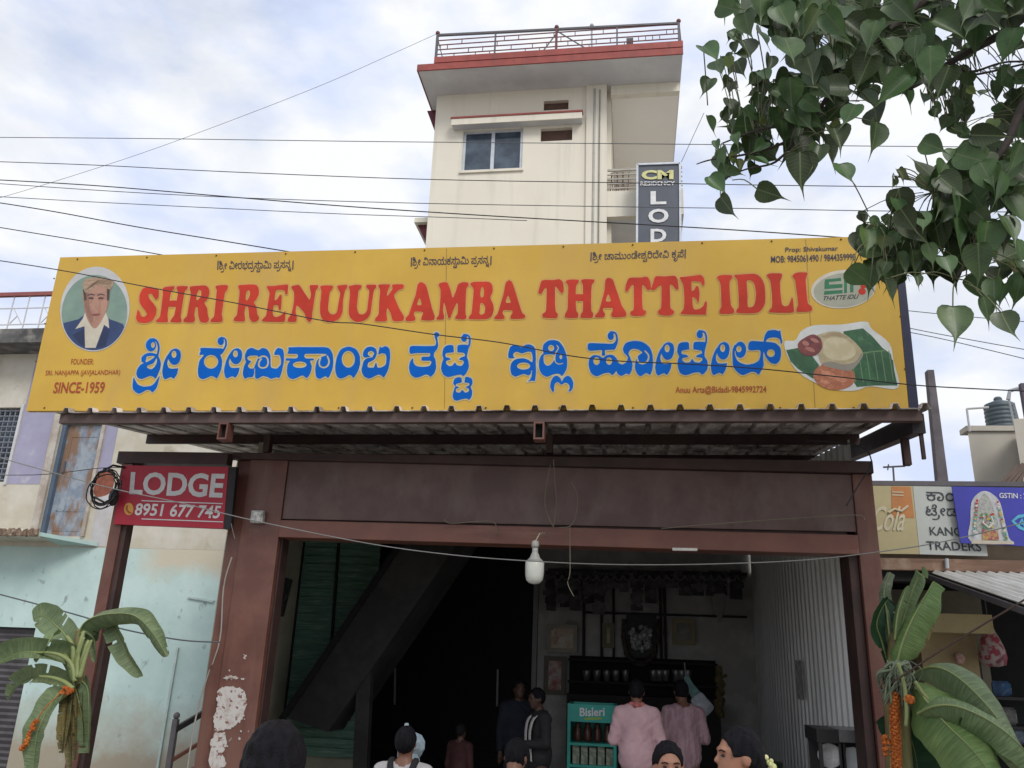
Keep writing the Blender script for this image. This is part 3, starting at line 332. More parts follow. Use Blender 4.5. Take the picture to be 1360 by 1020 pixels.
[7759,3707,-28,7,-9,7,-3,8,1,7,16,30,7,32,2,103,-1,5,-5,2,-68,-1,-20,1,-6,-4,2,-68,4,-35,8,-19,15,-20,10,-21,3,-13,-5,-9,-11,-4,-40,-3,-63,0,-37,10,-12,7,-6,7,2,10,23,30,10,23,0,65,-6,114,-2,111,-6,30,-25,42,-7,21,-1,20,3,9,7,5,41,6,76,0,34,-4,7,-3,7,-7,4,-19,-4,-30,-19,-28,-7,-25,-3,-104,2,-6,5,-1,42,3,43,-3,5,4,1,82,-4,43,-5,17,-17,21,-5,16,-5,24,3,11,12,5,30,3,70,1,34,-4,10,-5,5,-7,5,-18,0,-24,-4,-9,-16,-17,-4,-12,-2,-17,-2,-87,3,-163,6,-73,7,-15,13,-9,5,-6,9,-24,0,-13,-7,-7,-24,-3,-26,-2],
[9937,3719,21,0,16,5,27,18,12,14,8,18,9,30,11,70,1,37,-6,68,-15,59,-8,18,-9,12,-12,6,-24,7,-19,1,-11,-4,-6,-7,-3,-17,-2,-23,1,-93,-11,-154,0,-40,5,-16],
[6758,3722,-12,5,-14,11,-11,13,-5,11,-9,36,-16,94,-68,234,-19,46,-33,35,-5,9,2,13,10,7,21,2,62,0,20,-2,11,-6,7,-9,2,-12,-25,-43,-1,-12,2,-15,4,-11,8,-9,23,-4,76,5,11,3,7,6,2,10,-3,19,-20,33,-5,21,3,12,8,8,45,3,96,-5,29,-5,8,-6,6,-10,1,-13,-4,-13,-30,-21,-13,-23,-27,-78,-71,-229,-25,-72,-8,-14,-14,-15,-15,-9],
[6382,3741,-64,2,-46,6,-14,6,-9,13,0,8,2,6,27,32,8,15,4,13,0,39,-19,218,-6,57,-7,16,-22,24,-10,20,-1,12,11,7,26,3,110,2,56,-2,44,-5,26,-10,23,-17,14,-18,14,-37,9,-42,-5,-50,-7,-27,-29,-58,-5,-22,4,-18,22,-50,5,-22,0,-40,-7,-34,-14,-26,-11,-10,-13,-7,-34,-5],
[5588,3747,-14,5,-13,9,-14,18,-28,142,-48,135,-32,98,-8,22,-8,13,-29,25,-7,10,1,25,4,8,7,4,12,2,40,0,38,-4,19,-7,7,-11,1,-20,-18,-37,-1,-22,5,-14,6,-8,6,-4,17,-2,65,3,14,4,8,7,1,13,-18,45,-7,25,2,11,7,6,29,5,40,4,50,-2,36,-8,6,-6,7,-12,4,-20,-4,-20,-34,-95,-52,-212,-22,-78,-10,-20,-12,-13,-30,-19,-15,-5],
[5894,3747,-32,7,-16,6,-14,9,-5,9,1,10,16,34,7,24,2,40,-3,70,-10,140,-7,66,-8,26,-23,30,-5,13,1,7,4,3,9,2,48,2,27,-4,6,-3,4,-6,2,-10,0,-24,-14,-70,-1,-22,9,-72,3,-12,4,-2,5,6,10,33,37,149,4,11,5,7,6,2,6,0,9,-9,33,-87,28,-64,17,-32,9,-12,6,-2,5,9,3,35,-2,85,-7,23,-17,22,-7,13,-2,10,1,7,4,4,9,3,53,7,47,2,17,-5,13,-13,6,-15,-12,-30,-3,-21,0,-60,8,-246,6,-24,22,-32,4,-15,-2,-20,-8,-6,-16,-4,-27,-4,-20,0,-31,9,-26,14,-10,11,-5,10,-24,80,-23,57,-11,18,-7,4,-4,-2,-4,-10,-23,-87,-18,-53,-15,-35,-9,-10,-10,-5],
[5092,3776,-48,3,-13,4,-6,6,2,12,19,36,2,15,0,30,-10,126,-7,140,-3,21,-6,13,-7,12,-25,27,-6,11,-5,16,1,8,8,6,14,3,60,3,50,-2,12,-3,8,-5,7,-10,3,-12,-10,-54,0,-30,8,-53,3,-7,5,-3,4,3,9,14,30,60,18,70,6,13,7,9,24,7,46,0,36,-4,20,-5,8,-7,7,-15,2,-18,-3,-17,-16,-30,-37,-57,-17,-33,-51,-121,-8,-30,5,-15,11,-17,18,-20,22,-21,19,-11,34,-10,10,-6,8,-12,4,-17,-2,-14,-8,-7,-16,-3,-79,0,-28,2,-17,5,-5,6,-1,6,7,28,-3,19,-36,52,-24,29,-10,7,-3,-3,0,-12,8,-46,20,-49,14,-27,2,-8,-5,-5,-9,-2],
[3302,3777,-118,8,-13,5,-7,8,0,8,15,42,4,18,0,25,-5,48,-29,233,-8,20,-25,24,-7,12,-5,21,2,7,6,5,36,6,71,1,21,-2,11,-7,4,-10,0,-20,-8,-51,0,-36,12,-64,5,-9,8,-4,16,4,7,9,8,44,4,59,5,37,10,24,16,21,10,8,13,4,17,0,26,-6,16,-10,18,-28,3,-10,-2,-9,-17,-28,-7,-16,-10,-90,-5,-14,-24,-36,-6,-14,2,-6,17,-14,17,-25,15,-25,13,-28,4,-18,0,-34,-7,-43,-14,-23,-13,-11,-12,-5,-24,-5],
[3789,3779,-158,19,-75,1,-10,5,1,14,22,40,9,23,2,23,-4,30,-22,125,-13,95,-6,32,-11,19,-26,21,-16,18,-5,10,4,8,21,6,76,5,158,2,32,-4,10,-5,5,-7,5,-18,-1,-43,6,-47,0,-15,-2,-5,-7,2,-36,40,-19,16,-30,14,-31,7,-10,0,-10,-4,-10,-8,-9,-10,-7,-17,0,-32,10,-71,6,-12,11,-7,22,0,21,7,6,12,6,40,7,7,7,3,6,-2,4,-5,5,-35,5,-74,2,-70,-2,-11,-4,-5,-5,-1,-13,6,-7,8,-20,38,-18,14,-12,6,-7,1,-5,-7,0,-23,7,-62,7,-27,9,-15,11,-5,13,-2,32,0,38,5,14,5,7,12,4,29,3,8,10,4,10,-3,5,-6,3,-13,6,-100,-2,-6,-6,-3],
[4892,3781,-21,4,-4,4,-3,9,5,21,29,28,5,9,2,10,-2,32,-25,213,-7,21,-12,19,-23,17,-12,5,-15,3,-30,-4,-16,-11,-14,-32,-9,-41,0,-32,19,-190,9,-17,18,-14,7,-9,7,-20,-1,-14,-8,-5,-19,-3,-31,-2,-37,2,-55,12,-11,4,-7,8,1,10,13,26,3,17,-1,61,-15,180,0,36,5,44,10,27,15,20,32,29,24,13,16,4,32,0,36,-6,22,-7,37,-23,21,-17,19,-23,15,-28,10,-47,14,-110,22,-142,5,-18,5,-12,21,-20,6,-28,-7,-10,-18,-4],
[4581,3782,-82,9,-12,3,-6,7,0,8,7,21,28,49,2,27,-19,102,-15,98,-7,33,-8,14,-13,13,-14,8,-14,3,-29,-4,-15,-9,-12,-15,-8,-15,-6,-23,0,-45,4,-50,14,-118,8,-27,22,-25,9,-15,6,-19,0,-11,-5,-6,-12,-3,-72,-2,-53,4,-15,3,-8,7,0,14,13,40,2,14,-18,152,-3,65,2,62,10,47,14,31,13,15,32,22,20,9,20,3,45,-5,36,-9,32,-13,25,-17,15,-15,13,-21,16,-36,7,-26,4,-134,18,-110,11,-40,23,-28,7,-25,-1,-8,-4,-6,-14,-3],
[3944,3784,-58,13,-11,5,-6,7,3,12,24,40,9,21,3,49,-3,61,-14,87,-17,77,-12,25,-32,43,-9,22,-2,15,3,5,7,3,43,6,40,0,12,-3,7,-6,5,-10,4,-20,0,-30,-14,-58,-1,-17,9,-57,5,-13,7,-3,10,4,17,14,53,56,20,32,24,78,11,15,15,13,10,6,8,0,9,-7,9,-11,7,-12,4,-12,4,-82,44,-283,7,-20,21,-22,7,-18,2,-15,-7,-6,-19,-3,-63,0,-17,3,-6,5,-3,8,1,17,15,70,2,14,-3,29,-7,30,-4,11,-6,5,-9,-5,-21,-28,-96,-146,-9,-9,-8,-5],
[2929,3786,-51,8,-10,4,-5,6,0,7,15,38,0,25,-28,280,-7,42,-5,13,-13,15,-21,16,-8,14,-2,14,8,6,20,3,97,-1,23,-5,8,-7,4,-8,1,-28,-8,-39,-2,-21,32,-230,10,-50,9,-16,17,-18,5,-8,8,-30,1,-15,-5,-10,-10,-4,-16,-2],
[2674,3791,-132,11,-14,4,-8,6,-1,14,14,62,0,21,-10,70,-38,210,-10,20,-27,23,-8,9,-3,10,0,11,3,7,6,5,42,6,56,2,20,-3,14,-8,8,-15,4,-17,-1,-13,-9,-47,9,-70,7,-25,6,-6,9,-3,11,4,6,12,4,90,14,60,12,28,6,5,14,6,44,5,34,-8,7,-6,7,-10,4,-13,1,-14,-14,-46,-10,-89,-6,-18,-28,-49,-2,-10,4,-10,32,-33,20,-47,10,-38,0,-18,-3,-27,-5,-17,-7,-13,-22,-20,-25,-9],
[2418,3797,-57,5,-11,4,-4,6,0,14,15,46,2,26,-15,88,-2,4,-5,2,-19,-2,-63,2,-5,-1,-2,-5,10,-68,9,-37,8,-15,22,-22,8,-10,7,-22,-4,-8,-6,-4,-12,0,-82,9,-30,7,-11,5,-7,6,-4,17,3,68,-22,194,-12,75,-5,20,-6,13,-10,11,-32,24,-6,13,4,9,7,3,17,2,61,4,52,0,15,-4,4,-7,0,-21,-5,-47,0,-37,13,-87,6,-4,62,2,23,-2,5,3,-1,12,-15,88,-12,24,-37,48,-8,14,0,7,5,4,12,3,66,6,47,-1,10,-3,5,-6,4,-8,0,-12,-10,-41,0,-19,12,-86,30,-185,12,-49,8,-13,21,-18,8,-17,3,-13,-2,-7,-8,-4],
[1961,3811,-42,11,-13,7,-12,10,-12,17,-18,36,-10,29,-2,18,0,53,3,22,7,20,24,40,50,60,14,27,1,17,-9,11,-24,18,-14,1,-22,-6,-6,-5,-6,-8,-14,-40,-8,-15,-10,-14,-7,-4,-4,3,-3,9,-15,76,-1,17,3,17,8,20,9,11,8,6,16,6,56,10,23,0,28,-6,35,-12,24,-13,15,-16,21,-33,15,-32,5,-18,4,-43,-2,-20,-5,-17,-30,-47,-47,-53,-16,-22,-8,-31,3,-19,8,-6,10,-4,11,-1,9,3,11,11,39,60,8,7,7,-1,8,-5,12,-14,9,-15,3,-15,2,-48,-2,-25,-4,-12,-5,-2,-13,0,-10,-2,-60,-25,-37,-5],
[6404,3811,7,-2,5,3,10,26,2,11,0,50,-2,22,-4,15,-11,11,-15,6,-7,-4,-5,-10,-5,-15,-2,-18,10,-74,7,-13],
[2649,3848,12,4,12,16,1,21,-3,39,-5,14,-10,14,-27,26,-13,7,-5,-5,-4,-13,0,-27,2,-13,15,-49,15,-26],
[3301,3851,5,0,5,3,8,18,4,20,-4,22,-6,25,-8,19,-21,27,-12,7,-5,-6,-5,-27,0,-25,5,-32,10,-33,12,-12],
[8074,3908,7,-1,8,12,20,52,4,21,-2,6,-7,3,-23,4,-17,-2,-12,-4,-4,-5,1,-18,8,-30],
[6746,3926,3,-1,4,3,10,18,20,56,0,9,-2,5,-15,7,-35,-2,-10,-4,-4,-6,2,-17,8,-30,10,-25],
[5570,3958,4,-2,4,2,6,16,12,40,4,27,-4,7,-8,4,-19,2,-17,-1,-11,-5,-2,-14,13,-42],
[6388,4021,8,-1,8,2,12,7,10,10,12,23,7,30,-4,39,-7,27,-15,13,-15,6,-13,3,-10,-2,-8,-6,-4,-6,-2,-12,8,-95,6,-28],
],
'en_halo': [
[10632,3599,-43,3,-30,9,-36,27,-9,13,-5,15,3,16,26,29,8,17,29,210,10,101,-4,19,-19,36,-5,-18,-11,-112,-7,-20,-10,-8,-15,-1,-12,7,-32,86,-12,14,-16,7,-16,2,-15,-7,-10,-13,-19,-140,-7,-132,3,-30,15,-30,11,-41,0,-14,-6,-17,-10,-8,-24,-5,-103,-2,-52,9,-23,9,-11,9,-6,15,3,17,37,50,9,21,10,69,9,93,5,125,-2,39,-5,10,-21,20,-15,23,-3,18,10,14,23,8,37,4,103,5,123,0,42,-7,16,-9,11,-15,11,10,14,6,48,3,110,-7,34,-7,15,-12,9,-24,-6,-34,-9,-20,-32,-22,-9,-13,-14,-97,-14,-146,-1,-64,22,-64,4,-16,-2,-10,-9,-13,-18,-7],
[9961,3619,-182,13,-27,5,-16,10,-17,-7,-30,-5,-83,-1,-57,11,-32,16,-6,15,0,13,38,70,9,57,9,240,-4,23,-19,29,-6,24,4,27,12,15,22,9,25,2,87,-2,54,-8,14,-7,10,-11,25,13,43,5,98,2,100,-4,37,-7,22,-10,15,-11,30,-33,17,-26,16,-37,7,-27,4,-34,0,-126,-7,-60,-10,-41,-13,-32,-24,-41,-17,-23,-21,-18,-24,-13,-32,-12,-21,-4],
[9284,3634,-63,11,-185,17,-17,9,-10,18,-26,-33,-12,-7,-20,-5,-119,11,-90,-5,-23,2,-23,9,-12,13,-26,78,-4,-2,-15,-41,-14,-27,-14,-15,-20,-8,-22,0,-65,11,-116,0,-42,11,-20,21,-15,36,-17,60,-6,53,4,17,12,13,18,7,16,-2,18,-14,36,-61,6,-4,3,4,0,280,-4,17,-28,14,-10,12,-4,24,8,28,15,14,34,11,20,2,59,-1,70,-11,16,-12,11,-17,8,-28,-2,-16,-10,-12,-29,-15,-6,-22,-6,-121,0,-127,3,-19,5,1,23,35,12,11,18,7,17,1,23,-5,37,5,25,-6,22,-16,21,-23,17,-11,4,3,2,8,-4,236,-5,30,-31,24,-7,12,-3,15,8,32,9,12,12,9,30,7,41,6,30,2,50,-4,24,-5,16,-9,22,-27,8,-24,-6,-18,-38,-28,-9,-16,-6,-202,2,-70,4,-4,7,4,32,42,13,10,23,5,24,-9,10,-14,2,-17,-12,-110,27,41,13,32,8,58,7,97,0,87,-5,60,-7,15,-36,48,-3,13,5,14,24,10,51,4,246,3,33,-2,11,-3,7,-12,-4,-20,10,-112,-1,-30,-4,-13,-8,-9,-18,-7,-20,7,-8,12,-13,44,-21,20,-26,16,-35,9,-19,-1,-8,-11,-8,-29,-4,-34,0,-47,2,-5,7,1,12,11,16,38,10,12,17,3,10,-4,5,-6,7,-20,5,-37,4,-73,-16,-83,-5,-11,-13,-11,-21,-4,-18,5,-9,12,-13,33,-6,7,-5,-1,-3,-29,3,-56,7,-3,34,0,52,7,9,9,13,35,6,7,10,3,17,-5,13,-10,8,-14,5,-18,-10,-65,-15,-30,-15,-18,-16,-12,-15,-5],
[8081,3672,-32,12,-13,12,-9,15,-5,27,-8,106,-53,210,-22,68,-18,26,-22,21,-4,-3,-6,-20,-14,-14,-5,-10,-3,-100,7,-224,3,-14,16,-12,13,-28,4,-22,-6,-17,-12,-8,-30,-5,-98,-2,-40,9,-22,16,-13,-12,-18,-4,-100,-4,-35,7,-30,16,-8,11,-3,17,35,52,2,66,-7,114,-2,111,-4,23,-25,42,-8,28,-2,20,8,21,19,10,43,5,97,-2,23,-5,18,-15,20,16,44,6,92,-2,21,-5,19,-12,14,9,19,3,90,-2,15,-4,10,-7,14,-26,3,-16,-2,-14,-24,-38,-3,-13,4,-5,16,-3,72,0,7,3,0,13,-16,33,-5,26,7,28,19,17,36,5,90,-3,45,-6,25,-11,8,-10,4,-17,-5,-33,-10,-22,-54,-87,-106,-315,-15,-25,-17,-13,-20,-9],
[9741,3682,5,0,13,13,19,29,8,60,7,90,5,187,-5,18,-27,28,-35,-46,-9,-17,-14,-150,-3,-72,2,-81,27,-39],
[7416,3691,-70,12,-97,-3,-30,2,-20,6,-13,8,-17,26,-33,129,0,15,6,16,24,16,12,2,14,-4,19,-14,28,-48,3,-2,3,6,-3,164,-8,97,-8,15,-34,24,-7,20,1,13,6,20,12,13,12,7,62,9,88,1,36,-8,11,-9,7,-12,5,-18,-1,-26,-6,-16,-21,-21,-7,-43,-1,-242,2,-3,5,2,48,62,18,7,17,-8,16,-18,8,-26,0,-26,-9,-92,-16,-23,-20,-19,-22,-10],
[6758,3706,-19,6,-15,10,-13,14,-10,20,-31,153,-62,210,-17,42,-34,37,-7,14,-1,10,5,16,7,8,10,5,27,4,63,0,25,-4,15,-7,12,-13,5,-20,-5,-17,-19,-30,-2,-13,4,-15,15,-4,47,2,32,5,-1,13,-19,32,-6,30,7,24,17,10,48,4,110,-7,18,-4,14,-7,12,-18,3,-18,-5,-22,-7,-9,-27,-16,-15,-32,-119,-368,-10,-17,-16,-17,-18,-10],
[6382,3724,-103,7,-23,6,-20,14,-20,-12,-50,-9,-28,2,-40,15,-16,11,-17,20,-29,91,-15,37,-5,6,-38,-121,-17,-37,-10,-14,-23,-9,-30,-1,-47,10,-27,14,-10,12,-4,15,23,58,4,23,-9,169,-13,137,-7,14,-16,14,-40,-108,-74,-290,-12,-24,-15,-16,-27,-18,-28,-9,-20,3,-18,8,-14,12,-10,15,-8,29,-22,116,-48,135,-30,93,-17,37,-27,21,-73,-124,-43,-100,-16,-45,2,-10,10,-15,39,-38,13,-9,40,-11,14,-12,8,-18,5,-29,-8,-18,-19,-10,-95,-3,-40,4,-21,9,-27,-11,-72,-2,-55,4,-20,5,-13,8,-17,-8,-25,-4,-73,1,-37,8,-7,9,-5,15,4,22,9,18,24,22,4,11,-23,219,-6,30,-8,16,-22,19,-21,7,-22,-3,-10,-8,-13,-28,-6,-33,0,-32,18,-185,5,-10,24,-22,12,-33,-3,-22,-14,-12,-27,-5,-46,-2,-35,4,-60,14,-17,-13,-28,-5,-87,9,-18,5,-10,6,-7,16,2,15,9,26,24,40,2,24,-38,223,-15,22,-22,9,-25,-4,-19,-22,-7,-20,0,-46,9,-106,10,-70,5,-14,24,-27,15,-40,-2,-19,-8,-10,-26,-7,-70,-2,-51,4,-35,10,-15,-13,-29,-6,-63,1,-28,6,-11,11,-4,20,18,95,-3,31,-5,15,-15,-18,-83,-128,-24,-27,-16,-7,-19,0,-65,14,-24,11,-8,19,7,20,27,47,4,18,0,76,-11,79,-21,103,-10,18,-40,57,-4,-7,-1,-23,7,-63,-3,-14,-8,-7,-10,-2,-11,4,-59,59,-27,12,-21,5,-15,-2,-14,-13,-3,-10,-1,-30,8,-56,3,-11,5,-5,17,-1,9,4,9,45,17,17,13,4,15,-5,7,-8,5,-16,11,-142,0,-33,-4,-17,-7,-10,-10,-5,-10,-1,-14,5,-15,15,-19,36,-12,8,-3,-6,4,-37,10,-47,7,-6,14,-3,30,1,34,5,7,6,5,29,7,15,21,8,19,-5,9,-11,6,-23,7,-97,-4,-17,-15,-10,-28,-2,-165,19,-79,1,-18,8,-6,12,4,22,28,54,3,26,-40,262,-10,26,-28,22,-18,24,-6,21,5,12,13,9,69,8,191,3,35,-5,14,-7,13,-12,16,15,34,8,57,2,21,-4,11,-7,8,-12,8,-35,0,-32,-14,-61,5,-53,5,-6,35,30,39,49,25,78,14,25,33,26,13,3,13,-4,15,-12,10,-14,10,-29,5,-82,43,-283,5,-11,16,-13,11,-17,12,26,4,18,-16,127,-5,135,8,52,12,36,14,24,19,18,24,16,28,11,22,4,33,-4,48,-10,26,-8,35,-21,25,-23,23,-43,15,-48,4,-136,22,-124,9,-22,20,-20,10,20,1,40,-15,180,-2,60,6,46,10,32,15,22,18,18,25,20,22,12,23,5,28,1,54,-9,40,-20,33,-25,22,-24,20,-36,12,-54,36,-252,7,-20,17,-14,11,-22,12,16,6,20,-17,297,-7,25,-32,38,-14,36,6,20,16,10,42,5,68,2,32,-5,14,-8,13,-14,5,-20,-10,-59,2,-41,4,-7,24,45,16,65,7,18,17,16,24,6,52,1,34,-4,26,-7,18,-12,16,15,20,6,63,-2,40,-8,16,-16,6,-25,-2,-18,-17,-32,0,-15,5,-11,15,-3,60,4,8,4,-18,46,-7,30,5,19,16,10,51,8,53,2,56,-9,24,-16,12,8,18,4,69,-1,23,-9,11,-24,0,-30,-15,-70,0,-24,4,-8,7,18,29,114,11,14,21,5,16,-7,8,-12,33,-87,28,-65,5,-6,3,43,-3,47,-4,10,-18,21,-10,29,3,16,11,11,38,8,79,5,25,-7,22,-17,14,14,40,7,110,2,92,-6,37,-11,32,-22,21,-34,19,-58,0,-42,-10,-52,-35,-78,4,-18,26,-62,2,-16,-2,-50,-5,-24,-12,-23,-17,-19,-15,-10,-45,-9],
[9940,3736,26,2,23,16,10,12,15,43,11,65,-4,90,-8,47,-17,40,-10,8,-18,6,-17,0,-6,-11,-2,-155,-10,-117,1,-38],
[7701,3746,3,-1,5,5,15,34,4,44,0,58,-7,4,-55,0,-4,-8,5,-78],
[3302,3761,-120,8,-23,8,-10,14,-2,15,19,56,0,30,-33,279,-9,16,-25,24,-12,33,5,20,12,12,42,7,73,2,27,-4,16,-10,8,-13,2,-17,-10,-83,7,-52,7,-21,5,3,2,11,9,99,5,28,12,26,22,28,13,8,18,4,49,-8,21,-14,21,-32,3,-24,-25,-50,-10,-90,-8,-20,-22,-35,42,-61,18,-42,4,-54,-9,-50,-18,-26,-27,-19,-33,-7],
[2929,3769,-63,12,-12,7,-7,11,0,15,14,37,1,23,-29,280,-10,47,-11,12,-20,13,-15,-38,-12,-100,-32,-62,2,-7,23,-21,9,-14,21,-50,10,-40,-2,-35,-8,-33,-10,-18,-22,-21,-35,-13,-40,-1,-139,12,-33,10,-21,-11,-66,-4,-53,4,-25,6,-13,8,-15,-12,-20,-3,-85,9,-49,14,-12,13,-6,20,2,73,-21,194,-12,75,-11,25,-42,35,-6,21,3,16,10,8,14,5,78,6,57,-1,16,-5,14,-9,16,8,30,5,96,3,20,-5,16,-13,20,10,44,6,56,2,27,-4,12,-5,10,-10,13,-35,0,-16,-9,-52,7,-57,5,-15,4,18,2,57,15,67,13,32,15,12,26,8,37,4,40,-9,18,-12,19,9,24,3,94,0,35,-8,14,-14,6,-20,0,-23,-9,-60,35,-252,9,-28,22,-25,6,-14,9,-48,-7,-20,-15,-9,-23,-4],
[1961,3794,-49,13,-16,9,-15,13,-32,57,-10,30,-4,22,0,56,12,47,25,43,51,60,11,20,0,8,-22,19,-21,-4,-7,-8,-13,-37,-13,-23,-16,-17,-16,-2,-10,5,-6,11,-18,88,-1,20,6,24,8,20,11,13,30,15,62,12,23,0,31,-7,39,-13,27,-15,31,-34,22,-45,8,-25,6,-50,-2,-23,-7,-22,-32,-50,-60,-70,-5,-13,-1,-22,8,-4,8,3,45,66,9,9,11,3,15,-3,17,-14,17,-23,7,-27,0,-71,-4,-19,-7,-9,-12,-4,-20,-1,-64,-26],
[6236,3798,5,0,12,13,18,25,2,46,-25,272,-6,12,-28,32,-12,-20,-4,-20,7,-280,5,-40],
[5189,3814,3,-1,4,3,1,16,-25,37,-8,8,5,-21],
[2327,3836,6,3,14,45,-1,18,-12,67,-6,5,-54,-2,-2,-11,14,-73,6,-12,24,-23],
[6404,3836,5,1,2,9,1,53,-4,25,-7,7,-5,-7,-3,-18,6,-48],
[2501,3842,5,1,7,23,3,43,-40,245,-11,40,-41,37,-4,-3,-3,-19,2,-31,40,-257,11,-43,21,-20],
[2650,3871,6,1,2,16,-4,40,-12,18,-16,14,-3,-14,4,-20,10,-34],
[3295,3874,6,-1,3,6,0,27,-9,35,-14,18,-3,-10,3,-30,8,-35],
[8077,3942,4,0,5,10,9,27,-3,7,-13,2,-13,-4,1,-13],
[6748,3961,5,3,10,27,2,11,-3,4,-21,1,-6,-5,7,-31],
[5570,3996,6,5,6,30,-3,5,-11,2,-9,-2,-2,-5],
[7667,4014,54,-1,7,6,0,63,-4,42,-26,45,-9,-22,-16,-23,-6,-15,-4,-75,1,-15],
[6399,4039,9,5,8,10,9,22,3,18,-8,54,-11,9,-18,6,-7,-5,-1,-14,9,-85,3,-17],
[2254,4092,55,0,6,6,-7,48,-9,32,-50,66,-4,-6,-3,-36,0,-36,8,-67],
],
'veera': [
[10,-47,-4,2,-2,3,0,6,4,3,3,1,-5,6,0,4,2,3,2,-1,1,-2,1,-3,4,-2,6,1,1,4,-3,3,-10,2,-5,3,-2,2,0,6,3,5,4,2,10,1,8,-2,5,-4,3,-4,1,-6,-2,-8,-7,-8,-1,-6,-5,-8,-6,-3],
[194,-46,-4,2,4,6,0,4,-2,1,-2,1,-25,0,0,4,4,2,-4,6,0,10,3,7,4,3,8,2,8,-1,6,-3,4,-6,1,-4,0,-6,-5,-10,4,-4,1,-4,-2,-6],
[240,-46,-2,2,4,8,-2,2,-2,2,-10,0,-1,2,1,3,6,1,6,6,2,6,0,4,-2,4,-2,3,-6,0,-4,-3,-2,-5,-2,0,-2,1,-2,5,-2,2,-4,0,-4,-1,-1,-2,0,-4,11,-8,2,-4,0,-6,-2,-2,-4,-3,-4,0,-7,3,-2,4,0,4,3,3,2,-1,0,-6,2,-2,6,0,1,2,-1,4,-10,8,-2,4,0,4,3,6,9,2,4,-1,6,-4,4,4,6,1,6,-2,2,-3,3,-5,0,-8,-2,-6,-5,-6,5,-2,2,-6,-2,-6],
[288,-46,-4,2,4,6,0,4,-4,2,-32,0,0,4,5,2,-5,10,0,8,2,6,2,2,4,2,4,0,6,-2,2,-3,6,4,6,1,6,-4,3,-6,0,-6,-3,-10,-3,-4,5,-4,1,-6,-3,-6],
[338,-46,-3,2,3,4,1,4,-1,3,-4,1,-28,0,-1,0,0,4,27,1,6,-1,2,1,24,0,4,1,3,4,2,4,0,8,-1,4,-4,3,-6,-1,-2,-2,0,-2,4,0,2,-2,0,-4,-2,-2,-2,0,-6,4,-1,2,0,4,3,6,6,2,4,0,5,-2,3,-4,2,-6,0,-8,-4,-8,-2,-3,-8,-3,-20,0,0,-4,-1,-4,-3,-6],
[508,-46,-3,2,4,6,0,4,-3,2,-34,0,-1,0,0,4,31,1,6,-1,4,-2,2,-4,0,-4,-4,-7],
[558,-46,-2,2,4,8,-4,4,-28,0,-2,0,0,4,28,1,6,-1,4,-4,0,-8,-2,-4],
[602,-46,-4,2,4,6,0,4,-4,2,-28,0,-1,2,0,2,1,1,20,0,4,1,7,8,1,4,0,6,-1,2,-3,3,-4,0,-4,-3,-6,-10,-4,-1,-6,0,-3,3,-2,4,0,6,3,5,2,0,2,-1,-3,-8,2,-4,3,-1,4,3,4,7,4,4,8,1,4,-2,3,-2,2,-6,0,-6,-3,-8,-5,-6,7,-3,1,-3,0,-4,-3,-6],
[108,-45,-6,3,-1,4,0,4,5,4,4,0,5,-2,5,-4,5,4,4,8,1,4,0,10,-1,4,-5,3,-4,0,-4,-3,-1,-4,-3,-1,-1,1,-1,4,-2,2,-4,1,-4,0,-4,-3,-1,-2,0,-4,3,-2,2,0,2,1,0,3,4,1,0,-7,-2,-2,-8,0,-5,4,-1,4,1,6,1,2,4,3,6,1,6,-1,4,-4,8,5,8,-1,4,-4,3,-5,0,-12,-2,-8,-5,-7,-6,-6,-6,-3],
[400,-45,-5,3,-2,2,1,6,4,4,4,0,5,-2,5,-4,5,4,4,8,1,4,0,10,-1,4,-5,3,-4,0,-4,-3,-1,-4,-3,-1,-1,1,-1,4,-2,2,-4,1,-4,0,-4,-3,-1,-2,0,-4,3,-2,2,0,2,1,0,3,4,1,0,-7,-2,-2,-8,0,-4,4,-2,4,0,2,3,6,3,3,8,1,4,-1,6,-4,4,4,6,1,10,-5,6,4,6,1,4,-1,5,-5,2,-4,0,-10,-2,-4,-5,-7,-6,-4,-3,5,7,4,3,4,1,4,0,8,-4,5,-6,0,-7,-5,0,-12,-2,-8,-3,-6,-7,-6,-7,-4],
[10,-42,6,0,1,2,-3,3,-4,-1,-2,-2],
[109,-40,5,0,1,2,-2,2,-3,2,-4,-2,0,-3],
[401,-40,5,0,1,2,-2,2,-3,2,-4,-2,0,-3],
[20,-36,2,0,0,4,-8,0],
[58,-33,-4,3,-3,2,-2,6,0,6,1,6,4,6,8,5,2,-1,1,-2,-7,-6,-4,-8,8,0,4,-1,3,-3,1,-6,-2,-5,-4,-2],
[150,-33,-5,3,-3,2,-2,6,0,8,1,4,4,6,9,6,2,-4,-8,-7,-3,-7,9,0,2,-1,4,-3,1,-4,-1,-4,-3,-4,-3,-1],
[60,-28,5,2,-1,4,-4,2,-5,-2,1,-4],
[151,-28,3,0,2,2,-2,4,-2,2,-6,-2,0,-4],
[181,-28,8,2,3,4,2,4,0,4,-2,7,-2,2,-6,2,-4,0,-6,-2,-3,-3,-1,-4,0,-6,2,-6,4,-3],
[271,-28,7,1,7,5,3,8,0,4,-2,6,-4,1,-2,0,-4,-4,-1,-3,-1,-1,-4,0,-1,5,-3,3,-4,0,-4,-3,-1,-4,0,-6,1,-4,4,-5],
[322,-25,-2,3,1,2,1,2,4,0,1,-2,0,-4,-1,-1],
[338,-25,-4,3,4,6,1,4,0,4,-3,4,-2,1,-4,0,-11,-13,-7,-1,-6,4,-1,5,1,6,2,4,4,-1,1,-1,-3,-8,2,-4,2,-1,4,2,4,7,6,5,6,1,6,-3,3,-5,1,-6,-3,-10],
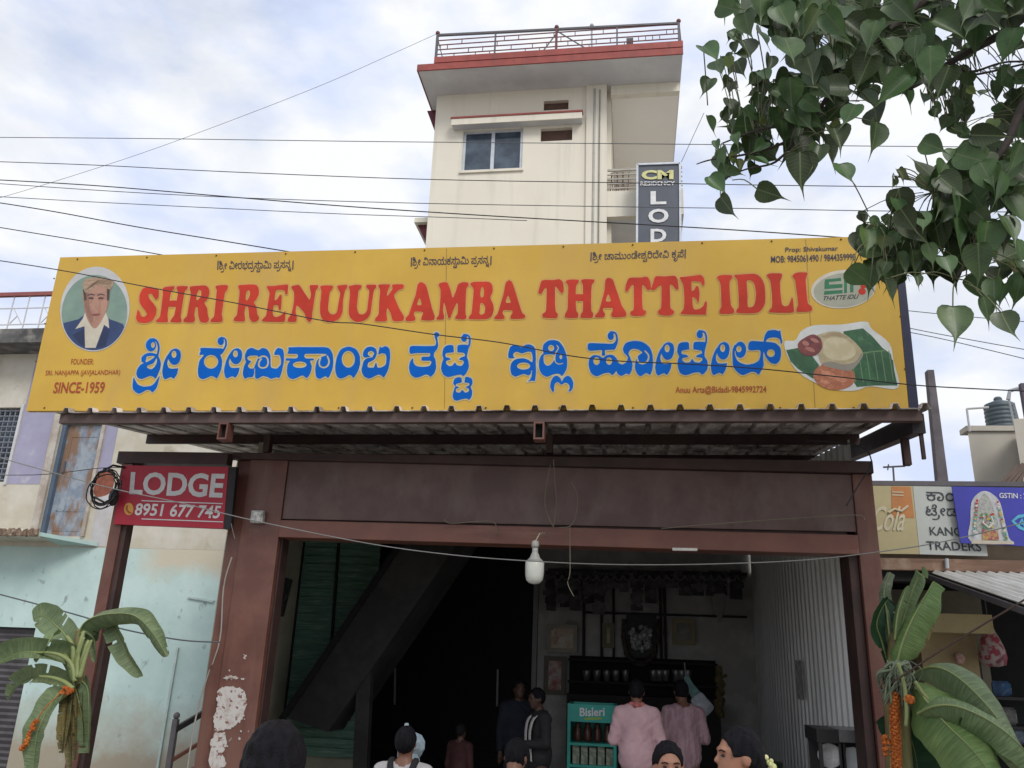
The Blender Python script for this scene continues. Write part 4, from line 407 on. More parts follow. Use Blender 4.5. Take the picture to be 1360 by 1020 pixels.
[508,-25,-4,3,5,10,0,4,-3,5,-4,0,-4,-1,-2,-4,0,-2,-2,-1,-2,0,-2,5,-4,3,-6,0,-2,-1,-3,-4,2,-6,4,0,1,4,2,1,3,-3,-1,-4,-4,-2,-6,0,-3,2,-2,4,0,8,5,5,6,1,6,-1,6,-4,4,4,4,1,8,-2,3,-4,1,-10,-3,-8],
[544,-25,-3,3,0,2,3,2,2,0,2,-2,0,-4,-2,-1],
[558,-25,-3,3,4,8,0,4,-2,6,-3,1,-2,0,-4,-2,-4,-8,-4,-3,-2,-1,-6,0,-4,4,-2,3,0,6,2,5,2,1,4,-2,-3,-6,0,-4,1,-2,4,-1,4,3,5,8,3,3,6,1,6,-2,4,-6,0,-10,-3,-6],
[492,-24,-3,4,3,3,2,0,2,-1,0,-4],
[27,-22,1,0,3,2,1,6,-1,4,-2,4,-9,3,-6,0,-5,-3,-1,-4,1,-2,13,-3,4,-4],
[44,-5,-5,3,3,6,-1,4,-3,4,-6,2,-14,0,-2,4,8,1,6,0,8,-2,4,-3,4,-6,0,-8],
[348,-5,-1,1,2,6,-1,2,-4,1,-6,0,-1,1,1,2,6,0,2,2,3,2,0,4,-1,2,-2,1,-2,0,-4,-4,-2,0,-4,4,-6,0,-1,-3,1,-2,2,-1,2,3,2,0,1,-2,-3,-5,-4,0,-5,3,0,6,3,3,2,2,6,0,6,-3,2,3,6,0,4,-3,2,-2,0,-4,-4,-6,3,-4,0,-4,-2,-4],
[520,-5,-3,3,2,8,-3,4,-6,4,-14,-1,-2,3,0,2,6,1,6,0,6,-1,6,-3,5,-5,1,-4,0,-4],
[298,-4,-2,2,2,4,0,4,-2,5,-8,3,-14,-1,-1,5,13,1,8,-2,6,-3,3,-6,0,-6,-1,-5],
[614,-3,-4,3,2,8,-2,4,-4,-5,-4,-2,-6,0,-4,2,-1,3,0,4,1,2,4,4,8,0,4,-1,6,4,4,0,1,-3,-5,-1,-1,-3,3,-6,0,-10],
[224,0,-2,4,0,6,6,0,0,-4,-1,-6],
[597,10,5,0,3,2,0,4,-8,0,-2,-4],
],
'vina': [
[10,-47,-4,2,-2,3,0,6,4,3,3,1,-5,6,0,4,2,3,2,-1,1,-2,1,-3,4,-2,6,1,1,4,-3,3,-10,2,-5,3,-2,2,0,6,3,5,4,2,10,1,8,-2,5,-4,3,-4,1,-6,-2,-8,-7,-8,-1,-6,-5,-8,-6,-3],
[256,-46,-2,2,3,4,1,6,-4,2,-10,0,-1,4,1,1,6,1,6,6,2,4,0,8,-1,2,-5,3,-4,0,-6,-3,-1,-2,1,-8,-1,-6,-3,-6,-6,-4,-8,-1,-8,3,-4,4,-2,6,0,10,2,4,4,5,4,2,8,1,4,-1,6,-4,8,4,6,1,4,-1,6,-4,6,4,6,1,4,-1,5,-5,2,-4,0,-8,-1,-4,-6,-9,-6,-4,-3,5,7,4,3,4,1,4,0,8,-6,5,-4,0,-7,-5,0,-8,-1,-4,-6,-8,6,-3,1,-5,-4,-10],
[314,-46,-2,2,3,6,0,4,-3,2,-20,0,-2,2,0,3,12,0,2,1,-2,4,-10,0,-2,2,0,2,3,2,-2,4,0,4,2,6,9,4,10,-1,4,-3,2,-4,0,-6,-2,-4,4,-2,0,-4,-10,0,-2,-2,1,-2,7,-3,4,-3,0,-8,-3,-4],
[356,-46,-2,2,3,6,0,4,-1,1,-4,1,-26,0,-2,0,0,4,26,1,6,-1,2,1,26,0,3,3,4,4,1,6,-1,6,-2,4,-3,1,-6,-1,-2,-2,0,-2,4,0,3,-4,-1,-3,-4,-1,-4,2,-2,2,0,8,4,4,4,2,8,-1,2,-2,4,-5,1,-8,-1,-6,-2,-5,-6,-5,-4,-2,-22,0,0,-8,-3,-4],
[526,-46,-2,2,3,4,0,4,-3,4,-34,0,-1,0,0,4,33,1,4,-1,4,-2,2,-4,0,-6,-3,-4],
[578,-46,-4,2,4,6,0,4,-2,1,-2,1,-28,0,-1,0,0,4,27,1,8,-2,3,-5,0,-4,-3,-6],
[620,-46,-3,2,3,4,0,6,-2,2,-30,0,-1,2,0,2,1,1,20,0,6,3,5,6,1,2,0,8,-2,3,-2,2,-4,0,-2,-2,-6,-8,-2,-3,-4,-1,-6,0,-4,4,-1,3,0,6,3,5,0,1,4,-2,-2,-6,0,-4,1,-2,3,-1,5,3,5,9,4,2,6,1,4,-2,4,-4,1,-2,0,-10,-3,-6,-4,-6,2,0,5,-4,0,-6,-3,-6],
[108,-45,-6,3,-1,4,0,4,5,4,4,0,5,-2,5,-4,5,4,4,8,1,4,0,10,-1,4,-5,3,-4,0,-4,-3,-1,-4,-3,-1,-1,1,-1,4,-2,2,-4,1,-4,0,-4,-3,-1,-2,0,-4,3,-2,2,0,2,1,0,3,4,1,0,-7,-2,-2,-8,0,-5,4,-1,4,1,6,1,2,4,3,6,1,6,-1,4,-4,8,5,8,-1,4,-4,3,-5,0,-12,-2,-8,-5,-7,-6,-6,-6,-3],
[418,-45,-4,3,-3,4,1,4,2,3,8,1,4,-2,4,-4,2,0,5,6,3,8,1,6,-1,8,-4,5,-4,0,-6,-4,0,-4,-4,0,-1,1,0,2,-3,4,-4,1,-4,0,-3,-3,-2,-2,1,-4,2,-2,3,0,1,4,4,1,1,-1,0,-4,-3,-4,-6,0,-4,2,-3,4,0,6,3,5,6,3,4,0,6,-2,4,-3,6,5,4,0,4,-1,6,-4,6,4,6,1,8,-4,3,-4,1,-8,-1,-4,-3,-6,-6,-6,-4,-3,-3,5,9,6,2,4,1,8,-3,5,-2,2,-4,0,-4,-1,-5,-4,1,-8,-1,-6,-4,-10,-3,-5,-10,-7],
[10,-42,6,0,1,2,-3,3,-4,-1,-2,-2],
[109,-40,5,0,1,2,-2,2,-3,2,-4,-2,0,-3],
[419,-40,5,0,1,2,-2,2,-3,2,-4,-4],
[20,-36,2,0,0,4,-8,0],
[58,-33,-4,3,-3,2,-2,6,0,6,1,6,4,6,8,5,2,-1,1,-2,-7,-6,-4,-8,8,0,4,-1,3,-3,1,-6,-2,-5,-4,-2],
[140,-32,0,4,2,1,20,0,2,1,6,6,3,8,0,4,-1,3,-2,2,-4,0,-5,-3,-5,-8,-4,-3,-6,0,-4,3,-2,4,0,8,2,4,5,-2,-3,-8,2,-3,2,-2,4,2,6,8,4,4,6,1,6,-3,4,-7,0,-6,-3,-8,-4,-4,1,-1,18,0,6,3,3,4,1,8,-2,6,-2,3,-6,0,-4,-3,0,-3,4,1,3,-2,0,-4,-1,-1,-4,-1,-6,4,0,8,4,4,6,2,6,-1,3,-3,3,-4,1,-6,-1,-10,-4,-6,-6,-3,-4,-1],
[60,-28,5,2,-1,4,-4,2,-5,-2,1,-4],
[222,-28,6,0,4,2,3,2,2,8,-2,8,-7,5,-6,0,-4,-2,-3,-7,0,-8,3,-5],
[342,-25,-3,1,0,4,1,2,4,0,2,-2,0,-2,-2,-3],
[356,-25,-3,3,4,8,0,6,-3,4,-4,1,-3,-1,-9,-12,-2,-1,-6,0,-4,3,-2,4,0,6,2,5,2,0,3,-1,-2,-6,0,-4,3,-3,5,3,7,9,4,3,4,0,6,-3,4,-5,0,-8,-2,-6,-3,-4],
[526,-25,-3,3,4,8,0,8,-3,3,-4,0,-2,-1,-3,-2,-1,-4,-2,-1,-2,0,-2,5,-4,3,-4,0,-4,-1,-2,-4,0,-4,1,-2,5,0,1,2,-1,2,2,1,3,-1,0,-4,-1,-2,-4,-2,-6,0,-4,4,-1,4,1,6,4,4,6,2,6,-1,6,-4,2,3,6,2,6,-1,5,-5,1,-4,0,-8,-3,-6],
[562,-25,-2,1,0,4,2,2,2,0,3,-4,-1,-2,-2,-1],
[576,-25,-3,3,5,10,0,4,-2,4,-2,1,-4,0,-4,-4,-6,-8,-2,-2,-8,0,-3,3,-2,4,0,6,2,6,1,0,4,-2,-3,-8,1,-3,4,-2,4,2,4,8,4,4,6,1,8,-3,3,-7,0,-6,-3,-8],
[510,-24,-2,2,0,4,2,1,2,0,3,-3,0,-2,-3,-2],
[27,-22,1,0,3,2,1,6,-1,4,-2,4,-9,3,-6,0,-5,-3,-1,-4,1,-2,13,-3,4,-4],
[300,-16,8,-1,4,2,2,5,-2,4,-4,3,-6,0,-4,-3,-2,-2,0,-4,2,-3],
[44,-5,-5,3,3,6,-1,4,-3,4,-6,2,-14,0,-2,4,8,1,6,0,8,-2,4,-3,4,-6,0,-8],
[368,-5,-3,1,2,4,-1,4,-4,1,-6,0,-1,1,1,2,6,0,4,3,2,3,-2,4,-4,1,-2,-4,-4,0,-4,4,-4,0,-3,-3,1,-2,2,-1,2,3,2,0,1,0,0,-4,-1,-2,-6,-1,-5,5,0,4,3,3,2,2,6,0,6,-2,4,2,4,0,4,-2,2,-3,0,-4,-3,-6,2,-2,1,-4,-2,-5],
[540,-5,-5,3,2,4,0,4,-3,6,-6,2,-14,-1,-2,5,8,1,6,0,6,-1,6,-4,4,-6,0,-8],
[632,-3,-3,3,1,8,-2,3,-1,1,-4,-6,-3,-1,-6,0,-4,3,-1,6,3,4,4,2,10,-1,6,4,6,0,-2,-4,-4,0,-1,-3,3,-4,1,-4,-1,-8],
[615,10,5,-1,4,5,-2,2,-4,0,-3,-2,-1,-2],
],
'cham': [
[320,-48,-6,3,-3,5,1,4,4,1,3,-3,-3,-4,2,-1,6,0,2,3,0,4,-2,3,-4,1,-30,0,0,4,5,2,-5,10,0,8,3,6,5,4,8,-1,4,-3,6,3,6,1,6,-3,3,-5,0,-6,-2,-10,-4,-6,4,-2,2,-4,0,-6,-3,-6],
[476,-48,-8,3,-2,3,0,4,2,3,4,0,1,-3,-1,-4,2,-1,4,0,3,3,0,4,-3,3,-2,1,-31,0,0,4,5,2,-5,10,0,8,3,6,6,4,6,-1,6,-3,4,3,6,1,6,-2,3,-4,1,-6,0,-6,-3,-8,-4,-4,6,-4,1,-4,0,-4,-1,-2,-4,-4],
[656,-48,-7,2,-3,6,2,4,4,1,2,-3,-2,-4,0,0,6,-1,3,3,0,4,-3,3,-2,1,-32,0,-1,0,0,4,31,1,6,-1,4,-2,2,-4,0,-6,-4,-6],
[10,-47,-4,2,-2,3,0,6,4,3,3,1,-5,6,0,4,2,3,2,-1,1,-2,1,-3,4,-2,6,1,1,4,-3,3,-10,2,-5,3,-2,2,0,6,3,5,4,2,10,1,8,-2,5,-4,3,-4,1,-6,-2,-8,-7,-8,-1,-6,-5,-8,-6,-3],
[202,-46,-2,2,3,4,0,6,-3,2,-34,0,-1,2,0,2,1,1,26,0,2,1,4,3,5,7,-1,10,-2,3,-4,0,-4,-3,-2,-5,-4,0,-1,1,0,2,-3,4,-2,1,-6,0,-4,-3,0,-6,2,-2,2,0,2,1,2,3,2,1,1,-5,-3,-4,-6,0,-4,2,-3,6,1,6,2,3,6,3,4,0,6,-2,4,-3,4,4,6,1,4,-1,4,-3,6,3,6,1,6,-1,4,-4,6,4,6,1,6,-1,4,-5,2,-4,0,-8,-2,-6,-4,-6,-8,-5,-2,5,6,4,5,8,0,8,-3,4,-2,1,-6,0,-6,-4,0,-9,-2,-6,-6,-7,-6,-4,-2,5,6,4,4,4,1,4,0,8,-2,4,-3,1,-6,0,-5,-5,-1,-8,-3,-6,-4,-6,3,0,4,-6,0,-6,-3,-4],
[388,-46,-3,2,4,8,-3,4,-26,0,0,4,3,2,0,4,1,3,4,-3,0,-4,4,-2,4,1,3,3,0,2,-3,3,-10,2,-5,3,-1,4,0,4,2,4,4,3,6,1,10,-1,8,-5,3,-6,0,-10,-4,-8,4,-4,0,-6,-3,-6],
[606,-46,-3,2,4,6,0,4,-1,1,-4,1,-21,0,1,5,12,0,1,1,-1,3,0,1,-12,0,-1,2,1,3,3,1,-2,4,0,6,2,4,5,3,4,1,8,-1,6,-3,2,-4,0,-6,-2,-4,4,-2,0,-4,-10,0,-2,-2,1,-2,7,-3,4,-5,-1,-8,-3,-3],
[532,-45,-4,2,-3,5,1,4,2,3,8,1,3,-2,5,-4,2,1,4,5,4,8,0,14,-4,5,-4,0,-4,-2,-2,-6,-4,0,-1,1,-1,4,-2,2,-4,1,-4,0,-4,-2,-1,-3,1,-5,2,-1,3,0,1,4,2,1,2,-1,1,-4,-3,-4,-8,0,-3,2,-2,4,0,8,5,4,6,2,6,-1,6,-4,4,4,2,1,8,-1,5,-5,2,-4,0,-12,-2,-8,-4,-6,-9,-9,-8,-2],
[418,-44,-6,2,-4,4,0,6,2,6,-4,6,0,8,2,6,4,4,4,3,8,1,10,-3,3,-3,3,-8,0,-10,-2,-8,-3,-6,-5,-5,-4,-2],
[10,-42,6,0,1,2,-3,3,-4,-1,-2,-2],
[533,-40,5,0,1,2,-2,2,-3,2,-4,-4],
[416,-38,6,-1,4,1,5,4,1,4,-6,-2,-6,0,-6,1,-1,-1,0,-4],
[20,-36,2,0,0,4,-8,0],
[58,-33,-4,3,-3,2,-2,6,0,6,1,6,4,6,8,5,2,-1,1,-2,-7,-6,-4,-8,8,0,4,-1,3,-3,1,-6,-2,-5,-4,-2],
[98,-33,-4,2,-4,5,0,4,2,2,4,0,-1,-4,3,-4,5,0,2,4,-2,4,-7,4,-4,4,0,8,4,5,8,1,6,-2,2,-3,4,3,6,2,2,0,6,-3,3,-5,0,-6,-2,-4,3,-2,0,-2,0,-2,-5,0,1,-5,18,0,2,2,5,5,1,4,0,6,-2,5,-4,2,-4,0,-2,-2,-2,-3,0,-1,4,1,2,-2,1,-2,-1,-2,-4,-2,-5,2,-1,4,0,6,4,5,6,1,6,-1,4,-3,2,-4,1,-6,-1,-8,-4,-7,-4,-3,-6,-2,-30,0,-1,0,0,4,7,1,2,3,-2,2,-6,0,-1,4,9,2,4,4,0,6,-4,3,-4,0,-5,-5,-1,-3,-2,0,-2,1,-1,4,-3,2,-2,1,-4,0,-3,-3,0,-4,11,-10,2,-4,-1,-4,-3,-4],
[346,-33,-4,1,-5,6,-1,4,0,8,4,8,4,4,6,4,2,-4,-8,-7,-3,-3,0,-4,9,0,3,-2,3,-4,0,-6,-4,-4],
[500,-33,-4,2,-5,7,0,10,1,4,3,4,4,4,5,4,3,-4,-9,-8,-2,-6,8,0,4,-2,3,-4,0,-6,-3,-4],
[60,-28,5,2,-1,4,-4,2,-5,-2,1,-4],
[268,-29,-6,2,-3,3,-2,6,0,10,4,6,3,3,8,1,6,-2,5,-4,2,-6,0,-8,-1,-4,-4,-5,-6,-2],
[346,-28,4,1,1,3,0,2,-3,2,-6,0,-1,-2,0,-2],
[501,-28,5,2,0,4,-2,2,-6,0,-2,-2,0,-2],
[308,-28,10,1,4,3,0,1,-6,0,-2,1,-1,6,1,4,2,1,6,0,4,-1,0,0,0,6,-4,3,-4,0,-2,-1,-3,-6,-1,0,-4,0,-4,7,-4,0,-4,-3,-1,-2,0,-8,2,-6,3,-3],
[464,-28,8,1,6,5,3,8,0,4,-3,6,-2,1,-4,0,-4,-4,0,-3,-2,-1,-2,0,-2,5,-4,3,-4,0,-3,-3,-1,-2,0,-8,2,-6,4,-3],
[418,-26,10,-1,6,5,1,4,0,6,-3,6,-6,3,-4,0,-6,-2,-5,-7,0,-8,2,-2],
[383,-24,1,-1,2,1,2,4,0,8,-2,4,-2,3,-6,2,-8,0,-3,-1,-2,-2,1,-5,2,-2,12,-3,3,-4],
[660,-25,-3,3,4,8,0,8,-3,3,-4,0,-2,-1,-3,-2,-1,-4,-2,-1,-2,0,-2,4,-4,4,-4,0,-4,-1,-2,-4,0,-4,1,-2,4,0,1,4,2,1,3,-1,0,-4,-1,-2,-4,-2,-6,0,-4,4,-1,2,0,6,1,2,4,4,6,2,6,-1,6,-4,2,3,6,2,6,-1,5,-5,1,-4,0,-8,-3,-6],
[266,-24,8,0,5,4,1,4,0,6,-2,5,-4,2,-6,0,-4,-3,-2,-2,0,-10],
[644,-24,-2,2,0,4,2,1,2,0,3,-3,-2,-4],
[27,-22,1,0,3,2,1,6,-1,4,-2,4,-9,3,-6,0,-5,-3,-1,-4,1,-2,13,-3,4,-4],
[318,-18,4,-1,2,3,-4,2,-3,-2],
[592,-16,8,-1,4,3,1,6,-2,4,-3,1,-6,0,-5,-3,-1,-2,0,-6],
[44,-5,-5,3,3,6,-1,4,-3,4,-6,2,-14,0,-2,4,8,1,6,0,8,-2,4,-3,4,-6,0,-8],
[398,-5,-2,1,2,4,-1,4,-3,1,-6,0,-2,1,0,2,6,0,4,2,3,2,-1,6,-2,1,-2,0,-4,-4,-2,0,-4,4,-6,0,-1,-3,1,-2,1,0,3,2,2,0,0,-2,-1,-4,-5,-1,-5,3,-1,4,3,6,3,1,6,0,4,-2,4,2,6,0,4,-3,2,-4,-1,-4,-3,-4,3,-4,0,-4,-2,-4],
[618,-3,-3,3,3,8,0,4,-1,4,-5,5,-6,1,-6,-4,0,-1,6,0,4,-3,1,-4,-3,-4,-8,-1,-4,3,-1,4,0,6,5,6,4,2,6,0,4,-1,6,-5,2,-4,0,-10,-2,-8],
[602,8,2,0,2,2,-1,2,-3,2,-3,-2],
],
'kaan': [
[4,-32,-1,2,1,3,12,0,1,1,0,2,-1,2,-13,0,0,4,4,2,-3,6,1,4,5,6,10,2,4,-1,6,-3,2,-6,-2,-8,3,-2,0,-4,-10,0,-1,-4,2,-1,22,0,4,3,3,4,2,4,0,6,-2,4,-3,3,-4,0,-2,-1,-2,-2,0,-3,4,1,2,-2,0,-4,-4,-2,-4,2,-3,2,0,8,3,4,6,2,6,-1,5,-3,3,-8,0,-6,-3,-10,-3,-3,-8,-3],
[74,-29,-4,3,-5,6,0,12,3,6,4,3,6,1,6,-1,4,-2,4,-5,1,-4,0,-8,-1,-4,-3,-4,-3,-2,-4,-1],
[75,-24,7,0,4,4,2,4,0,6,-3,4,-3,2,-6,0,-4,-2,-2,-3,0,-9],
[14,-16,8,-1,2,2,3,3,-1,4,-6,5,-4,0,-4,-2,-2,-2,-1,-3,2,-4],
],
'trade': [
[36,-48,-2,1,-4,3,-2,6,2,3,4,0,2,-3,-2,-4,2,-1,4,0,2,3,0,4,-4,4,-12,0,0,4,2,1,10,0,1,1,1,2,-2,1,-6,1,-1,4,1,1,5,1,3,2,2,4,0,4,-3,2,-4,0,-4,-2,-3,-5,-2,0,-2,1,-2,5,-4,1,-4,0,-4,-2,-2,-3,0,-3,10,0,4,-3,2,-5,0,-2,-3,-4,-7,-2,-2,-2,0,-2,4,-2,0,-2,0,-2,-4,0,-4,2,-2,4,0,2,2,6,-4,6,-1,6,1,6,4,6,6,2,4,0,10,-4,4,3,6,1,4,-1,4,-3,2,-4,0,-4,-2,-6,-3,-2,2,-4,0,-8,3,-4,0,-6,-2,-4,-4,-3],
[120,-46,-2,2,2,5,1,3,-3,3,-32,1,-1,0,0,4,5,2,-5,10,0,8,2,6,3,2,4,2,2,0,4,-1,6,-3,4,3,6,1,6,-2,3,-4,1,-4,0,-6,-2,-8,-3,-6,5,-4,0,-6,-3,-6,-1,-2],
[70,-33,-4,2,-4,3,-2,6,0,6,1,4,5,8,8,5,3,-3,-7,-6,-3,-4,-2,-4,9,0,2,-1,4,-3,1,-6,-3,-5,-4,-2],
[69,-28,3,0,3,2,1,2,-2,2,-2,2,-6,-2],
[104,-28,8,1,5,3,-1,1,-4,0,-3,3,-1,4,4,5,9,-1,0,4,-3,4,-6,0,-2,-2,-2,-4,-2,0,-2,0,-6,6,-3,0,-3,-2,-2,-2,0,-8,2,-5,4,-3],
[15,-22,3,0,0,4,-2,2,-6,-1,0,-1],
[114,-18,4,0,0,2,-4,1,-1,-1],
[54,-5,-3,3,1,7,-1,3,-3,4,-4,2,-16,0,0,4,6,1,6,0,10,-2,4,-3,3,-4,1,-6,-1,-4,-2,-4],
],
}

OUTL = {}
for k, polys in DELTAS.items():
    cs = []
    for v in polys:
        x, y = v[0], v[1]; pts = [(x, y)]
        for i in range(2, len(v), 2): x += v[i]; y += v[i+1]; pts.append((x, y))
        cs.append(pts)
    OUTL[k] = (0, cs)
def fill_outlines(cs):
    cu = bpy.data.curves.new('outline', 'CURVE'); cu.dimensions = '2D'; cu.fill_mode = 'BOTH'
    for c in cs:
        sp = cu.splines.new('POLY'); sp.points.add(len(c)-1); sp.use_cyclic_u = True
        for i, (x, y) in enumerate(c): sp.points[i].co = (x, y, 0, 1)
    o = bpy.data.objects.new('outline', cu); COL.objects.link(o)
    me = bpy.data.meshes.new_from_object(o)
    bpy.data.objects.remove(o); bpy.data.curves.remove(cu)
    return me
def text_mesh(s, bold=0.0, shear=0.0, spacing=1.0):
    cu = bpy.data.curves.new('text', 'FONT'); cu.body = s; cu.offset = bold; cu.shear = shear; cu.space_character = spacing; cu.resolution_u = 3
    o = bpy.data.objects.new('text', cu); COL.objects.link(o)
    me = bpy.data.meshes.new_from_object(o)
    bpy.data.objects.remove(o); bpy.data.curves.remove(cu)
    return me
def remap(me, fn):
    n = len(me.vertices); co = np.empty(n*3); me.vertices.foreach_get('co', co); co = co.reshape(-1, 3)
    new = np.array([fn(x, y) for x, y, z in co]).ravel(); me.vertices.foreach_set('co', new); me.update(); return me
def into_quad(me, tl, tr, br, bl):
    n = len(me.vertices); co = np.empty(n*3); me.vertices.foreach_get('co', co); co = co.reshape(-1, 3)
    x0, y0 = co[:, :2].min(0); x1, y1 = co[:, :2].max(0)
    def fn(x, y):
        u = (x-x0)/(x1-x0); v = (y-y0)/(y1-y0)
        return tuple((Vector(bl)*(1-u)+Vector(br)*u)*(1-v)+(Vector(tl)*(1-u)+Vector(tr)*u)*v)
    return remap(me, fn)
def text_px(s, box, Y, bold=0.0, shear=0.0, spacing=1.0):
    "text filling the four photo corners tl, tr, br, bl on the plane at depth Y"
    return into_quad(text_mesh(s, bold, shear, spacing), *[P(x, y, Y) for x, y in box])
def pxpoly(pts, Y): return [P(x, y, Y) for x, y in pts]
def ellipse_px(cx, cy, rx, ry, n=40, rot=0.0):
    o = []
    for k in range(n):
        t = 2*math.pi*k/n; x, y = rx*math.cos(t), ry*math.sin(t)
        o.append((cx+x*math.cos(rot)-y*math.sin(rot), cy+x*math.sin(rot)+y*math.cos(rot)))
    return o
def smooth_px(pts, n=5):
    m = len(pts); o = []
    for i in range(m):
        p0, p1, p2, p3 = [Vector(pts[(i+k) % m]+(0,)) for k in (-1, 0, 1, 2)]
        for k in range(n):
            t = k/n; q = 0.5*((2*p1)+(p2-p0)*t+(2*p0-5*p1+4*p2-p3)*t*t+(3*p1-p0-3*p2+p3)*t**3); o.append((q.x, q.y))
    return o
# ---------------------------------------------------------------- setting
asphalt = M('pale_road', (0.36, 0.335, 0.30), 0.9, (0.26, 0.245, 0.22), 3.0, bump=0.3, bscale=60, c3=(0.38, 0.33, 0.27), s3=0.6)  # road colour paled to bounce more light under the canopy
concrete = M('concrete', (0.40, 0.375, 0.34), 0.9, (0.28, 0.265, 0.24), 2.0, bump=0.25, bscale=30)
def ground_z(x, y):
    "the yard of the old house lies a little lower than the street"
    f = lambda v: max(0.0, min(1.0, v))
    return -.40*f((-x-3.8)/1.2)*f((y-7.2)/3.0)
gx = [-600, -200, -60, -30, -20]+[-16+.8*i for i in range(45)]+[24, 40, 100, 600]; gy = [-300, -60, -20, -5]+[.6*i for i in range(50)]+[34, 50, 100, 300, 900]
g = MB(); g.add([(x, y, ground_z(x, y)) for y in gy for x in gx], [(j*len(gx)+i, j*len(gx)+i+1, (j+1)*len(gx)+i+1, (j+1)*len(gx)+i) for j in range(len(gy)-1) for i in range(len(gx)-1)])
solo('road', g.mesh(), asphalt, None, None, base=(0, 0, 0), kind='structure', smooth=True)
g = MB().box(-3.62, 2.12, 6.75, 16.4, -0.2, 0.13)
solo('plinth', g.mesh(), concrete, None, None, base=(0, 6.3, 0), kind='structure')
FL = 0.13   # top of the pavement and of the shop floor

# ---------------------------------------------------------------- materials
brown = M('brown_paint', (0.158, 0.069, 0.050), 0.42, (0.118, 0.048, 0.036), 3.0, c3=(0.170, 0.090, 0.070), s3=2.6, lo3=0.5, hi3=0.72, st3=(1.6, 1, .22), bump=0.12, bscale=9)
brown_dark = M('dark_brown_paint', (0.06, 0.032, 0.028), 0.55, (0.04, 0.022, 0.02), 4.0)
brown_red = M('red_brown_paint', (0.185, 0.075, 0.05), 0.45, (0.15, 0.06, 0.045), 2.5, c3=(0.27, 0.14, 0.10), s3=1.6, st3=(.3, 1, 3))
black_void = M('hollow_dark', (0.006, 0.006, 0.006), 0.9)
sheet_under = M('weathered_roof_sheet', (0.74, 0.69, 0.66), 0.7, (0.36, 0.31, 0.29), 5.0, stretch=(2.0, .5, 1), c3=(0.06, 0.045, 0.04), s3=3.0, lo3=0.5, hi3=0.68)
wall_sheet = M('white_wall_sheet', (0.92, 0.92, 0.90), 0.5, (0.76, 0.77, 0.74), 1.6, stretch=(1, 1, .25), c3=(0.62, 0.60, 0.55), s3=1.0, st3=(1, 1, .3))
dark_wall = M('dark_grey_wall', (0.11, 0.108, 0.10), 0.85, (0.06, 0.06, 0.055), 1.6)  # mottled dark grey
tile_wall = M('greyed_tile_wall', (0.60, 0.59, 0.55), 0.4, (0.42, 0.41, 0.38), 2.2, c3=(0.25, 0.24, 0.22), s3=1.1)  # white tile greyed in its colour to suit the dim interior
gloom_black = M('gloom_black_wall', (0.018, 0.018, 0.019), 0.9)  # near-black colour stands in for the deep shade indoors
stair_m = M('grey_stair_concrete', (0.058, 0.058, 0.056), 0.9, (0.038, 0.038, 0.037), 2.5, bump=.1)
olive_wall = M('olive_stained_wall', (0.42, 0.40, 0.31), 0.85, (0.29, 0.28, 0.22), 1.4)

# ---------------------------------------------------------------- the shed of the shop
shop = thing('shop_building', 'brown steel framed shop shed with dark open front under the yellow signboard', 'shop', (-0.8, 7.0, 0))
SL = 0.13
def roof_z(y): return 3.56+SL*(y-6.2)
# columns
c = MB().box(-3.44, -3.08, 7.0, 7.20, FL, 3.40)
lc = c.build('column', brown, shop, bevel=0.006)
MB().box(-3.58, -3.446, 7.035, 7.20, FL, 3.40).build('column_flange', brown, lc, bevel=0.005)
MB().box(-3.075, -3.06, 7.06, 7.2, FL, 2.7).build('column_edge_angle', brown_dark, lc)
c = MB().box(1.80, 1.955, 7.0, 7.36, FL, 3.30)
rc = c.build('column', brown, shop, bevel=0.006)
MB().box(1.725, 1.795, 7.05, 7.36, FL, 2.86).build('column_flange', brown_dark, rc, bevel=0.005)
# flaked patches on the left column
flake = M('flaked_primer', (0.50, 0.475, 0.45), 0.9, (0.40, 0.33, 0.30), 14.0, lo=0.36, hi=0.5, c3=(0.2, 0.1, 0.08), s3=22, lo3=.56, hi3=.6)
rng = random.Random(3)
for pts in ([(292, 915), (303, 912), (318, 914), (326, 922), (327, 935), (322, 952), (314, 962), (300, 969), (287, 971), (284, 955), (288, 938), (288, 925)],
            [(297, 900), (304, 897), (313, 899), (316, 902), (306, 903), (298, 902)],
            [(284, 975), (297, 973), (301, 985), (296, 1000), (300, 1016), (280, 1022), (279, 1000)],
            [(320, 901), (326, 901), (323, 903)], [(324, 868), (327, 872), (325, 875)]):
    q = []
    for x, y in smooth_px(pts, 5): q.append((x+rng.uniform(-1.5, 1.5), y+rng.uniform(-1.5, 1.5)))
    MB().poly(pxpoly(q, 6.996)).build('flaked_paint_patch', flake, lc)
for k in range(26):
    x0_, y0_ = rng.gauss(305, 13), rng.gauss(962, 32); r_ = rng.uniform(.6, 2.2)
    if 284 < x0_ < 330 and y0_ < 1016: MB().poly(pxpoly([(x0_+r_*rng.uniform(.5, 1.2)*math.cos(a), y0_+r_*rng.uniform(.5, 1.3)*math.sin(a)) for a in (0, 1.1, 2.2, 3.2, 4.3, 5.3)], 6.9945-.0004*k)).build('flaked_paint_patch', flake, lc)
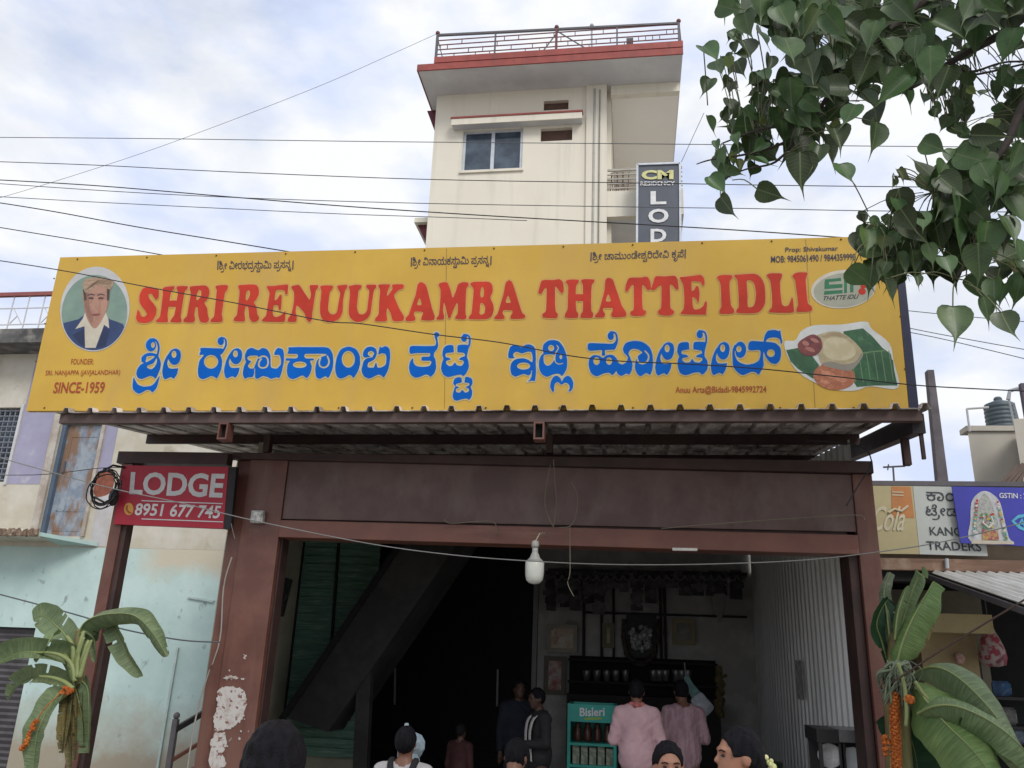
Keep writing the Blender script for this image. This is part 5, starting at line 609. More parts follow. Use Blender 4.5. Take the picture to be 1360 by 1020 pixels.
# main beam: a deep web over a lighter bottom flange
def tilt_box(x0, x1, y0, y1, zl0, zr0, zl1, zr1):
    return [(x0, y0, zl0), (x1, y0, zr0), (x1, y1, zr0), (x0, y1, zl0), (x0, y0, zl1), (x1, y0, zr1), (x1, y1, zr1), (x0, y1, zl1)]
bm_ = MB().hexa(tilt_box(-3.078, 1.798, 7.02, 7.2, 2.868, 2.83, 3.40, 3.30)).build('beam', M('weathered_beam_paint', (.138, .085, .074), .5, (.100, .058, .050), 2.6, c3=(.165, .118, .100), s3=2.4, lo3=.5, hi3=.75, st3=(1, 1, .5), bump=.12, bscale=9), shop, bevel=0.005)
MB().hexa(tilt_box(-3.078, 1.798, 6.985, 7.22, 2.702, 2.645, 2.852, 2.80)).build('beam_flange', brown_red, bm_, bevel=0.006)
MB().hexa(tilt_box(-3.078, 1.798, 7.05, 7.18, 2.852, 2.80, 2.868, 2.83)).build('beam_groove', brown_dark, bm_)
MB().hexa(tilt_box(-3.60, 1.96, 6.96, 7.25, 3.402, 3.302, 3.46, 3.40)).build('top_plate', brown_dark, bm_)
# roof: ribbed sheet running back from the eave
def ribbed(x0, x1, y0, y1, z0, z1, pitch, ribw, ribh, th=0.004):
    xs = []; x = x0
    while x < x1-0.001:
        for dx, dz in ((0, 0), (pitch*.5-ribw*.62, 0), (pitch*.5-ribw*.34, ribh), (pitch*.5+ribw*.34, ribh), (pitch*.5+ribw*.62, 0)):
            if x+dx <= x1: xs.append((x+dx, dz))
        x += pitch
    xs.append((x1, 0)); m = len(xs); mb = MB(); V = []
    for y, z in ((y0, z0), (y1, z1)):
        for px_, dz in xs: V.append((px_, y, z+dz))
    for y, z in ((y0, z0), (y1, z1)):
        for px_, dz in xs: V.append((px_, y, z+dz+th))
    F = []
    for i in range(m-1):
        F.append((i, i+1, m+i+1, m+i)); F.append((2*m+i, 3*m+i, 3*m+i+1, 2*m+i+1))
        F.append((i, 2*m+i, 2*m+i+1, i+1)); F.append((m+i, m+i+1, 3*m+i+1, 3*m+i))
    return mb.add(V, F)
ribbed(-4.83, 2.03, 6.12, 14.3, roof_z(6.12)+.045, roof_z(14.3)+.045, 0.2215, 0.048, 0.040).build('roof_sheet', sheet_under, shop)
ribbed(2.03, 2.17, 6.12, 6.32, roof_z(6.12)+.045, roof_z(6.32)+.045, 0.2, 0.048, 0.040).build('roof_sheet', sheet_under, shop)
def slope_box(x0, x1, y0, y1, d0, d1):
    return [(x0, y0, roof_z(y0)+d0), (x1, y0, roof_z(y0)+d0), (x1, y1, roof_z(y1)+d0), (x0, y1, roof_z(y1)+d0),
            (x0, y0, roof_z(y0)+d1), (x1, y0, roof_z(y0)+d1), (x1, y1, roof_z(y1)+d1), (x0, y1, roof_z(y1)+d1)]
MB().box(-4.80, 2.12, 6.17, 6.23, 3.515, 3.598).build('eave_purlin', M('dull_brown_steel', (.105, .066, .058), .55, (.075, .048, .042), 4, c3=(.14, .09, .075), s3=3), shop, bevel=0.004)  # eave purlin in a duller brown with paler patches
for y, th in ((7.49, .085), (9.2, .07), (10.8, .07), (12.4, .07)):
    MB().hexa(slope_box(-4.82, 2.02, y, y+.05, -th+.035, .042)).build('purlin', brown_dark, shop)
for x in (2.11,):
    y1 = 14.0 if x > -3 else 14.0
    r_ = MB().hexa(slope_box(x-.05, x+.04, 6.235, y1, -.125, .025)).build('rafter', M('dark_steel', (.03, .024, .026), .6), shop)
for x in (-3.30, -0.70):
    st = MB()
    for (a, b, c_, d_) in ((-.042, -.028, 3.37, 3.512), (.028, .042, 3.37, 3.512), (-.028, .028, 3.37, 3.385), (-.028, .028, 3.497, 3.512)):
        st.box(x+a, x+b, 6.15, 6.26, c_, d_)
    e = st.build('rafter_stub', brown, shop, bevel=0.002)
    MB().box(x-.0275, x+.0275, 6.20, 6.255, 3.386, 3.496).build('stub_hollow', black_void, e)  # black block paints the shade inside the open tube end
    MB().box(x-.028, x+.028, 6.98, 7.06, 3.47, 3.64).build('rafter_cleat', brown_dark, shop)
MB().box(2.07, 2.12, 6.52, 6.58, 3.27, 3.48).build('eave_bracket', brown_dark, shop)
MB().box(2.11, 2.135, 6.25, 6.275, 3.25, 3.45).build('eave_bracket', brown_dark, shop)
# walls
sw = MB(); ys = np.arange(7.36, 13.96, 0.0275); prof = []
for i, y in enumerate(ys):
    ph = (i % 8)/8
    prof.append((y, 0.0 if ph < .45 else (0.028 if .55 < ph < .95 else .014)))
V = [(1.90+d, y, FL) for y, d in prof]+[(1.90+d, y, roof_z(y)-.02) for y, d in prof]; m = len(prof)
sw.add(V, [(i, i+1, m+i+1, m+i) for i in range(m-1)]).build('side_wall_sheet', wall_sheet, shop)
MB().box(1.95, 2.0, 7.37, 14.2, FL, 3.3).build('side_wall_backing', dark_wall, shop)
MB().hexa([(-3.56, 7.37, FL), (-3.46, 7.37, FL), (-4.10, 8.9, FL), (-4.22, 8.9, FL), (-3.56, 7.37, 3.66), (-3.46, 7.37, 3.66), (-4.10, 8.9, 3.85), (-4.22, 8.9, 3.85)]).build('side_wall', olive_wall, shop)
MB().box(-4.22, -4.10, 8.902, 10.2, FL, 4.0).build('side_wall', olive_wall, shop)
MB().box(-5.1, -5.0, 10.3, 16.2, FL, 4.9).build('side_wall', gloom_black, shop)
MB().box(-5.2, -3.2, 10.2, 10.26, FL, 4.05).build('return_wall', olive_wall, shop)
MB().box(-5.3, 2.1, 16.2, 16.3, FL, 4.9).build('rear_wall', gloom_black, shop)
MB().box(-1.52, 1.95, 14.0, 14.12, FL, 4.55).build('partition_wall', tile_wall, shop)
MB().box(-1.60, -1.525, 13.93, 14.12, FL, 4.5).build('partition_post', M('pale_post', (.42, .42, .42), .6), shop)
MB().hexa([(-5.3, 9.6, 3.90), (2.0, 9.6, 3.90), (2.0, 16.3, 4.72), (-5.3, 16.3, 4.72), (-5.3, 9.6, 3.92), (2.0, 9.6, 3.92), (2.0, 16.3, 4.74), (-5.3, 16.3, 4.74)]).build('ceiling', gloom_black, shop)
MB().box(-3.5, 1.88, 7.4, 10.6, FL+.002, FL+.012).build('floor', M('bounce_floor_tile', (.42, .40, .37), .45, (.30, .29, .27), 3), shop)  # front tiles kept pale to bounce light onto the sheet wall
MB().box(-5.0, 1.88, 10.602, 16.19, FL+.002, FL+.012).build('floor', M('shaded_floor_tile', (.05, .048, .045), .5, (.03, .03, .03), 3), shop)  # rear tiles darkened to carry the shade deep inside
# staircase climbing to the right inside, with a post and a green glazed screen behind it
a0, a1 = P(377, 952, 9.6), P(604, 615, 9.6)
b0, b1 = P(436, 972, 9.6), P(663, 640, 9.6)
sc = MB(); d = Vector((0, 1.0, 0)); sc.hexa([b0, b1, b1+d, b0+d, a0, a1, a1+d, a0+d]); st = sc.build('staircase', stair_m, shop)
MB().bar(P(374, 956, 9.57), P(602, 618, 9.57), 0.05, 0.07).build('stringer', gloom_black, st)
MB().bar(P(486, 880, 9.7), P(478, 1060, 9.7), 0.16, 0.12).build('stair_post', stair_m, st)
green_glass = M('green_ribbed_sheet', (0.17, 0.32, 0.25), 0.4, (0.10, 0.21, 0.165), 5.0, stretch=(.6, 1, 14), c3=(0.31, 0.45, 0.37), s3=9, st3=(.5, 1, 6))
gp = MB()
z0, z1 = 0.6, 3.6; xa = P(388, 850, 10.15).x; xb = P(500, 800, 10.15).x
for i in range(30):
    za = z0+(z1-z0)*i/30; zb = z0+(z1-z0)*(i+1)/30
    gp.add([(xa, 10.15, za), (xb, 10.15, za), (xb, 10.12, zb), (xa, 10.12, zb)], [(0, 1, 2, 3)])
gs = gp.build('green_screen', green_glass, shop)
MB().bar(P(450, 722, 10.1), P(440, 860, 10.1), 0.03).build('screen_mullion', gloom_black, gs)
MB().bar(P(402, 720, 10.1), P(376, 945, 10.1), 0.05).build('screen_mullion', gloom_black, gs)

# ---------------------------------------------------------------- the yellow signboard
SY = 6.20
yellow = M('yellow_sign_vinyl', (0.60, 0.385, 0.068), 0.55, (0.55, 0.345, 0.060), 1.2, c3=(0.50, 0.32, 0.095), s3=1.4, lo3=.48, hi3=.78, st3=(1.2, 1, .25), spec=.22, bump=.25, bscale=1.3)
red_v = M('red_vinyl', (0.56, 0.052, 0.030), 0.5, (0.43, 0.042, 0.026), 2.0, spec=.12)
orange_v = M('pale_orange_vinyl', (0.60, 0.33, 0.12), 0.5, spec=.12)
blue_v = M('blue_vinyl', (0.002, 0.115, 0.50), 0.5, (0.002, 0.095, 0.42), 2.0, spec=.10)
pale_v = M('pale_vinyl', (0.52, 0.47, 0.30), 0.5, spec=.12)
maroon_v = M('maroon_vinyl', (0.36, 0.06, 0.02), 0.5)
navy_v = M('navy_vinyl', (0.03, 0.03, 0.07), 0.5)
cream_v = M('cream_vinyl', (0.60, 0.55, 0.46), 0.5)
tl, tr, br, bl = P(80, 341.8, SY), P(1186, 313.2, SY), P(1207, 543.8, SY), P(34.7, 545.6, SY)
sign = thing('shop_signboard', 'long yellow signboard with red and blue lettering above the shop canopy', 'signboard', ((tl.x+tr.x)/2, SY, bl.z))
MB().frontquad(tl, tr, br, bl, 0.05).build('panel', yellow, sign)
edge = M('blue_sign_edge', (0.02, 0.022, 0.06), 0.5)
MB().hexa([br+Vector((.003, .0, .0)), br+Vector((.075, .01, .01)), br+Vector((.075, .06, .01)), br+Vector((.003, .06, 0)), tr+Vector((.003, 0, 0)), tr+Vector((.06, .01, 0)), tr+Vector((.06, .06, 0)), tr+Vector((.003, .06, 0))]).build('side_edge', edge, sign)
for xx in (-4.3, -2.2, 0.0, 1.7):
    MB().bar((xx, 6.30, 3.60), (xx, 6.30, 4.95), 0.04).build('support_post', brown_dark, sign)
    MB().bar((xx, 6.32, 4.75), (xx, 7.3, 3.76), 0.03).build('brace', brown_dark, sign)
def traced(key, Y, mat, name, parent):
    me = fill_outlines(OUTL[key][1]); remap(me, lambda x, y: tuple(P(x/10, y/10, Y))); return link(name, me, mat, parent)
def traced_box(key, box, Y, mat, name, parent):
    w, cs = OUTL[key]; me = fill_outlines([[(x, -y) for x, y in c] for c in cs])
    return link(name, into_quad(me, *[P(x, y, Y) for x, y in box]), mat, parent)
k1 = traced('en_halo', SY-.003, orange_v, 'title_outline', sign); traced('en', SY-.005, red_v, 'title_lettering', k1)
k2 = traced('kn_halo', SY-.003, pale_v, 'subtitle_outline', sign); traced('kn', SY-.005, blue_v, 'subtitle_lettering', k2)
traced_box('veera', [(291, 346.5), (387, 345), (387, 360.5), (291, 362.5)], SY-.004, navy_v, 'blessing_lettering', sign)
traced_box('vina', [(548, 341.5), (650, 339), (650, 354.5), (548, 357.5)], SY-.004, navy_v, 'blessing_lettering', sign)
traced_box('cham', [(787, 334.5), (908, 331), (908, 346.5), (787, 350.5)], SY-.004, navy_v, 'blessing_lettering', sign)
def sign_text(s, box, mat, name, bold=0.0, shear=0.0, spacing=1.0, dy=.004, parent=None):
    return link(name, text_px(s, box, SY-dy, bold, shear, spacing), mat, parent or sign)
for x0, x1, y in ((289, 290.3, 352), (388.6, 390, 352), (546, 547.3, 348), (651.6, 653, 346), (784.6, 786, 341), (909.6, 911, 337)):
    MB().poly(pxpoly([(x0, y-6), (x1, y-6), (x1-.5, y+6), (x0-.5, y+6)], SY-.004)).build('blessing_bar', navy_v, sign)
sign_text('Prop: Shivakumar', [(1043, 328.5), (1113, 326.5), (1113, 334.5), (1043, 336.5)], navy_v, 'owner_lettering', .012)
sign_text('MOB: 9845061490 / 9844359990', [(1024, 340), (1136, 336.5), (1137, 345.5), (1024, 349)], navy_v, 'phone_lettering', .012)
sign_text('FOUNDER:', [(95, 476.5), (125, 476.5), (124, 484), (94, 484)], maroon_v, 'founder_lettering', .006)
sign_text('SRI. NANJAPPA (JAVJALANDHAR)', [(61, 492), (160, 491), (159, 499.5), (60, 500.5)], maroon_v, 'founder_lettering', .006)
sign_text('SINCE-1959', [(73, 507.5), (140, 507), (138, 522), (70, 522.5)], maroon_v, 'year_lettering', .02, .0)
sign_text('Anuu Arts@Bidadi-9845992724', [(897, 513), (1018, 512), (1018, 523.5), (897, 524)], maroon_v, 'maker_lettering', .012)
# founder portrait: a printed oval
oval_rim = M('portrait_rim', (0.52, 0.52, 0.52), .5); por_green = M('portrait_backdrop', (0.21, 0.30, 0.24), .5, (.17, .25, .21), 4)
skin_p = M('portrait_skin', (0.40, 0.22, 0.16), .5, (.33, .175, .125), 20); turban_p = M('portrait_turban', (0.42, 0.30, 0.20), .5, (.28, .19, .13), 25, stretch=(1, 1, 3))
jacket_p = M('portrait_jacket', (0.035, 0.06, 0.16), .5, (.025, .045, .12), 8); shirt_p = M('portrait_shirt', (0.55, 0.50, 0.40), .5); hair_p = M('portrait_hair', (0.07, 0.05, 0.045), .5)
def flat(pts, dy, mat, name, parent, sm=False):
    return MB().poly(pxpoly(smooth_px(pts) if sm else pts, SY-dy)).build(name, mat, parent)
por = flat(ellipse_px(126, 410.5, 46, 56.5, 48, .12), .003, oval_rim, 'portrait', sign)
E1 = ellipse_px(125.5, 415, 43.5, 50, 64, .12)
flat(E1, .004, por_green, 'portrait_backdrop', por)
jk = [(x, y) for x, y in E1 if y > 428]
jk = sorted([p for p in jk if p[0] < 125], key=lambda p: p[1])+sorted([p for p in jk if p[0] >= 125], key=lambda p: -p[1])
flat([(84, 429)]+jk[1:-1]+[(163, 430), (146, 424), (138, 418), (112, 418), (104, 424)], .005, jacket_p, 'portrait_jacket', por)
flat([(112, 424), (141, 424), (127, 462), (113, 462)], .0060, shirt_p, 'portrait_shirt', por)
flat([(113, 415), (110, 423), (100, 437), (113, 433), (117, 440), (127, 444), (138, 431), (145, 436), (144, 424), (140, 413)], .0065, shirt_p, 'portrait_collar', por)
flat([(112, 380), (143, 378), (145, 396), (140, 416), (127, 436), (117, 426), (112, 408)], .007, skin_p, 'portrait_face', por, True)
flat([(110, 384), (114, 384), (115, 398), (112, 400)], .0074, hair_p, 'portrait_hair', por); flat([(142, 383), (146, 383), (145, 398), (142, 400)], .0074, hair_p, 'portrait_hair', por)
flat([(111, 384), (110, 376), (116, 370), (134, 368), (150, 373), (148, 383), (144, 384), (130, 379), (116, 389)], .0078, turban_p, 'portrait_turban', por, True)
shade_p = M('portrait_skin_shade', (0.28, 0.145, 0.105), .5, (.24, .12, .09), 20); lite_p = M('portrait_skin_light', (0.42, 0.235, 0.17), .5)
flat([(113, 392), (118, 390), (119, 408), (124, 424), (120, 427), (113, 409)], .0072, shade_p, 'portrait_cheek', por, True)
flat([(123, 400), (127, 392), (131, 400), (131, 406), (124, 406)], .0073, lite_p, 'portrait_nose', por, True)
flat([(120, 381), (138, 380), (140, 387), (122, 389)], .0071, lite_p, 'portrait_forehead', por, True)
flat([(134, 402), (142, 398), (141, 412), (135, 416)], .0071, lite_p, 'portrait_cheek', por, True)
flat([(122, 417), (133, 416.5), (131, 419), (124, 419.5)], .0074, M('portrait_lips', (.22, .07, .06), .5), 'portrait_lips', por, True)
for x in (121, 134): flat([(x-5, 391.5), (x, 389.8), (x+5, 391.2), (x+5, 392.6), (x, 391.6), (x-5, 393)], .0076, hair_p, 'portrait_brow', por)
for k in range(4): flat([(113+k*3, 385-k*2.6), (130, 375-k*1.2), (148, 378-k*2), (148, 379-k*2), (130, 376.4-k*1.2), (113+k*3, 386.2-k*2.6)], .0082, M('portrait_turban_fold', (.25, .16, .10), .5), 'portrait_turban_fold', por)
flat([(112, 436), (118, 441), (116, 462), (106, 457), (96, 445)], .0054, M('portrait_jacket_dark', (.018, .03, .085), .5), 'portrait_lapel', por); flat([(138, 434), (146, 438), (140, 460), (128, 462)], .0054, M('portrait_jacket_dark', (.018, .03, .085), .5), 'portrait_lapel', por)
for x in (121, 134): flat(ellipse_px(x, 396, 3.8, 1.5, 14), .0080, M('portrait_eyes', (.10, .05, .04), .5), 'portrait_eye', por)
# round badge with green letters, half behind the leaves
lg = flat(ellipse_px(1120, 384, 43, 25.5, 48, -.10), .003, cream_v, 'badge', sign)
flat(ellipse_px(1121, 385, 40.5, 22.5, 48, -.10), .004, M('badge_inner', (.36, .37, .29), .5), 'badge_inner', lg)
green_v = M('green_vinyl', (0.012, 0.16, 0.07), .45)
flat([(1096, 371), (1117, 369), (1117, 373), (1101, 374.5), (1101, 378), (1119, 377), (1119, 382), (1095, 384), (1095, 375)], .005, green_v, 'badge_lettering', lg)
flat([(1095, 386.5), (1119, 385), (1119, 389.5), (1094, 391.5)], .005, green_v, 'badge_lettering', lg)
flat([(1121, 369), (1125, 369), (1125, 389), (1121, 389.5)], .005, green_v, 'badge_lettering', lg)
flat([(1129, 368.5), (1133.5, 368), (1133.5, 388), (1129, 388.5)], .005, green_v, 'badge_lettering', lg)
flat(ellipse_px(1145, 387, 5, 4.6, 18), .005, red_v, 'badge_tomato', lg); flat(ellipse_px(1147, 380.5, 4.6, 2.2, 16), .005, red_v, 'badge_tomato', lg)
sign_text('THATTE IDLI', [(1094, 393.5), (1141, 390.5), (1140, 396.5), (1093, 399.5)], M('black_vinyl', (.02, .02, .02), .5), 'badge_lettering', .02, .25, parent=lg, dy=.005)
# dish picture
plate_white = M('plate_white', (.62, .64, .62), .5); leaf_print = M('printed_leaf', (.035, .13, .05), .5, (.025, .085, .045), 14, c3=(.07, .19, .08), s3=25, lo3=.55)
idli_p = M('printed_idli', (.47, .40, .24), .5, (.36, .30, .18), 9); chut_o = M('printed_chutney', (.42, .15, .07), .5, (.33, .11, .06), 30, c3=(.5, .25, .14), s3=40); chut_r = M('printed_sambar', (.24, .055, .045), .5, (.12, .03, .04), 16)
dp = flat(smooth_px([(1042, 454), (1056, 452), (1064, 440), (1082, 432), (1118, 431), (1150, 427), (1158, 437), (1181, 456), (1187, 480), (1193, 515), (1156, 513), (1135, 519), (1105, 517), (1080, 507), (1060, 494), (1046, 474)], 4), .003, plate_white, 'dish_picture', sign)
flat([(1044, 465), (1060, 462), (1075, 468), (1088, 485), (1080, 503), (1060, 490), (1050, 480)], .0040, leaf_print, 'printed_leaf', dp)
flat([(1120, 440), (1146, 436), (1158, 446), (1172, 462), (1183, 470), (1192, 512), (1160, 512), (1138, 514), (1118, 480), (1122, 460)], .0040, leaf_print, 'printed_leaf', dp)
flat(ellipse_px(1108, 500, 28, 18, 30, .1), .0046, chut_o, 'printed_chutney', dp)
flat(smooth_px([(1088, 444), (1110, 440), (1128, 448), (1145, 466), (1143, 478), (1130, 492), (1112, 490), (1092, 484), (1086, 470), (1078, 452)], 4), .0052, idli_p, 'printed_idli', dp)
flat(smooth_px([(1060, 456), (1068, 449), (1080, 444), (1090, 450), (1092, 462), (1083, 472), (1068, 472), (1061, 464)], 4), .0058, chut_r, 'printed_sambar', dp)
id_d = M('printed_idli_rim', (.37, .29, .17), .5, (.30, .23, .13), 9); id_l = M('printed_idli_top', (.54, .475, .32), .5, (.47, .40, .25), 12)
flat(smooth_px([(1092, 484), (1112, 490), (1130, 492), (1143, 478), (1145, 468), (1136, 480), (1120, 484), (1104, 480)], 4), .0055, M('printed_idli_shadow', (.26, .24, .20), .5), 'printed_idli', dp)
flat(smooth_px([(1096, 452), (1112, 448), (1128, 454), (1137, 467), (1128, 477), (1108, 478), (1094, 470)], 4), .0055, id_l, 'printed_idli', dp)
flat(smooth_px([(1092, 446), (1110, 441.5), (1126, 447), (1122, 449), (1108, 446), (1096, 449)], 4), .0058, id_d, 'printed_idli', dp)
for (x, y, rx, ry_) in ((1070, 456, 5, 3), (1082, 452, 6, 2.5), (1076, 464, 7, 2.6)): flat(ellipse_px(x, y, rx, ry_, 14, .4), .0061, M('printed_sambar_light', (.40, .16, .13), .5), 'printed_sambar', dp)
for (x, y, rx, ry_) in ((1100, 497, 10, 4), (1116, 503, 9, 4), (1096, 507, 7, 3)): flat(ellipse_px(x, y, rx, ry_, 14, .3), .0050, M('printed_chutney_light', (.55, .25, .15), .5, (.45, .17, .1), 40), 'printed_chutney', dp)
for k in range(6):
    x = 1130+k*10; flat([(x, 470-k), (x+6, 508-k*.5), (x+7, 508-k*.5), (x+1, 470-k)], .0044, M('leaf_rib_print', (.14, .26, .12), .5), 'printed_leaf_rib', dp)
flat([(1150, 470), (1186, 478), (1190, 510), (1166, 510)], .0043, M('printed_leaf_dark', (.018, .07, .035), .5, (.03, .10, .04), 8), 'printed_leaf', dp)
flat([(1050, 466), (1066, 468), (1080, 482), (1076, 496), (1060, 486)], .0043, M('printed_leaf_dark', (.018, .07, .035), .5), 'printed_leaf', dp)
flat([(1146, 468), (1160, 466), (1175, 465), (1175, 466.4), (1160, 467.6), (1146, 470)], .0052, M('leaf_rib_print', (.14, .26, .12), .5), 'printed_leaf_rib', dp)
# screws along the edges and a panel joint
screw = M('rusty_screw', (.12, .05, .02), .6)
sp = []
for i in range(12):
    u = (i+.25)/12
    sp.append((80+(1186-80)*u, 341.8+(313.2-341.8)*u+3.0)); sp.append((34.7+(1207-34.7)*u, 541.6))
for x, y in ((72, 370), (60, 430), (48, 480), (1190, 360), (1196, 420), (1202, 490)): sp.append((x, y))
me0 = None
for x, y in sp:
    p = P(x, y, SY-.002)
    MB().lathe(p, [(.0075, 0), (.007, -.005), (.003, -.007)], 8, 'y').build('screw', screw, sign)
for x in (593, 1070):
    MB().poly(pxpoly([(x-.3, 330 if x < 700 else 318), (x+.5, 330 if x < 700 else 318), (x+(-2.4 if x < 700 else 13), 543), (x+(-3.2 if x < 700 else 12.2), 543)], SY-.0012)).build('panel_joint', M('joint_line', (.30, .18, .05), .6), sign)
# ---------------------------------------------------------------- tower behind
cream = M('cream_wall_paint', (0.74, 0.695, 0.585), 0.8, (0.71, 0.665, 0.56), 0.8, c3=(0.575, 0.54, 0.46), s3=1.5, lo3=.54, hi3=.78, st3=(1.6, 1, .12), bump=.04, bscale=40)
white_soffit = M('white_soffit_paint', (0.68, 0.68, 0.68), 0.85, (0.58, 0.58, 0.59), 0.7, c3=(.52, .52, .54), s3=.5)
red_band = M('red_band_paint', (0.33, 0.075, 0.06), 0.6, (0.27, 0.06, 0.05), 2.0, c3=(.2, .06, .05), s3=3, st3=(1, 1, .3))
maroon_tile = M('maroon_sunshade', (0.12, 0.018, 0.03), 0.6, (.09, .015, .025), 4)
steel = M('grey_painted_steel', (0.12, 0.11, 0.12), 0.5); rail_red = M('red_railing_paint', (0.16, 0.05, 0.05), .5)
alu = M('aluminium_frame', (0.55, 0.58, 0.62), 0.4, metal=.3)
glass = M('dark_window_glass', (0.075, 0.105, 0.14), 0.08, (0.03, 0.045, 0.065), 1.6, spec=.6)  # two mottled tones paint a reflection into the glass colour
TY = 18.0
def T(px, py, Y=TY): return P(px, py, Y)
tower = thing('lodge_building', 'tall cream lodge building with a red edged roof slab rising behind the signboard', 'building', (-2.0, TY, 0))
xl, xm, xr = T(575, 200).x, T(806, 200).x, T(903, 125).x
zs = T(567, 128).z                                  # underside of the roof slab
zw0 = 0
# front wall with real openings (vents, window) built as strips round the holes
wx0, wx1 = T(614, 200).x, T(694, 200).x; wz0, wz1 = T(650, 226).z, T(650, 172.5).z
v1 = (T(722, 140).x, T(755, 140).x, T(738, 146).z, T(738, 133.5).z); v2 = (T(718, 180).x, T(760, 180).x, T(738, 187).z, T(738, 170).z)
def holed_wall(x0, x1, z0, z1, holes, y0, y1):
    xs = sorted({x0, x1}|{h[0] for h in holes}|{h[1] for h in holes}); zz = sorted({z0, z1}|{h[2] for h in holes}|{h[3] for h in holes}); mb = MB()
    for i in range(len(xs)-1):
        run = None
        for j in range(len(zz)-1):
            cx_, cz_ = (xs[i]+xs[i+1])/2, (zz[j]+zz[j+1])/2
            solid = not any(h[0] < cx_ < h[1] and h[2] < cz_ < h[3] for h in holes)
            if solid: run = (run[0] if run else zz[j], zz[j+1])
            if (not solid or j == len(zz)-2) and run:
                mb.box(xs[i], xs[i+1], y0, y1, *run); run = None
    return mb
holed_wall(xl, xm-.02, 0, zs, [(wx0, wx1, wz0, wz1), v1, v2], TY, TY+.25).build('front_wall', cream, tower)
MB().box(xl, xl+.25, TY+.25, TY+8, 0, zs).build('side_wall', cream, tower)
MB().box(xl+.25, xm-.02, TY+.7, TY+.8, 0, zs).build('room_wall', gloom_black, tower)
# corner pier and drain pipe
MB().box(xm-.52, xm, TY-.06, TY-.002, 0, zs-.002).build('corner_pier', cream, tower)
MB().tube([T(790, 120)+Vector((0, -.05, 0)), T(787, 330)+Vector((0, -.05, 0))], .035, 8).build('drain_pipe', M('pipe_grey', (.42, .41, .37), .6), tower)
MB().tube([T(797, 122)+Vector((0, -.09, 0)), T(795, 330)+Vector((0, -.09, 0))], .016, 6).build('cable_conduit', M('conduit', (.25, .24, .22), .6), tower)
# open corridor on the right
cz0, cz1 = T(806, 288).z, T(806, 254).z
MB().box(xm+.002, xr, TY, TY+.18, cz0, cz1).build('corridor_parapet', cream, tower)
MB().box(xm+.002, xr, TY+.18, TY+5, cz0, cz0+.18).build('corridor_floor', white_soffit, tower)
MB().box(xm+.002, xr, TY+4.8, TY+5, 0, zs).build('corridor_end_wall', cream, tower)
MB().box(xm-.02, xm+.10, TY+.26, TY+4.8, 0, zs).build('corridor_wall', cream, tower)
MB().box(xm+.002, xr, TY, TY+.15, 4.0, T(806, 345).z).build('lower_parapet', cream, tower)
MB().box(xm+.105, xr, TY+.01, TY+.2, zs-.28, zs-.002).build('corridor_lintel', cream, tower)
rl = MB()
zt, zb = T(806, 224).z, cz1
for k in range(5):
    z = zb+(zt-zb)*(k+1)/5; rl.bar((xm+.01, TY+.09, z), (xr, TY+.09, z), .03 if k < 4 else .05)
r_ = rl.build('corridor_railing', M('railing_cream', (.45, .43, .38), .6), tower)
gr = MB()
for k in range(7):
    x = xm+.08+k*.07
    gr.bar((x, TY+.12, zb), (x+.05*(-1)**k, TY+.12, zt-.05), .018)
gr.build('railing_scrollwork', rail_red, r_)
MB().box(xm+.11, xr, TY+.21, TY+4.79, zs-.03, zs-.002).build('corridor_ceiling', M('corridor_ceiling_paint', (.88, .845, .79), .85, (.86, .825, .77), 1.0), tower)
# roof slab, its red edge and parapet
fy = 16.98
sx0, sx1 = P(555.4, 93, fy).x, P(907, 76, fy).x
MB().box(sx0, sx1, fy+.02, TY+8.4, zs, zs+.16).build('roof_slab', white_soffit, tower)
zf = zs-.015
MB().box(sx0-.01, sx1+.01, fy-.02, fy+.018, zf, zf+.19).build('slab_edge_band', red_band, tower)
MB().box(sx0-.03, sx0-.011, fy-.02, TY+8.4, zf, zf+.19).build('slab_side_band', red_band, tower)
px0 = P(577, 80, fy).x; zp = P(740, 67, fy).z
MB().box(px0, sx1+.012, fy-.035, fy+.13, zf+.20, zp+.02).build('parapet_kerb', red_band, tower)
# sloping sunshades on the left flank
for (ya, za, zb_) in ((TY+.6, T(567, 128).z-.002, T(577, 172).z), (TY+.6, T(557, 283).z, T(568, 322).z)):
    w = .42
    MB().add([(xl-w, ya, za), (xl-.002, ya, za), (xl-.002, ya, zb_), (xl-w, ya+5, za), (xl-.002, ya+5, za), (xl-.002, ya+5, zb_)],
             [(0, 1, 2), (3, 5, 4), (0, 2, 5, 3), (0, 3, 4, 1), (1, 4, 5, 2)]).build('flank_sunshade', maroon_tile, tower)
    if za < zs-1: MB().box(xl-w-.06, xl-.002, ya-.15, ya+5, za+.002, za+.13).build('flank_ledge', cream, tower)
# window with sunshade
wf = MB()
for a, b, c_, d_ in ((wx0, wx0+.07, wz0, wz1), (wx1-.07, wx1, wz0, wz1), (wx0+.07, wx1-.07, wz0, wz0+.06), (wx0+.07, wx1-.07, wz1-.06, wz1), ((wx0+wx1)/2-.045, (wx0+wx1)/2+.045, wz0+.06, wz1-.06)):
    wf.box(a, b, TY+.05, TY+.11, c_, d_)
win = wf.build('window', alu, tower)
for a, b in ((wx0+.07, (wx0+wx1)/2-.045), ((wx0+wx1)/2+.045, wx1-.07)):
    MB().box(a, b, TY+.075, TY+.085, wz0+.06, wz1-.06).build('pane', glass, win)
MB().box(wx0+.46, wx0+.74, TY+.14, TY+.16, wz0+.5, wz1-.2).build('curtain', M('pale_curtain', (.5, .5, .52), .8), win)
MB().box(wx0-.04, wx1+.04, TY-.05, TY-.002, wz0-.07, wz0-.002).build('sill', cream, win)
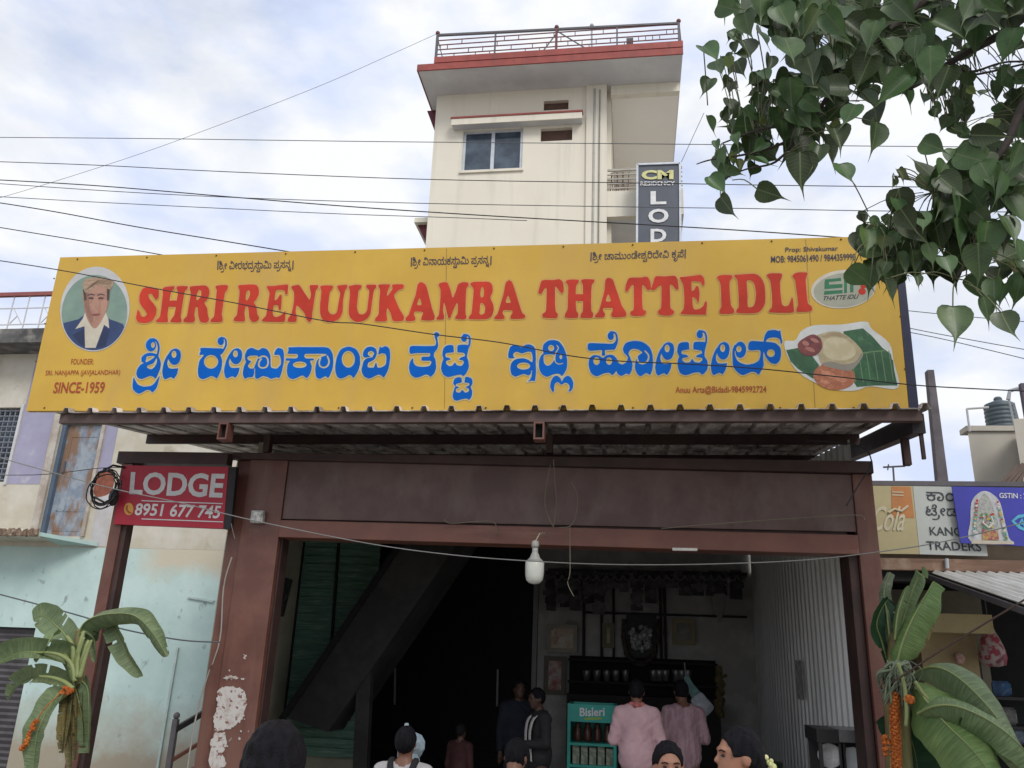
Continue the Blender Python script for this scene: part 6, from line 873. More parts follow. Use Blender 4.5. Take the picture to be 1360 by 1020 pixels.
cx0, cx1 = T(601, 160).x, T(775, 160).x; czb = T(690, 169).z
cy1 = (czb-ZC)/((P(690, 161, 1.0).z-ZC)); cy1 = max(cy1, TY-1.0)
ch = MB().box(cx0+.05, cx1-.03, cy1, TY-.002, czb, czb+.09).build('sunshade', white_soffit, tower)
MB().box(cx0+.04, cx1-.02, cy1-.03, cy1-.002, czb-.02, czb+.16).build('sunshade_lip', cream, ch)
MB().box(cx0+.02, cx1, cy1-.05, cy1+.12, czb+.162, czb+.21).build('sunshade_edge', red_band, ch)
for h in (v1, v2):
    MB().box(h[0], h[1], TY+.12, TY+.16, h[2], h[3]).build('vent_opening', M('vent_board', (.10, .055, .04), .8), tower)
# roof railing
ry = fy+.05
def R_(px, py): return P(px, py, ry)
rr = MB().bar(R_(580.5, 47), R_(902.5, 31), .055).build('roof_railing', steel, tower)
tz = zp+.02
for px_ in (581, 658, 739, 819.5, 902):
    x = R_(px_, 50).x; f_ = (px_-580.5)/322.0; zt_ = P(px_, 47-16*f_, ry).z
    MB().bar((x, ry, tz), (x, ry, zt_), .06 if px_ in (581, 739, 902) else .04).build('railing_post', rail_red if px_ == 739 else steel, rr)
    if px_ in (581, 739, 902): MB().ball((x, ry, zt_+.07), .06).build('post_finial', rail_red, rr)
pr = MB()
for k in (1, 2, 3, 4):
    h = k*.145
    za, zc_ = tz+h, tz+h
    pr.bar((R_(581, 60).x, ry, za+.0), (R_(902, 60).x, ry, zc_), .022)
rg = random.Random(5)
for k in range(34):
    x = R_(585+k*9.4, 60).x; b_ = rg.choice((0, 1, 2, 3)); pr.bar((x, ry, tz+b_*.145), (x, ry, tz+(b_+1)*.145), .02)
pr.build('railing_rails', rail_red, rr)
for q0, q1 in (((741, 42), (718, 72)), ((741, 42), (784, 68)), ((580, 46), (588, 78)), ((902, 31), (905, 60))):
    MB().bar(R_(*q0), R_(*q1), .025).build('railing_stay', steel, rr)
MB().tube([P(786, 70, 19), P(786, 35, 19)], .03, 6).ball(P(786, 34, 19), .06).build('roof_pipe', M('pipe_blueish', (.35, .38, .42), .5), tower)
MB().box(P(832, 60, 17.4).x, P(841, 60, 17.4).x, 17.3, 17.5, P(836, 66, 17.4).z-.2, P(836, 54, 17.4).z).build('roof_lamp', steel, tower)
# vertical lodge sign
grey_sign = M('slate_sign_face', (0.095, 0.105, 0.13), 0.5, (.08, .09, .11), 2); white_v = M('white_sign_paint', (.72, .72, .72), .5); yellow_v = M('yellow_sign_paint', (.62, .60, .28), .5)
CSY = 17.5
cs = thing('vertical_sign', 'tall slate grey vertical sign reading LODGE fixed to the cream building', 'sign', tuple(P(876, 420, CSY)))
a, b = P(846.5, 219, CSY), P(903, 217, CSY); c_, d_ = P(904.5, 420, CSY), P(845.5, 420, CSY)
MB().frontquad(a, b, c_, d_, .22).build('panel', grey_sign, cs)
fr = MB(); e = Vector((0, -.01, 0))
for p, q in ((a, b), (b, c_), (a, d_)): fr.bar(p+e, q+e, .05)
fr.build('frame', alu, cs)
def cs_text(s, x0, x1, y0, y1, mat, bold=.03):
    link('lettering', text_px(s, [(x0, y0), (x1, y0-.5), (x1, y1-.5), (x0, y1)], CSY-.02, bold), mat, cs)
cs_text('CM', 852, 894.5, 226, 238.5, yellow_v, .05); cs_text('RESIDENCY', 850.5, 896.5, 241, 246.5, white_v, .02)
for s, y0, y1 in (('L', 254, 271.5), ('O', 277.5, 296), ('D', 304, 321.5), ('G', 330, 348), ('E', 356, 374)):
    cs_text(s, 864 if s != 'O' else 861, 885 if s != 'O' else 888, y0, y1, white_v, .03)
MB().bar(P(903, 280, 17.8), P(903, 280, 18.2), .05).bar(P(850, 280, 17.72), P(850, 280, 18.0), .05).build('bracket', steel, cs)

# ---------------------------------------------------------------- old house on the left
LY = 12.5
def Lp(px, py, Y=LY): return P(px, py, Y)
mint = M('faded_mint_wall', (0.40, 0.58, 0.53), 0.85, (0.38, 0.50, 0.485), 1.2, c3=(0.50, 0.50, 0.45), s3=.9, lo3=.55, hi3=.72, bump=.12, bscale=18)
peel = M('mint_wall_spalled', (0.52, 0.66, 0.63), 0.85, (0.43, 0.57, 0.545), 1.0, c3=(0.27, 0.33, 0.33), s3=6.0, lo3=.60, hi3=.68, st3=(1, 1, .6), bump=.15, bscale=18)
cream_old = M('old_cream_wall', (0.60, 0.57, 0.50), 0.85, (0.50, 0.46, 0.37), 1.5, c3=(0.38, 0.33, 0.25), s3=1.8, lo3=.58, hi3=.7, bump=.1, bscale=15)
lilac = M('lilac_wall_panel', (0.36, 0.35, 0.47), 0.85, (0.31, 0.30, 0.41), 2.0, c3=(.45, .43, .5), s3=4, lo3=.6, hi3=.7)
grey_old = M('weathered_slab', (0.17, 0.165, 0.16), 0.95, (0.07, 0.07, 0.07), 1.8, c3=(.30, .28, .25), s3=2.4, bump=.3, bscale=8)
door_m = M('worn_blue_door', (0.20, 0.245, 0.31), 0.7, (0.31, 0.35, 0.40), 7.0, c3=(0.23, 0.14, 0.09), s3=3.2, lo3=.47, hi3=.60, st3=(1.5, 1, .6), bump=.2, bscale=20)
house = thing('old_house', 'old house with faded mint lower wall and a worn blue door above a broken ledge', 'house', (-9.0, LY, 0))
xd0, xd1 = Lp(66, 640).x, Lp(123, 640).x; zd0, zd1 = Lp(75, 712).z, Lp(105, 560).z
xw1 = Lp(18, 590).x; zw0_, zw1_ = Lp(5, 640).z, Lp(30, 541).z
xR = -6.05; ztop = Lp(40, 470).z; zl = Lp(60, 726).z
sx0_, sx1_ = -13.0, Lp(44, 850).x; szt = Lp(20, 833).z
holed_wall(-14, xR, zl, ztop, [(xd0, xd1, zd0, zd1), (-12.2, xw1, zw0_, zw1_)], LY, LY+.25).build('upper_wall', cream_old, house)
lw_ = holed_wall(-14, xR, -.45, zl-.002, [(sx0_, sx1_, -.38, szt)], LY, LY+.25).build('lower_wall', peel, house)
def weather(m, zlo, zhi, ztop0, ztop1, xmin, damp, lime):
    "rising damp along the foot of the wall and bare lime where the paint has washed off near the top"
    t = m.node_tree; L = t.links.new; bs = t.nodes['Principled BSDF']; col = bs.inputs['Base Color'].links[0].from_socket
    tcn = t.nodes.new('ShaderNodeTexCoord'); sx = t.nodes.new('ShaderNodeSeparateXYZ'); L(tcn.outputs['Object'], sx.inputs[0])
    nz = t.nodes.new('ShaderNodeTexNoise'); nz.inputs['Scale'].default_value = 1.6; nz.inputs['Detail'].default_value = 8; nz.inputs['Roughness'].default_value = .65; L(tcn.outputs['Object'], nz.inputs['Vector'])
    def mth(op, a, b):
        q = t.nodes.new('ShaderNodeMath'); q.operation = op
        for i, v in enumerate((a, b)):
            if isinstance(v, (int, float)): q.inputs[i].default_value = v
            else: L(v, q.inputs[i])
        return q.outputs[0]
    def ramp(f, a, b):
        q = t.nodes.new('ShaderNodeMapRange'); q.inputs['From Min'].default_value = a; q.inputs['From Max'].default_value = b; L(f, q.inputs['Value']); return q.outputs[0]
    def mix(f, a, b):
        q = t.nodes.new('ShaderNodeMix'); q.data_type = 'RGBA'; L(f, q.inputs['Factor']); L(a, q.inputs[6]); q.inputs[7].default_value = b+(1,); return q.outputs[2]
    zz = mth('ADD', sx.outputs['Z'], mth('MULTIPLY', mth('SUBTRACT', nz.outputs[0], .5), 1.5))
    col = mix(ramp(zz, zhi, zlo), col, damp)
    z2 = mth('ADD', sx.outputs['Z'], mth('MULTIPLY', mth('SUBTRACT', nz.outputs[0], .5), .9))
    col = mix(mth('MULTIPLY', ramp(z2, ztop0, ztop1), ramp(sx.outputs['X'], xmin, xmin+.5)), col, lime)
    L(col, bs.inputs['Base Color'])
weather(peel, .15, 1.05, zl-.55, zl-.25, 1.1, (.34, .30, .23), (.56, .51, .40))
# lilac painted panels round the door and window
for x0_, x1_ in ((xw1+.06, Lp(62, 600).x), (Lp(131, 620).x, Lp(147, 620).x)):
    MB().box(x0_, x1_, LY-.006, LY-.001, Lp(45, 643).z, ztop-.02).build('painted_panel', lilac, house)
MB().box(Lp(131, 660).x, Lp(152, 660).x, LY-.006, LY-.001, zl+.02, Lp(45, 645).z).build('painted_panel', M('pale_lilac_white', (.52, .51, .52), .85, (.45, .43, .42), 3), house)
# brick showing by the cable coil
brick = M('bare_brick', (0.30, 0.10, 0.06), 0.9, (.2, .07, .045), 12, bump=.3)
MB().poly([Vector(p)+Vector((0, -.008, 0)) for p in pxpoly(smooth_px([(124, 640), (132, 628), (150, 625), (152, 640), (146, 655), (130, 660), (124, 652)]), LY)]).build('bare_brick_patch', brick, house)
# door
dr = MB().box(xd0+.07, xd1-.05, LY+.10, LY+.14, zd0, zd1-.05)
dd = dr.build('door', door_m, house)
pn = MB(); xm_ = (xd0+xd1)/2
for z0_, z1_ in ((zd0+.10, zd0+.12), (zd0+.42, zd0+.44), (zd1-.25, zd1-.23)): pn.box(xd0+.16, xd1-.14, LY+.092, LY+.099, z0_, z1_)
pn.box(xm_-.10, xm_-.085, LY+.092, LY+.099, zd0+.13, zd1-.26); pn.box(xd0+.16, xd0+.175, LY+.092, LY+.099, zd0+.13, zd1-.26)
pn.build('door_moulding', door_m, dd)
MB().bar((xd0+.15, LY+.08, (zd0+zd1)/2+.1), (xd0+.15, LY+.08, (zd0+zd1)/2+.3), .03).build('handle', steel, dd)
fm = MB()
fm.box(xd0-.13, xd0-.002, LY-.05, LY-.001, zd0, zd1+.08); fm.box(xd1+.002, xd1+.06, LY-.05, LY-.001, zd0, zd1+.08)
fm.build('door_surround', M('door_surround_paint', (.50, .47, .42), .8, (.36, .30, .25), 4), dd)
MB().box(xd0, xd0+.068, LY+.02, LY+.14, zd0, zd1).build('door_frame', M('blue_door_frame', (.10, .14, .20), .7), dd)
# barred window
wb = MB()
for k in range(22): x = xw1-.05-k*.10; wb.bar((x, LY+.06, zw0_), (x, LY+.06, zw1_), .016)
for k in range(14): z = zw0_+.05+k*(zw1_-zw0_-.1)/13; wb.bar((-12.2, LY+.05, z), (xw1, LY+.05, z), .016)
wn = wb.build('window_grille', M('grille_grey', (.22, .23, .27), .6), house)
MB().box(-12.2, xw1, LY+.16, LY+.18, zw0_, zw1_).build('pane', glass, wn)
MB().box(xw1+.002, xw1+.05, LY-.03, LY-.001, zw0_-.05, zw1_+.05).build('window_surround', M('surround_white', (.6, .6, .62), .8), wn)
# broken ledge over the lower storey
rg = random.Random(11)
def ragged(x0, x1, y0, y1, z0, z1, n, amp):
    mb = MB(); xs = [x0+(x1-x0)*i/n for i in range(n+1)]; V = []; F = []
    for x in xs:
        f_ = y0+rg.uniform(0, amp); za, zb2 = z0+rg.uniform(0, .03), z1+rg.uniform(-.05, .02)
        V += [(x, f_, za), (x, f_+rg.uniform(-.02, .02), zb2), (x, y1, zb2+.01), (x, y1, za)]
    for i in range(n):
        for k in range(4): F.append((4*i+k, 4*i+(k+1) % 4, 4*i+4+(k+1) % 4, 4*i+4+k))
    F += [(0, 1, 2, 3), (4*n+3, 4*n+2, 4*n+1, 4*n)]
    return mb.add(V, F)
xle = Lp(80, 726).x
ragged(-14, xle, LY-.62, LY-.002, zl+.06, zl+.20, 60, .05).build('ledge', cream_old, house)
ragged(Lp(22, 720).x, xle+.03, LY-.66, LY-.60, zl+.07, zl+.19, 24, .05).build('broken_ledge_edge', M('rubble_brown', (.27, .19, .13), .95, (.12, .08, .06), 14, c3=(.42, .38, .3), s3=20, bump=.5), house)
MB().add([(xle, LY-.55, zl+.10), (Lp(128, 738).x, LY-.02, zl+.02), (xle, LY-.02, zl+.02), (xle, LY-.55, zl+.16), (Lp(128, 738).x, LY-.02, zl+.08), (xle, LY-.02, zl+.08)],
         [(0, 1, 2), (3, 5, 4), (0, 3, 4, 1), (1, 4, 5, 2), (2, 5, 3, 0)]).build('ledge_stub', mint, house)
# roller shutter
sh = MB(); n = 26
for k in range(n):
    z0_ = -.38+(szt+.38)*k/n; z1_ = -.38+(szt+.38)*(k+1)/n
    sh.add([(sx0_, LY+.10, z0_), (sx1_, LY+.10, z0_), (sx1_, LY+.07, (z0_*.4+z1_*.6)), (sx0_, LY+.07, (z0_*.4+z1_*.6)), (sx1_, LY+.10, z1_), (sx0_, LY+.10, z1_)], [(0, 1, 2, 3), (3, 2, 4, 5)])
sh.build('roller_shutter', M('shutter_grey_brown', (.10, .095, .10), .6, (.07, .065, .07), 3), house)
MB().bar(P(236, 860, LY-.02), P(206, 1040, LY-.02), .035).bar(P(250, 793, LY-.02), P(284, 799, LY-.02), .03).build('wall_conduit', M('mint_conduit', (.46, .56, .53), .7), house)
# right end of the mint wall with broken brick corner
ragged(xR, xR+.16, LY-.02, LY+.25, -.45, Lp(296, 720).z, 3, .03).build('corner_brickwork', M('corner_rubble', (.40, .37, .32), .95, (.22, .2, .18), 5, bump=.5), house)
# roof slab, parapet and railing
MB().box(-14, xR+.2, LY-.55, LY+6, ztop+.002, ztop+.16).build('roof_slab', grey_old, house)
MB().box(-14, xR+.2, LY-.50, LY-.30, ztop+.162, ztop+.28).build('parapet', grey_old, house)
HY = LY-.40
rt = P(40, 391, HY).z; rb = ztop+.28
hr = MB().bar((-14, HY, rt), (-8.6, HY, rt), .07).build('roof_railing', M('oxide_red_rail', (.28, .09, .08), .6), house)
wr = MB(); white_rail = M('white_rail', (.62, .62, .64), .6)
for z in (rb+.12, rb+(rt-rb)*.62): wr.bar((-14, HY, z), (-8.6, HY, z), .017)
x = -8.7; k = 0
while x > -14:
    wr.bar((x, HY, rb), (x, HY, rt), .016)
    zA, zB = rb+.14, rb+(rt-rb)*.60
    if k % 2 == 0: wr.bar((x-.05, HY, zA), (x-.25, HY, zB), .014).bar((x-.27, HY, zA), (x-.16, HY, (zA+zB)/2), .014)
    x -= .30; k += 1
wr.build('railing_pattern', white_rail, hr)

# ---------------------------------------------------------------- LODGE board on its post
LS = 6.9
post = thing('sign_post', 'brown steel post and top bar carrying the red LODGE board', 'post', (-4.55, LS, FL))
MB().box(-4.625, -4.52, LS-.02, LS+.10, 0.0, 3.33).build('post', brown, post, bevel=.004)
MB().box(-4.52, -4.475, LS+.0, LS+.10, 0.0, 3.33).build('post_flange', brown_dark, post)
MB().hexa(tilt_box(-4.675, -3.60, LS-.03, LS+.08, 3.335, 3.325, 3.445, 3.435)).build('top_bar', brown_dark, post)
crim = M('crimson_sign_face', (0.38, 0.018, 0.038), .5, (.33, .015, .033), 2, c3=(.25, .02, .04), s3=3); lw = M('sign_white_letters', (.58, .57, .57), .5); amber = M('amber_disc', (.58, .28, .06), .5)
lodge = thing('lodge_signboard', 'red board with white word LODGE and a phone number left of the entrance', 'signboard', tuple(P(230, 700, LS-.05)))
Q = LS-.055
MB().frontquad(P(164, 618, Q), P(303.5, 620, Q), P(296.5, 702, Q), P(150.5, 696, Q), .05).build('panel', crim, lodge)
MB().frontquad(P(304, 620, Q), P(314, 620, Q), P(306, 702.5, Q), P(297, 702.5, Q), .05).build('side_return', M('sign_black_edge', (.015, .013, .014), .6), lodge)
Q2 = Q-.003
link('lettering', text_px('LODGE', [(174, 626.5), (299, 629), (295, 661.5), (171.5, 656.5)], Q2, .03), lw, lodge)
link('lettering', text_px('8951 677 745', [(180, 668), (294, 671.5), (292, 689), (178.5, 684.5)], Q2, .022, .12), lw, lodge)
MB().poly(pxpoly(ellipse_px(171, 676, 6.3, 8.2, 24), Q2)).build('phone_disc', amber, lodge)
MB().tube([P(169, 671.5, Q2-.003), P(168, 676, Q2-.003), P(170.5, 680, Q2-.003), P(173.5, 681, Q2-.003)], .008, 6).build('phone_symbol', M('amber_dark', (.30, .10, .03), .5), lodge)
for y0_, y1_ in ((664.3, 665.6), (688.5, 689.8)):
    MB().poly(pxpoly([(188, y0_), (296, y0_+4), (296, y1_+4), (188, y1_)], Q2)).build('rule_line', lw, lodge)
# coil of cable on the post
cw = M('black_cable', (.015, .015, .017), .5)
co = MB(); cc = P(138, 648, 6.75); rg = random.Random(2)
for k in range(6):
    ra, rb_ = .15+rg.uniform(-.03, .02), .155+rg.uniform(-.03, .02); ox, oz = rg.uniform(-.015, .02), rg.uniform(-.02, .02)
    co.tube([cc+Vector((ox+ra*math.cos(t)*.85, rg.uniform(-.02, .02), oz+rb_*math.sin(t))) for t in np.linspace(.15*k, .15*k+6.1, 28)], .0055, 6)
co.tube([P(138, 625, 6.75), P(150, 618, 6.8), P(166, 621, 6.84)], .010, 6); co.tube([P(125, 660, 6.74), P(140, 668, 6.74), P(153, 664, 6.8)], .010, 6)
co.ball(P(151, 660, 6.78), .06, sc=(.8, .6, 1.4))
solo('cable_coil', co.mesh(), cw, 'loose coil of black cable tied beside the red LODGE board', 'cable', smooth=True)
# small white junction box on the column
jb = thing('junction_box', 'small white junction box on the brown column beside the LODGE board', 'junction box', tuple(P(343, 695, 6.98)))
a = P(343.5, 687, 6.985)
MB().box(a.x-.058, a.x+.058, 6.94, 6.998, a.z-.055, a.z+.055).build('box', M('box_white', (.58, .58, .55), .6, (.3, .3, .28), 20), jb, bevel=.01)
MB().box(a.x-.045, a.x+.045, 6.932, 6.939, a.z-.04, a.z+.04).build('lid', M('box_lid', (.62, .62, .59), .55, (.33, .33, .31), 25), jb)
# stair railing by the column
sr = thing('stair_railing', 'black steel handrail on steps beside the left brown column', 'railing', tuple(P(233, 1030, 8.2)))
t_ = P(234, 955, 8.2)
MB().bar((t_.x, 8.2, -.2), (t_.x, 8.2, t_.z), .05).build('newel', steel, sr); MB().ball((t_.x, 8.2, t_.z+.03), .034).build('finial', steel, sr)
blk = M('black_rail_paint', (.02, .02, .02), .5)
for dz, th in ((0, .05), (-.28, .035), (-.5, .035)):
    MB().bar((t_.x, 8.2, t_.z-.10+dz), (t_.x+.36, 8.66, t_.z+.23+dz), th).build('rail', blk if dz == 0 else brown_red, sr)

# ---------------------------------------------------------------- shop on the right
RY = 9.0
def Rp(px, py, Y=RY): return P(px, py, Y)
rs = thing('neighbour_shop', 'small shop on the right with brown fascia and cream pier under a corrugated awning', 'shop', (4.0, RY, 0))
fasc = M('rusty_brown_fascia', (.26, .16, .11), .8, (.17, .10, .07), 4, stretch=(.4, 1, 3), c3=(.36, .27, .2), s3=3)
board_back = M('board_backing', (.36, .28, .20), .8)
z1_, z2_ = Rp(1170, 741).z, Rp(1170, 757).z
MB().box(2.2, 8, RY-.02, RY+.30, z2_, z1_).build('fascia', fasc, rs, bevel=.01)
MB().box(2.2, 8, RY+.10, RY+.16, z1_+.002, Rp(1260, 643).z-.01).build('parapet_backing', board_back, rs)
MB().bar((2.2, RY+.05, Rp(1260, 644).z+.02), (8, RY+.05, Rp(1260, 644).z+.02), .05).build('parapet_cap', steel, rs)
MB().box(2.2, 8, RY+.05, RY+.28, z2_-.10, z2_-.002).build('lintel', gloom_black, rs)
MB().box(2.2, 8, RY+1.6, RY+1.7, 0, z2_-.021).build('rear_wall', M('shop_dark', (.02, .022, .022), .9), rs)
MB().box(2.2, 8, RY+.30, RY+1.7, z2_-.02, z2_+.10).build('shop_ceiling', gloom_black, rs)
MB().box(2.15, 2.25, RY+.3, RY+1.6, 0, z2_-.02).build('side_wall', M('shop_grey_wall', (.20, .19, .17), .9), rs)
MB().box(Rp(1225, 880, RY+.5).x, Rp(1300, 880, RY+.5).x, RY+.5, RY+.7, 0, Rp(1260, 840, RY+.5).z).build('pier', M('cream_pier', (.44, .36, .20), .85, (.36, .28, .16), 2, c3=(.25, .2, .12), s3=3), rs)
MB().box(2.3, Rp(1319, 830, RY+.2).x, RY+.2, RY+.48, Rp(1260, 840, RY+.2).z, Rp(1260, 815, RY+.2).z).build('pier_cap', M('cream_cap', (.52, .44, .24), .8, (.45, .37, .2), 3), rs)
MB().box(2.25, Rp(1312, 830, RY+.9).x, RY+1.0, RY+1.1, 1.0, z2_-.1).build('inner_wall', M('grey_yellow_wall', (.24, .22, .17), .9), rs)
# awning: corrugated sheet sloping down towards the street
aw = MB(); zA = Rp(1300, 757.5).z-.02; sl = (2.16-2.75)/(RY-6.75); prof = []
xs = np.arange(2.95, 5.6, .0125)
V = []; m = len(xs)
for y in (RY-.02, 6.75):
    for i, x in enumerate(xs): V.append((x, y, zA+(RY-y)*sl*.85+.018*math.sin(2*math.pi*x/.1)))
aw.add(V, [(i, i+1, m+i+1, m+i) for i in range(m-1)]).build('awning_sheet', M('galvanised_sheet', (.70, .69, .66), .5, (.54, .53, .50), 3, stretch=(3, .4, 1), c3=(.27, .22, .18), s3=2, st3=(3, .3, 1)), rs)
MB().hexa([(2.93, 6.75, zA+2.25*sl*.85-.08), (2.96, 6.75, zA+2.25*sl*.85-.08), (2.96, RY-.02, zA-.08), (2.93, RY-.02, zA-.08), (2.93, 6.75, zA+2.25*sl*.85-.03), (2.96, 6.75, zA+2.25*sl*.85-.03), (2.96, RY-.02, zA-.03), (2.93, RY-.02, zA-.03)]).build('awning_rafter', steel, rs)
MB().tube([(P(1257, 742, RY-.05)), P(1258, 755, RY-.05)], .02, 8).build('pipe_stub', alu, rs)
# stock standing in the dark shop
stock = [('blue plastic wrapped carton on the right shop rack', 'carton', (1316, 905, 1343, 924), (.02, .10, .26), 'carton'),
         ('grey boxes of goods below the blue carton', 'box', (1318, 940, 1350, 962), (.16, .16, .15), 'box'),
         ('pale blue bundle at the foot of the right shop rack', 'bundle', (1336, 968, 1360, 988), (.12, .16, .22), 'bundle')]
rk = thing('shop_rack', 'dark rack of goods inside the right hand shop', 'rack', tuple(P(1330, 1020, RY+1.1)))
for y in (925, 963, 990): MB().box(P(1300, y, RY+1.1).x, P(1400, y, RY+1.1).x, RY+.95, RY+1.4, P(1330, y, RY+1.1).z-.03, P(1330, y, RY+1.1).z).build('shelf', M('rack_dark', (.05, .05, .05), .7), rk)
for px_ in (1302, 1372): MB().bar((P(px_, 900, RY+1.0).x, RY+1.0, 0), (P(px_, 900, RY+1.0).x, RY+1.0, 2.0), .04).build('upright', M('rack_dark', (.05, .05, .05), .7), rk)
for lab, cat, (x0, y0, x1, y1), cl, nm in stock:
    p, q = P(x0, y1, RY+1.0), P(x1, y0, RY+1.0)
    mb = MB().box(p.x, q.x, RY+1.0, RY+1.25, p.z, q.z); me = mb.mesh()
    bm = bmesh.new(); bm.from_mesh(me); bmesh.ops.bevel(bm, geom=bm.edges[:], offset=.02, segments=2, affect='EDGES'); bm.to_mesh(me); bm.free()
    solo(nm, me, M('stock_'+nm, cl, .5, tuple(v*.4 for v in cl), 9, c3=(.3, .32, .34), s3=7, lo3=.58, hi3=.66), lab, cat)
# hanging printed bag
hb = thing('hanging_bag', 'red and white printed bag hanging in the right shop doorway', 'bag', tuple(P(1318, 882, RY+.3)))
c = P(1318, 868, RY+.3); hh = P(1318, 845, RY+.3)
prof = [(.01, .36), (.035, .33), (.05, .28), (.085, .2), (.12, .10), (.13, .02), (.11, -.05), (.04, -.07)]
MB().lathe(P(1319, 876, RY+.3), prof, 16).build('bag', M('printed_bag', (.36, .06, .09), .5, (.45, .38, .36), 14, lo=.47, hi=.53, c3=(.10, .04, .07), s3=4), hb, True)
MB().tube([P(1319, 876, RY+.3)+Vector((0, 0, .35)), Vector((P(1319, 876, RY+.3).x, RY+.3, zA-.05))], .006).build('string', steel, hb)
pk = MB().ball(P(1275, 874, RY+.42), .05, 10, 7, (1, .5, 1.15)); pk.tube([P(1275, 882, RY+.42), P(1274, 900, RY+.42)], .006)
solo('lollipop_packet', pk.mesh(), M('pink_packet', (.50, .20, .17), .5, (.55, .45, .40), 18), 'pink round packet on a stick hung on the cream pier', 'packet', smooth=True)

# three boards along the neighbour's parapet
def board(name, label, corners, Y, mat, depth=.03):
    t = thing(name, label, 'signboard', tuple((P(*corners[2], Y)+P(*corners[3], Y))/2))
    MB().frontquad(*[P(x, y, Y) for x, y in corners], depth).build('panel', mat, t); return t
ochre = M('faded_ochre_board', (.47, .40, .22), .6, (.42, .36, .2), 2, c3=(.36, .31, .18), s3=2); orange_p = M('faded_orange_board', (.50, .21, .07), .6, (.44, .18, .06), 3); paleg = M('pale_grey_board', (.50, .52, .49), .6, (.46, .48, .45), 2)
b1_ = board('drink_signboard', 'faded ochre and orange drink advertisement board with pale script right of the column', [(1150, 645), (1212, 645.5), (1221, 736), (1150, 735)], RY-.04, ochre)
MB().poly(pxpoly([(1184, 646), (1209, 646.5), (1214.5, 688), (1184, 687)], RY-.043)).build('orange_field', orange_p, b1_)
scr = M('pale_script', (.60, .54, .38), .6)
link('lettering', text_px('Cola', [(1160, 672), (1203, 672), (1201, 705), (1158, 705)], RY-.048, .01, .35), scr, b1_)
MB().tube([P(x, y, RY-.049) for x, y in ((1180, 681), (1188, 676), (1197, 679), (1206, 672))], .012, 6).build('script_flourish', scr, b1_)
for y0_ in (652.5, 656.5):
    MB().poly(pxpoly([(1185, y0_), (1200, y0_+.6), (1200, y0_+2.2), (1185, y0_+1.6)], RY-.048)).build('lettering', scr, b1_)
b2_ = board('traders_signboard', 'pale grey board lettered KANC TRADERS between the ochre and blue boards', [(1212.5, 645.5), (1300, 647), (1312, 738.5), (1221.5, 736)], RY-.035, paleg)
ink = M('charcoal_ink', (.05, .06, .07), .6); YB = RY-.040
link('lettering', into_quad(fill_outlines([[(x, -y) for x, y in c] for c in OUTL['kaan'][1]]), *[P(x, y, YB) for x, y in ((1230, 653), (1267, 654), (1268, 666), (1231, 665))]), ink, b2_)
link('lettering', into_quad(fill_outlines([[(x, -y) for x, y in c] for c in OUTL['trade'][1]]), *[P(x, y, YB) for x, y in ((1229, 669), (1271, 671), (1272, 691), (1230, 690))]), ink, b2_)
link('lettering', text_px('KANC', [(1234, 699.5), (1276, 700.5), (1277.5, 712), (1235.5, 711)], YB, .012), ink, b2_)
link('lettering', text_px('TRADERS', [(1230, 718.5), (1302, 720), (1304, 732.5), (1231.5, 730)], YB, .012), ink, b2_)
indigo = M('indigo_banner', (.055, .055, .42), .5, (.045, .05, .34), 1.5, c3=(.075, .07, .5), s3=2)
b3_ = board('shrine_signboard', 'indigo blue banner with a garlanded white shrine figure overlapping the grey board', [(1264.5, 646), (1400, 648.5), (1412, 728), (1276, 721)], RY-.10, indigo, .02)
arch = M('shrine_white', (.55, .55, .57), .6, (.42, .43, .44), 18); YI = RY-.104
MB().poly(pxpoly(smooth_px([(1290, 720), (1289, 690), (1290, 668), (1297, 657), (1307, 652), (1318, 656), (1328, 667), (1334, 690), (1340, 714), (1344, 722)], 4), YI)).build('shrine_arch', arch, b3_)
idol = M('shrine_stone', (.28, .29, .29), .6, (.42, .42, .38), 40)
MB().poly(pxpoly(smooth_px([(1299, 706), (1298, 684), (1301, 664), (1307, 656), (1314, 662), (1321, 680), (1326, 706)], 4), YI-.004)).build('shrine_figure', idol, b3_)
MB().poly(pxpoly([(1304, 703), (1325, 705), (1327, 717), (1305, 717)], YI-.007)).build('shrine_pedestal', M('shrine_maroon', (.30, .05, .10), .6, (.45, .3, .1), 30), b3_)
MB().poly(pxpoly([(1292, 717), (1346, 719), (1347, 723), (1290, 722)], YI-.008)).build('shrine_step', M('shrine_cream', (.56, .50, .40), .6), b3_)
rg = random.Random(4)
for nm, cl in (('red', (.45, .05, .05)), ('green', (.12, .27, .08)), ('yellow', (.55, .42, .08)), ('white', (.62, .62, .58)), ('teal', (.10, .34, .30))):
    mb = MB()
    for k in range(16):
        side = rg.choice((-1, 1)); v = rg.random(); x = 1311+side*(13+9*v)+v*4; y = 662+54*v
        if rg.random() < .3: x = 1311+rg.uniform(-8, 9); y = rg.uniform(682, 702)
        mb.poly(pxpoly(ellipse_px(x, y, 1.8, 1.4, 8), YI-.010-rg.random()*.01))
    mb.build('printed_flowers', M('print_'+nm, cl, .6), b3_)
for s in (-1, 1):
    MB().tube([P(1312+s*4, 686, YI-.012), P(1312+s*7, 694, YI-.012), P(1313, 701, YI-.012)], .012, 6).build('printed_garland', M('print_white', (.62, .62, .58), .6), b3_)
link('lettering', text_px('GSTIN : 29A', [(1327, 654.5), (1374, 655.5), (1374.5, 662.5), (1327.5, 661.5)], YI, .015), M('sign_white', (.7, .7, .72), .5), b3_)
aq = M('aqua_vinyl', (.10, .45, .62), .5)
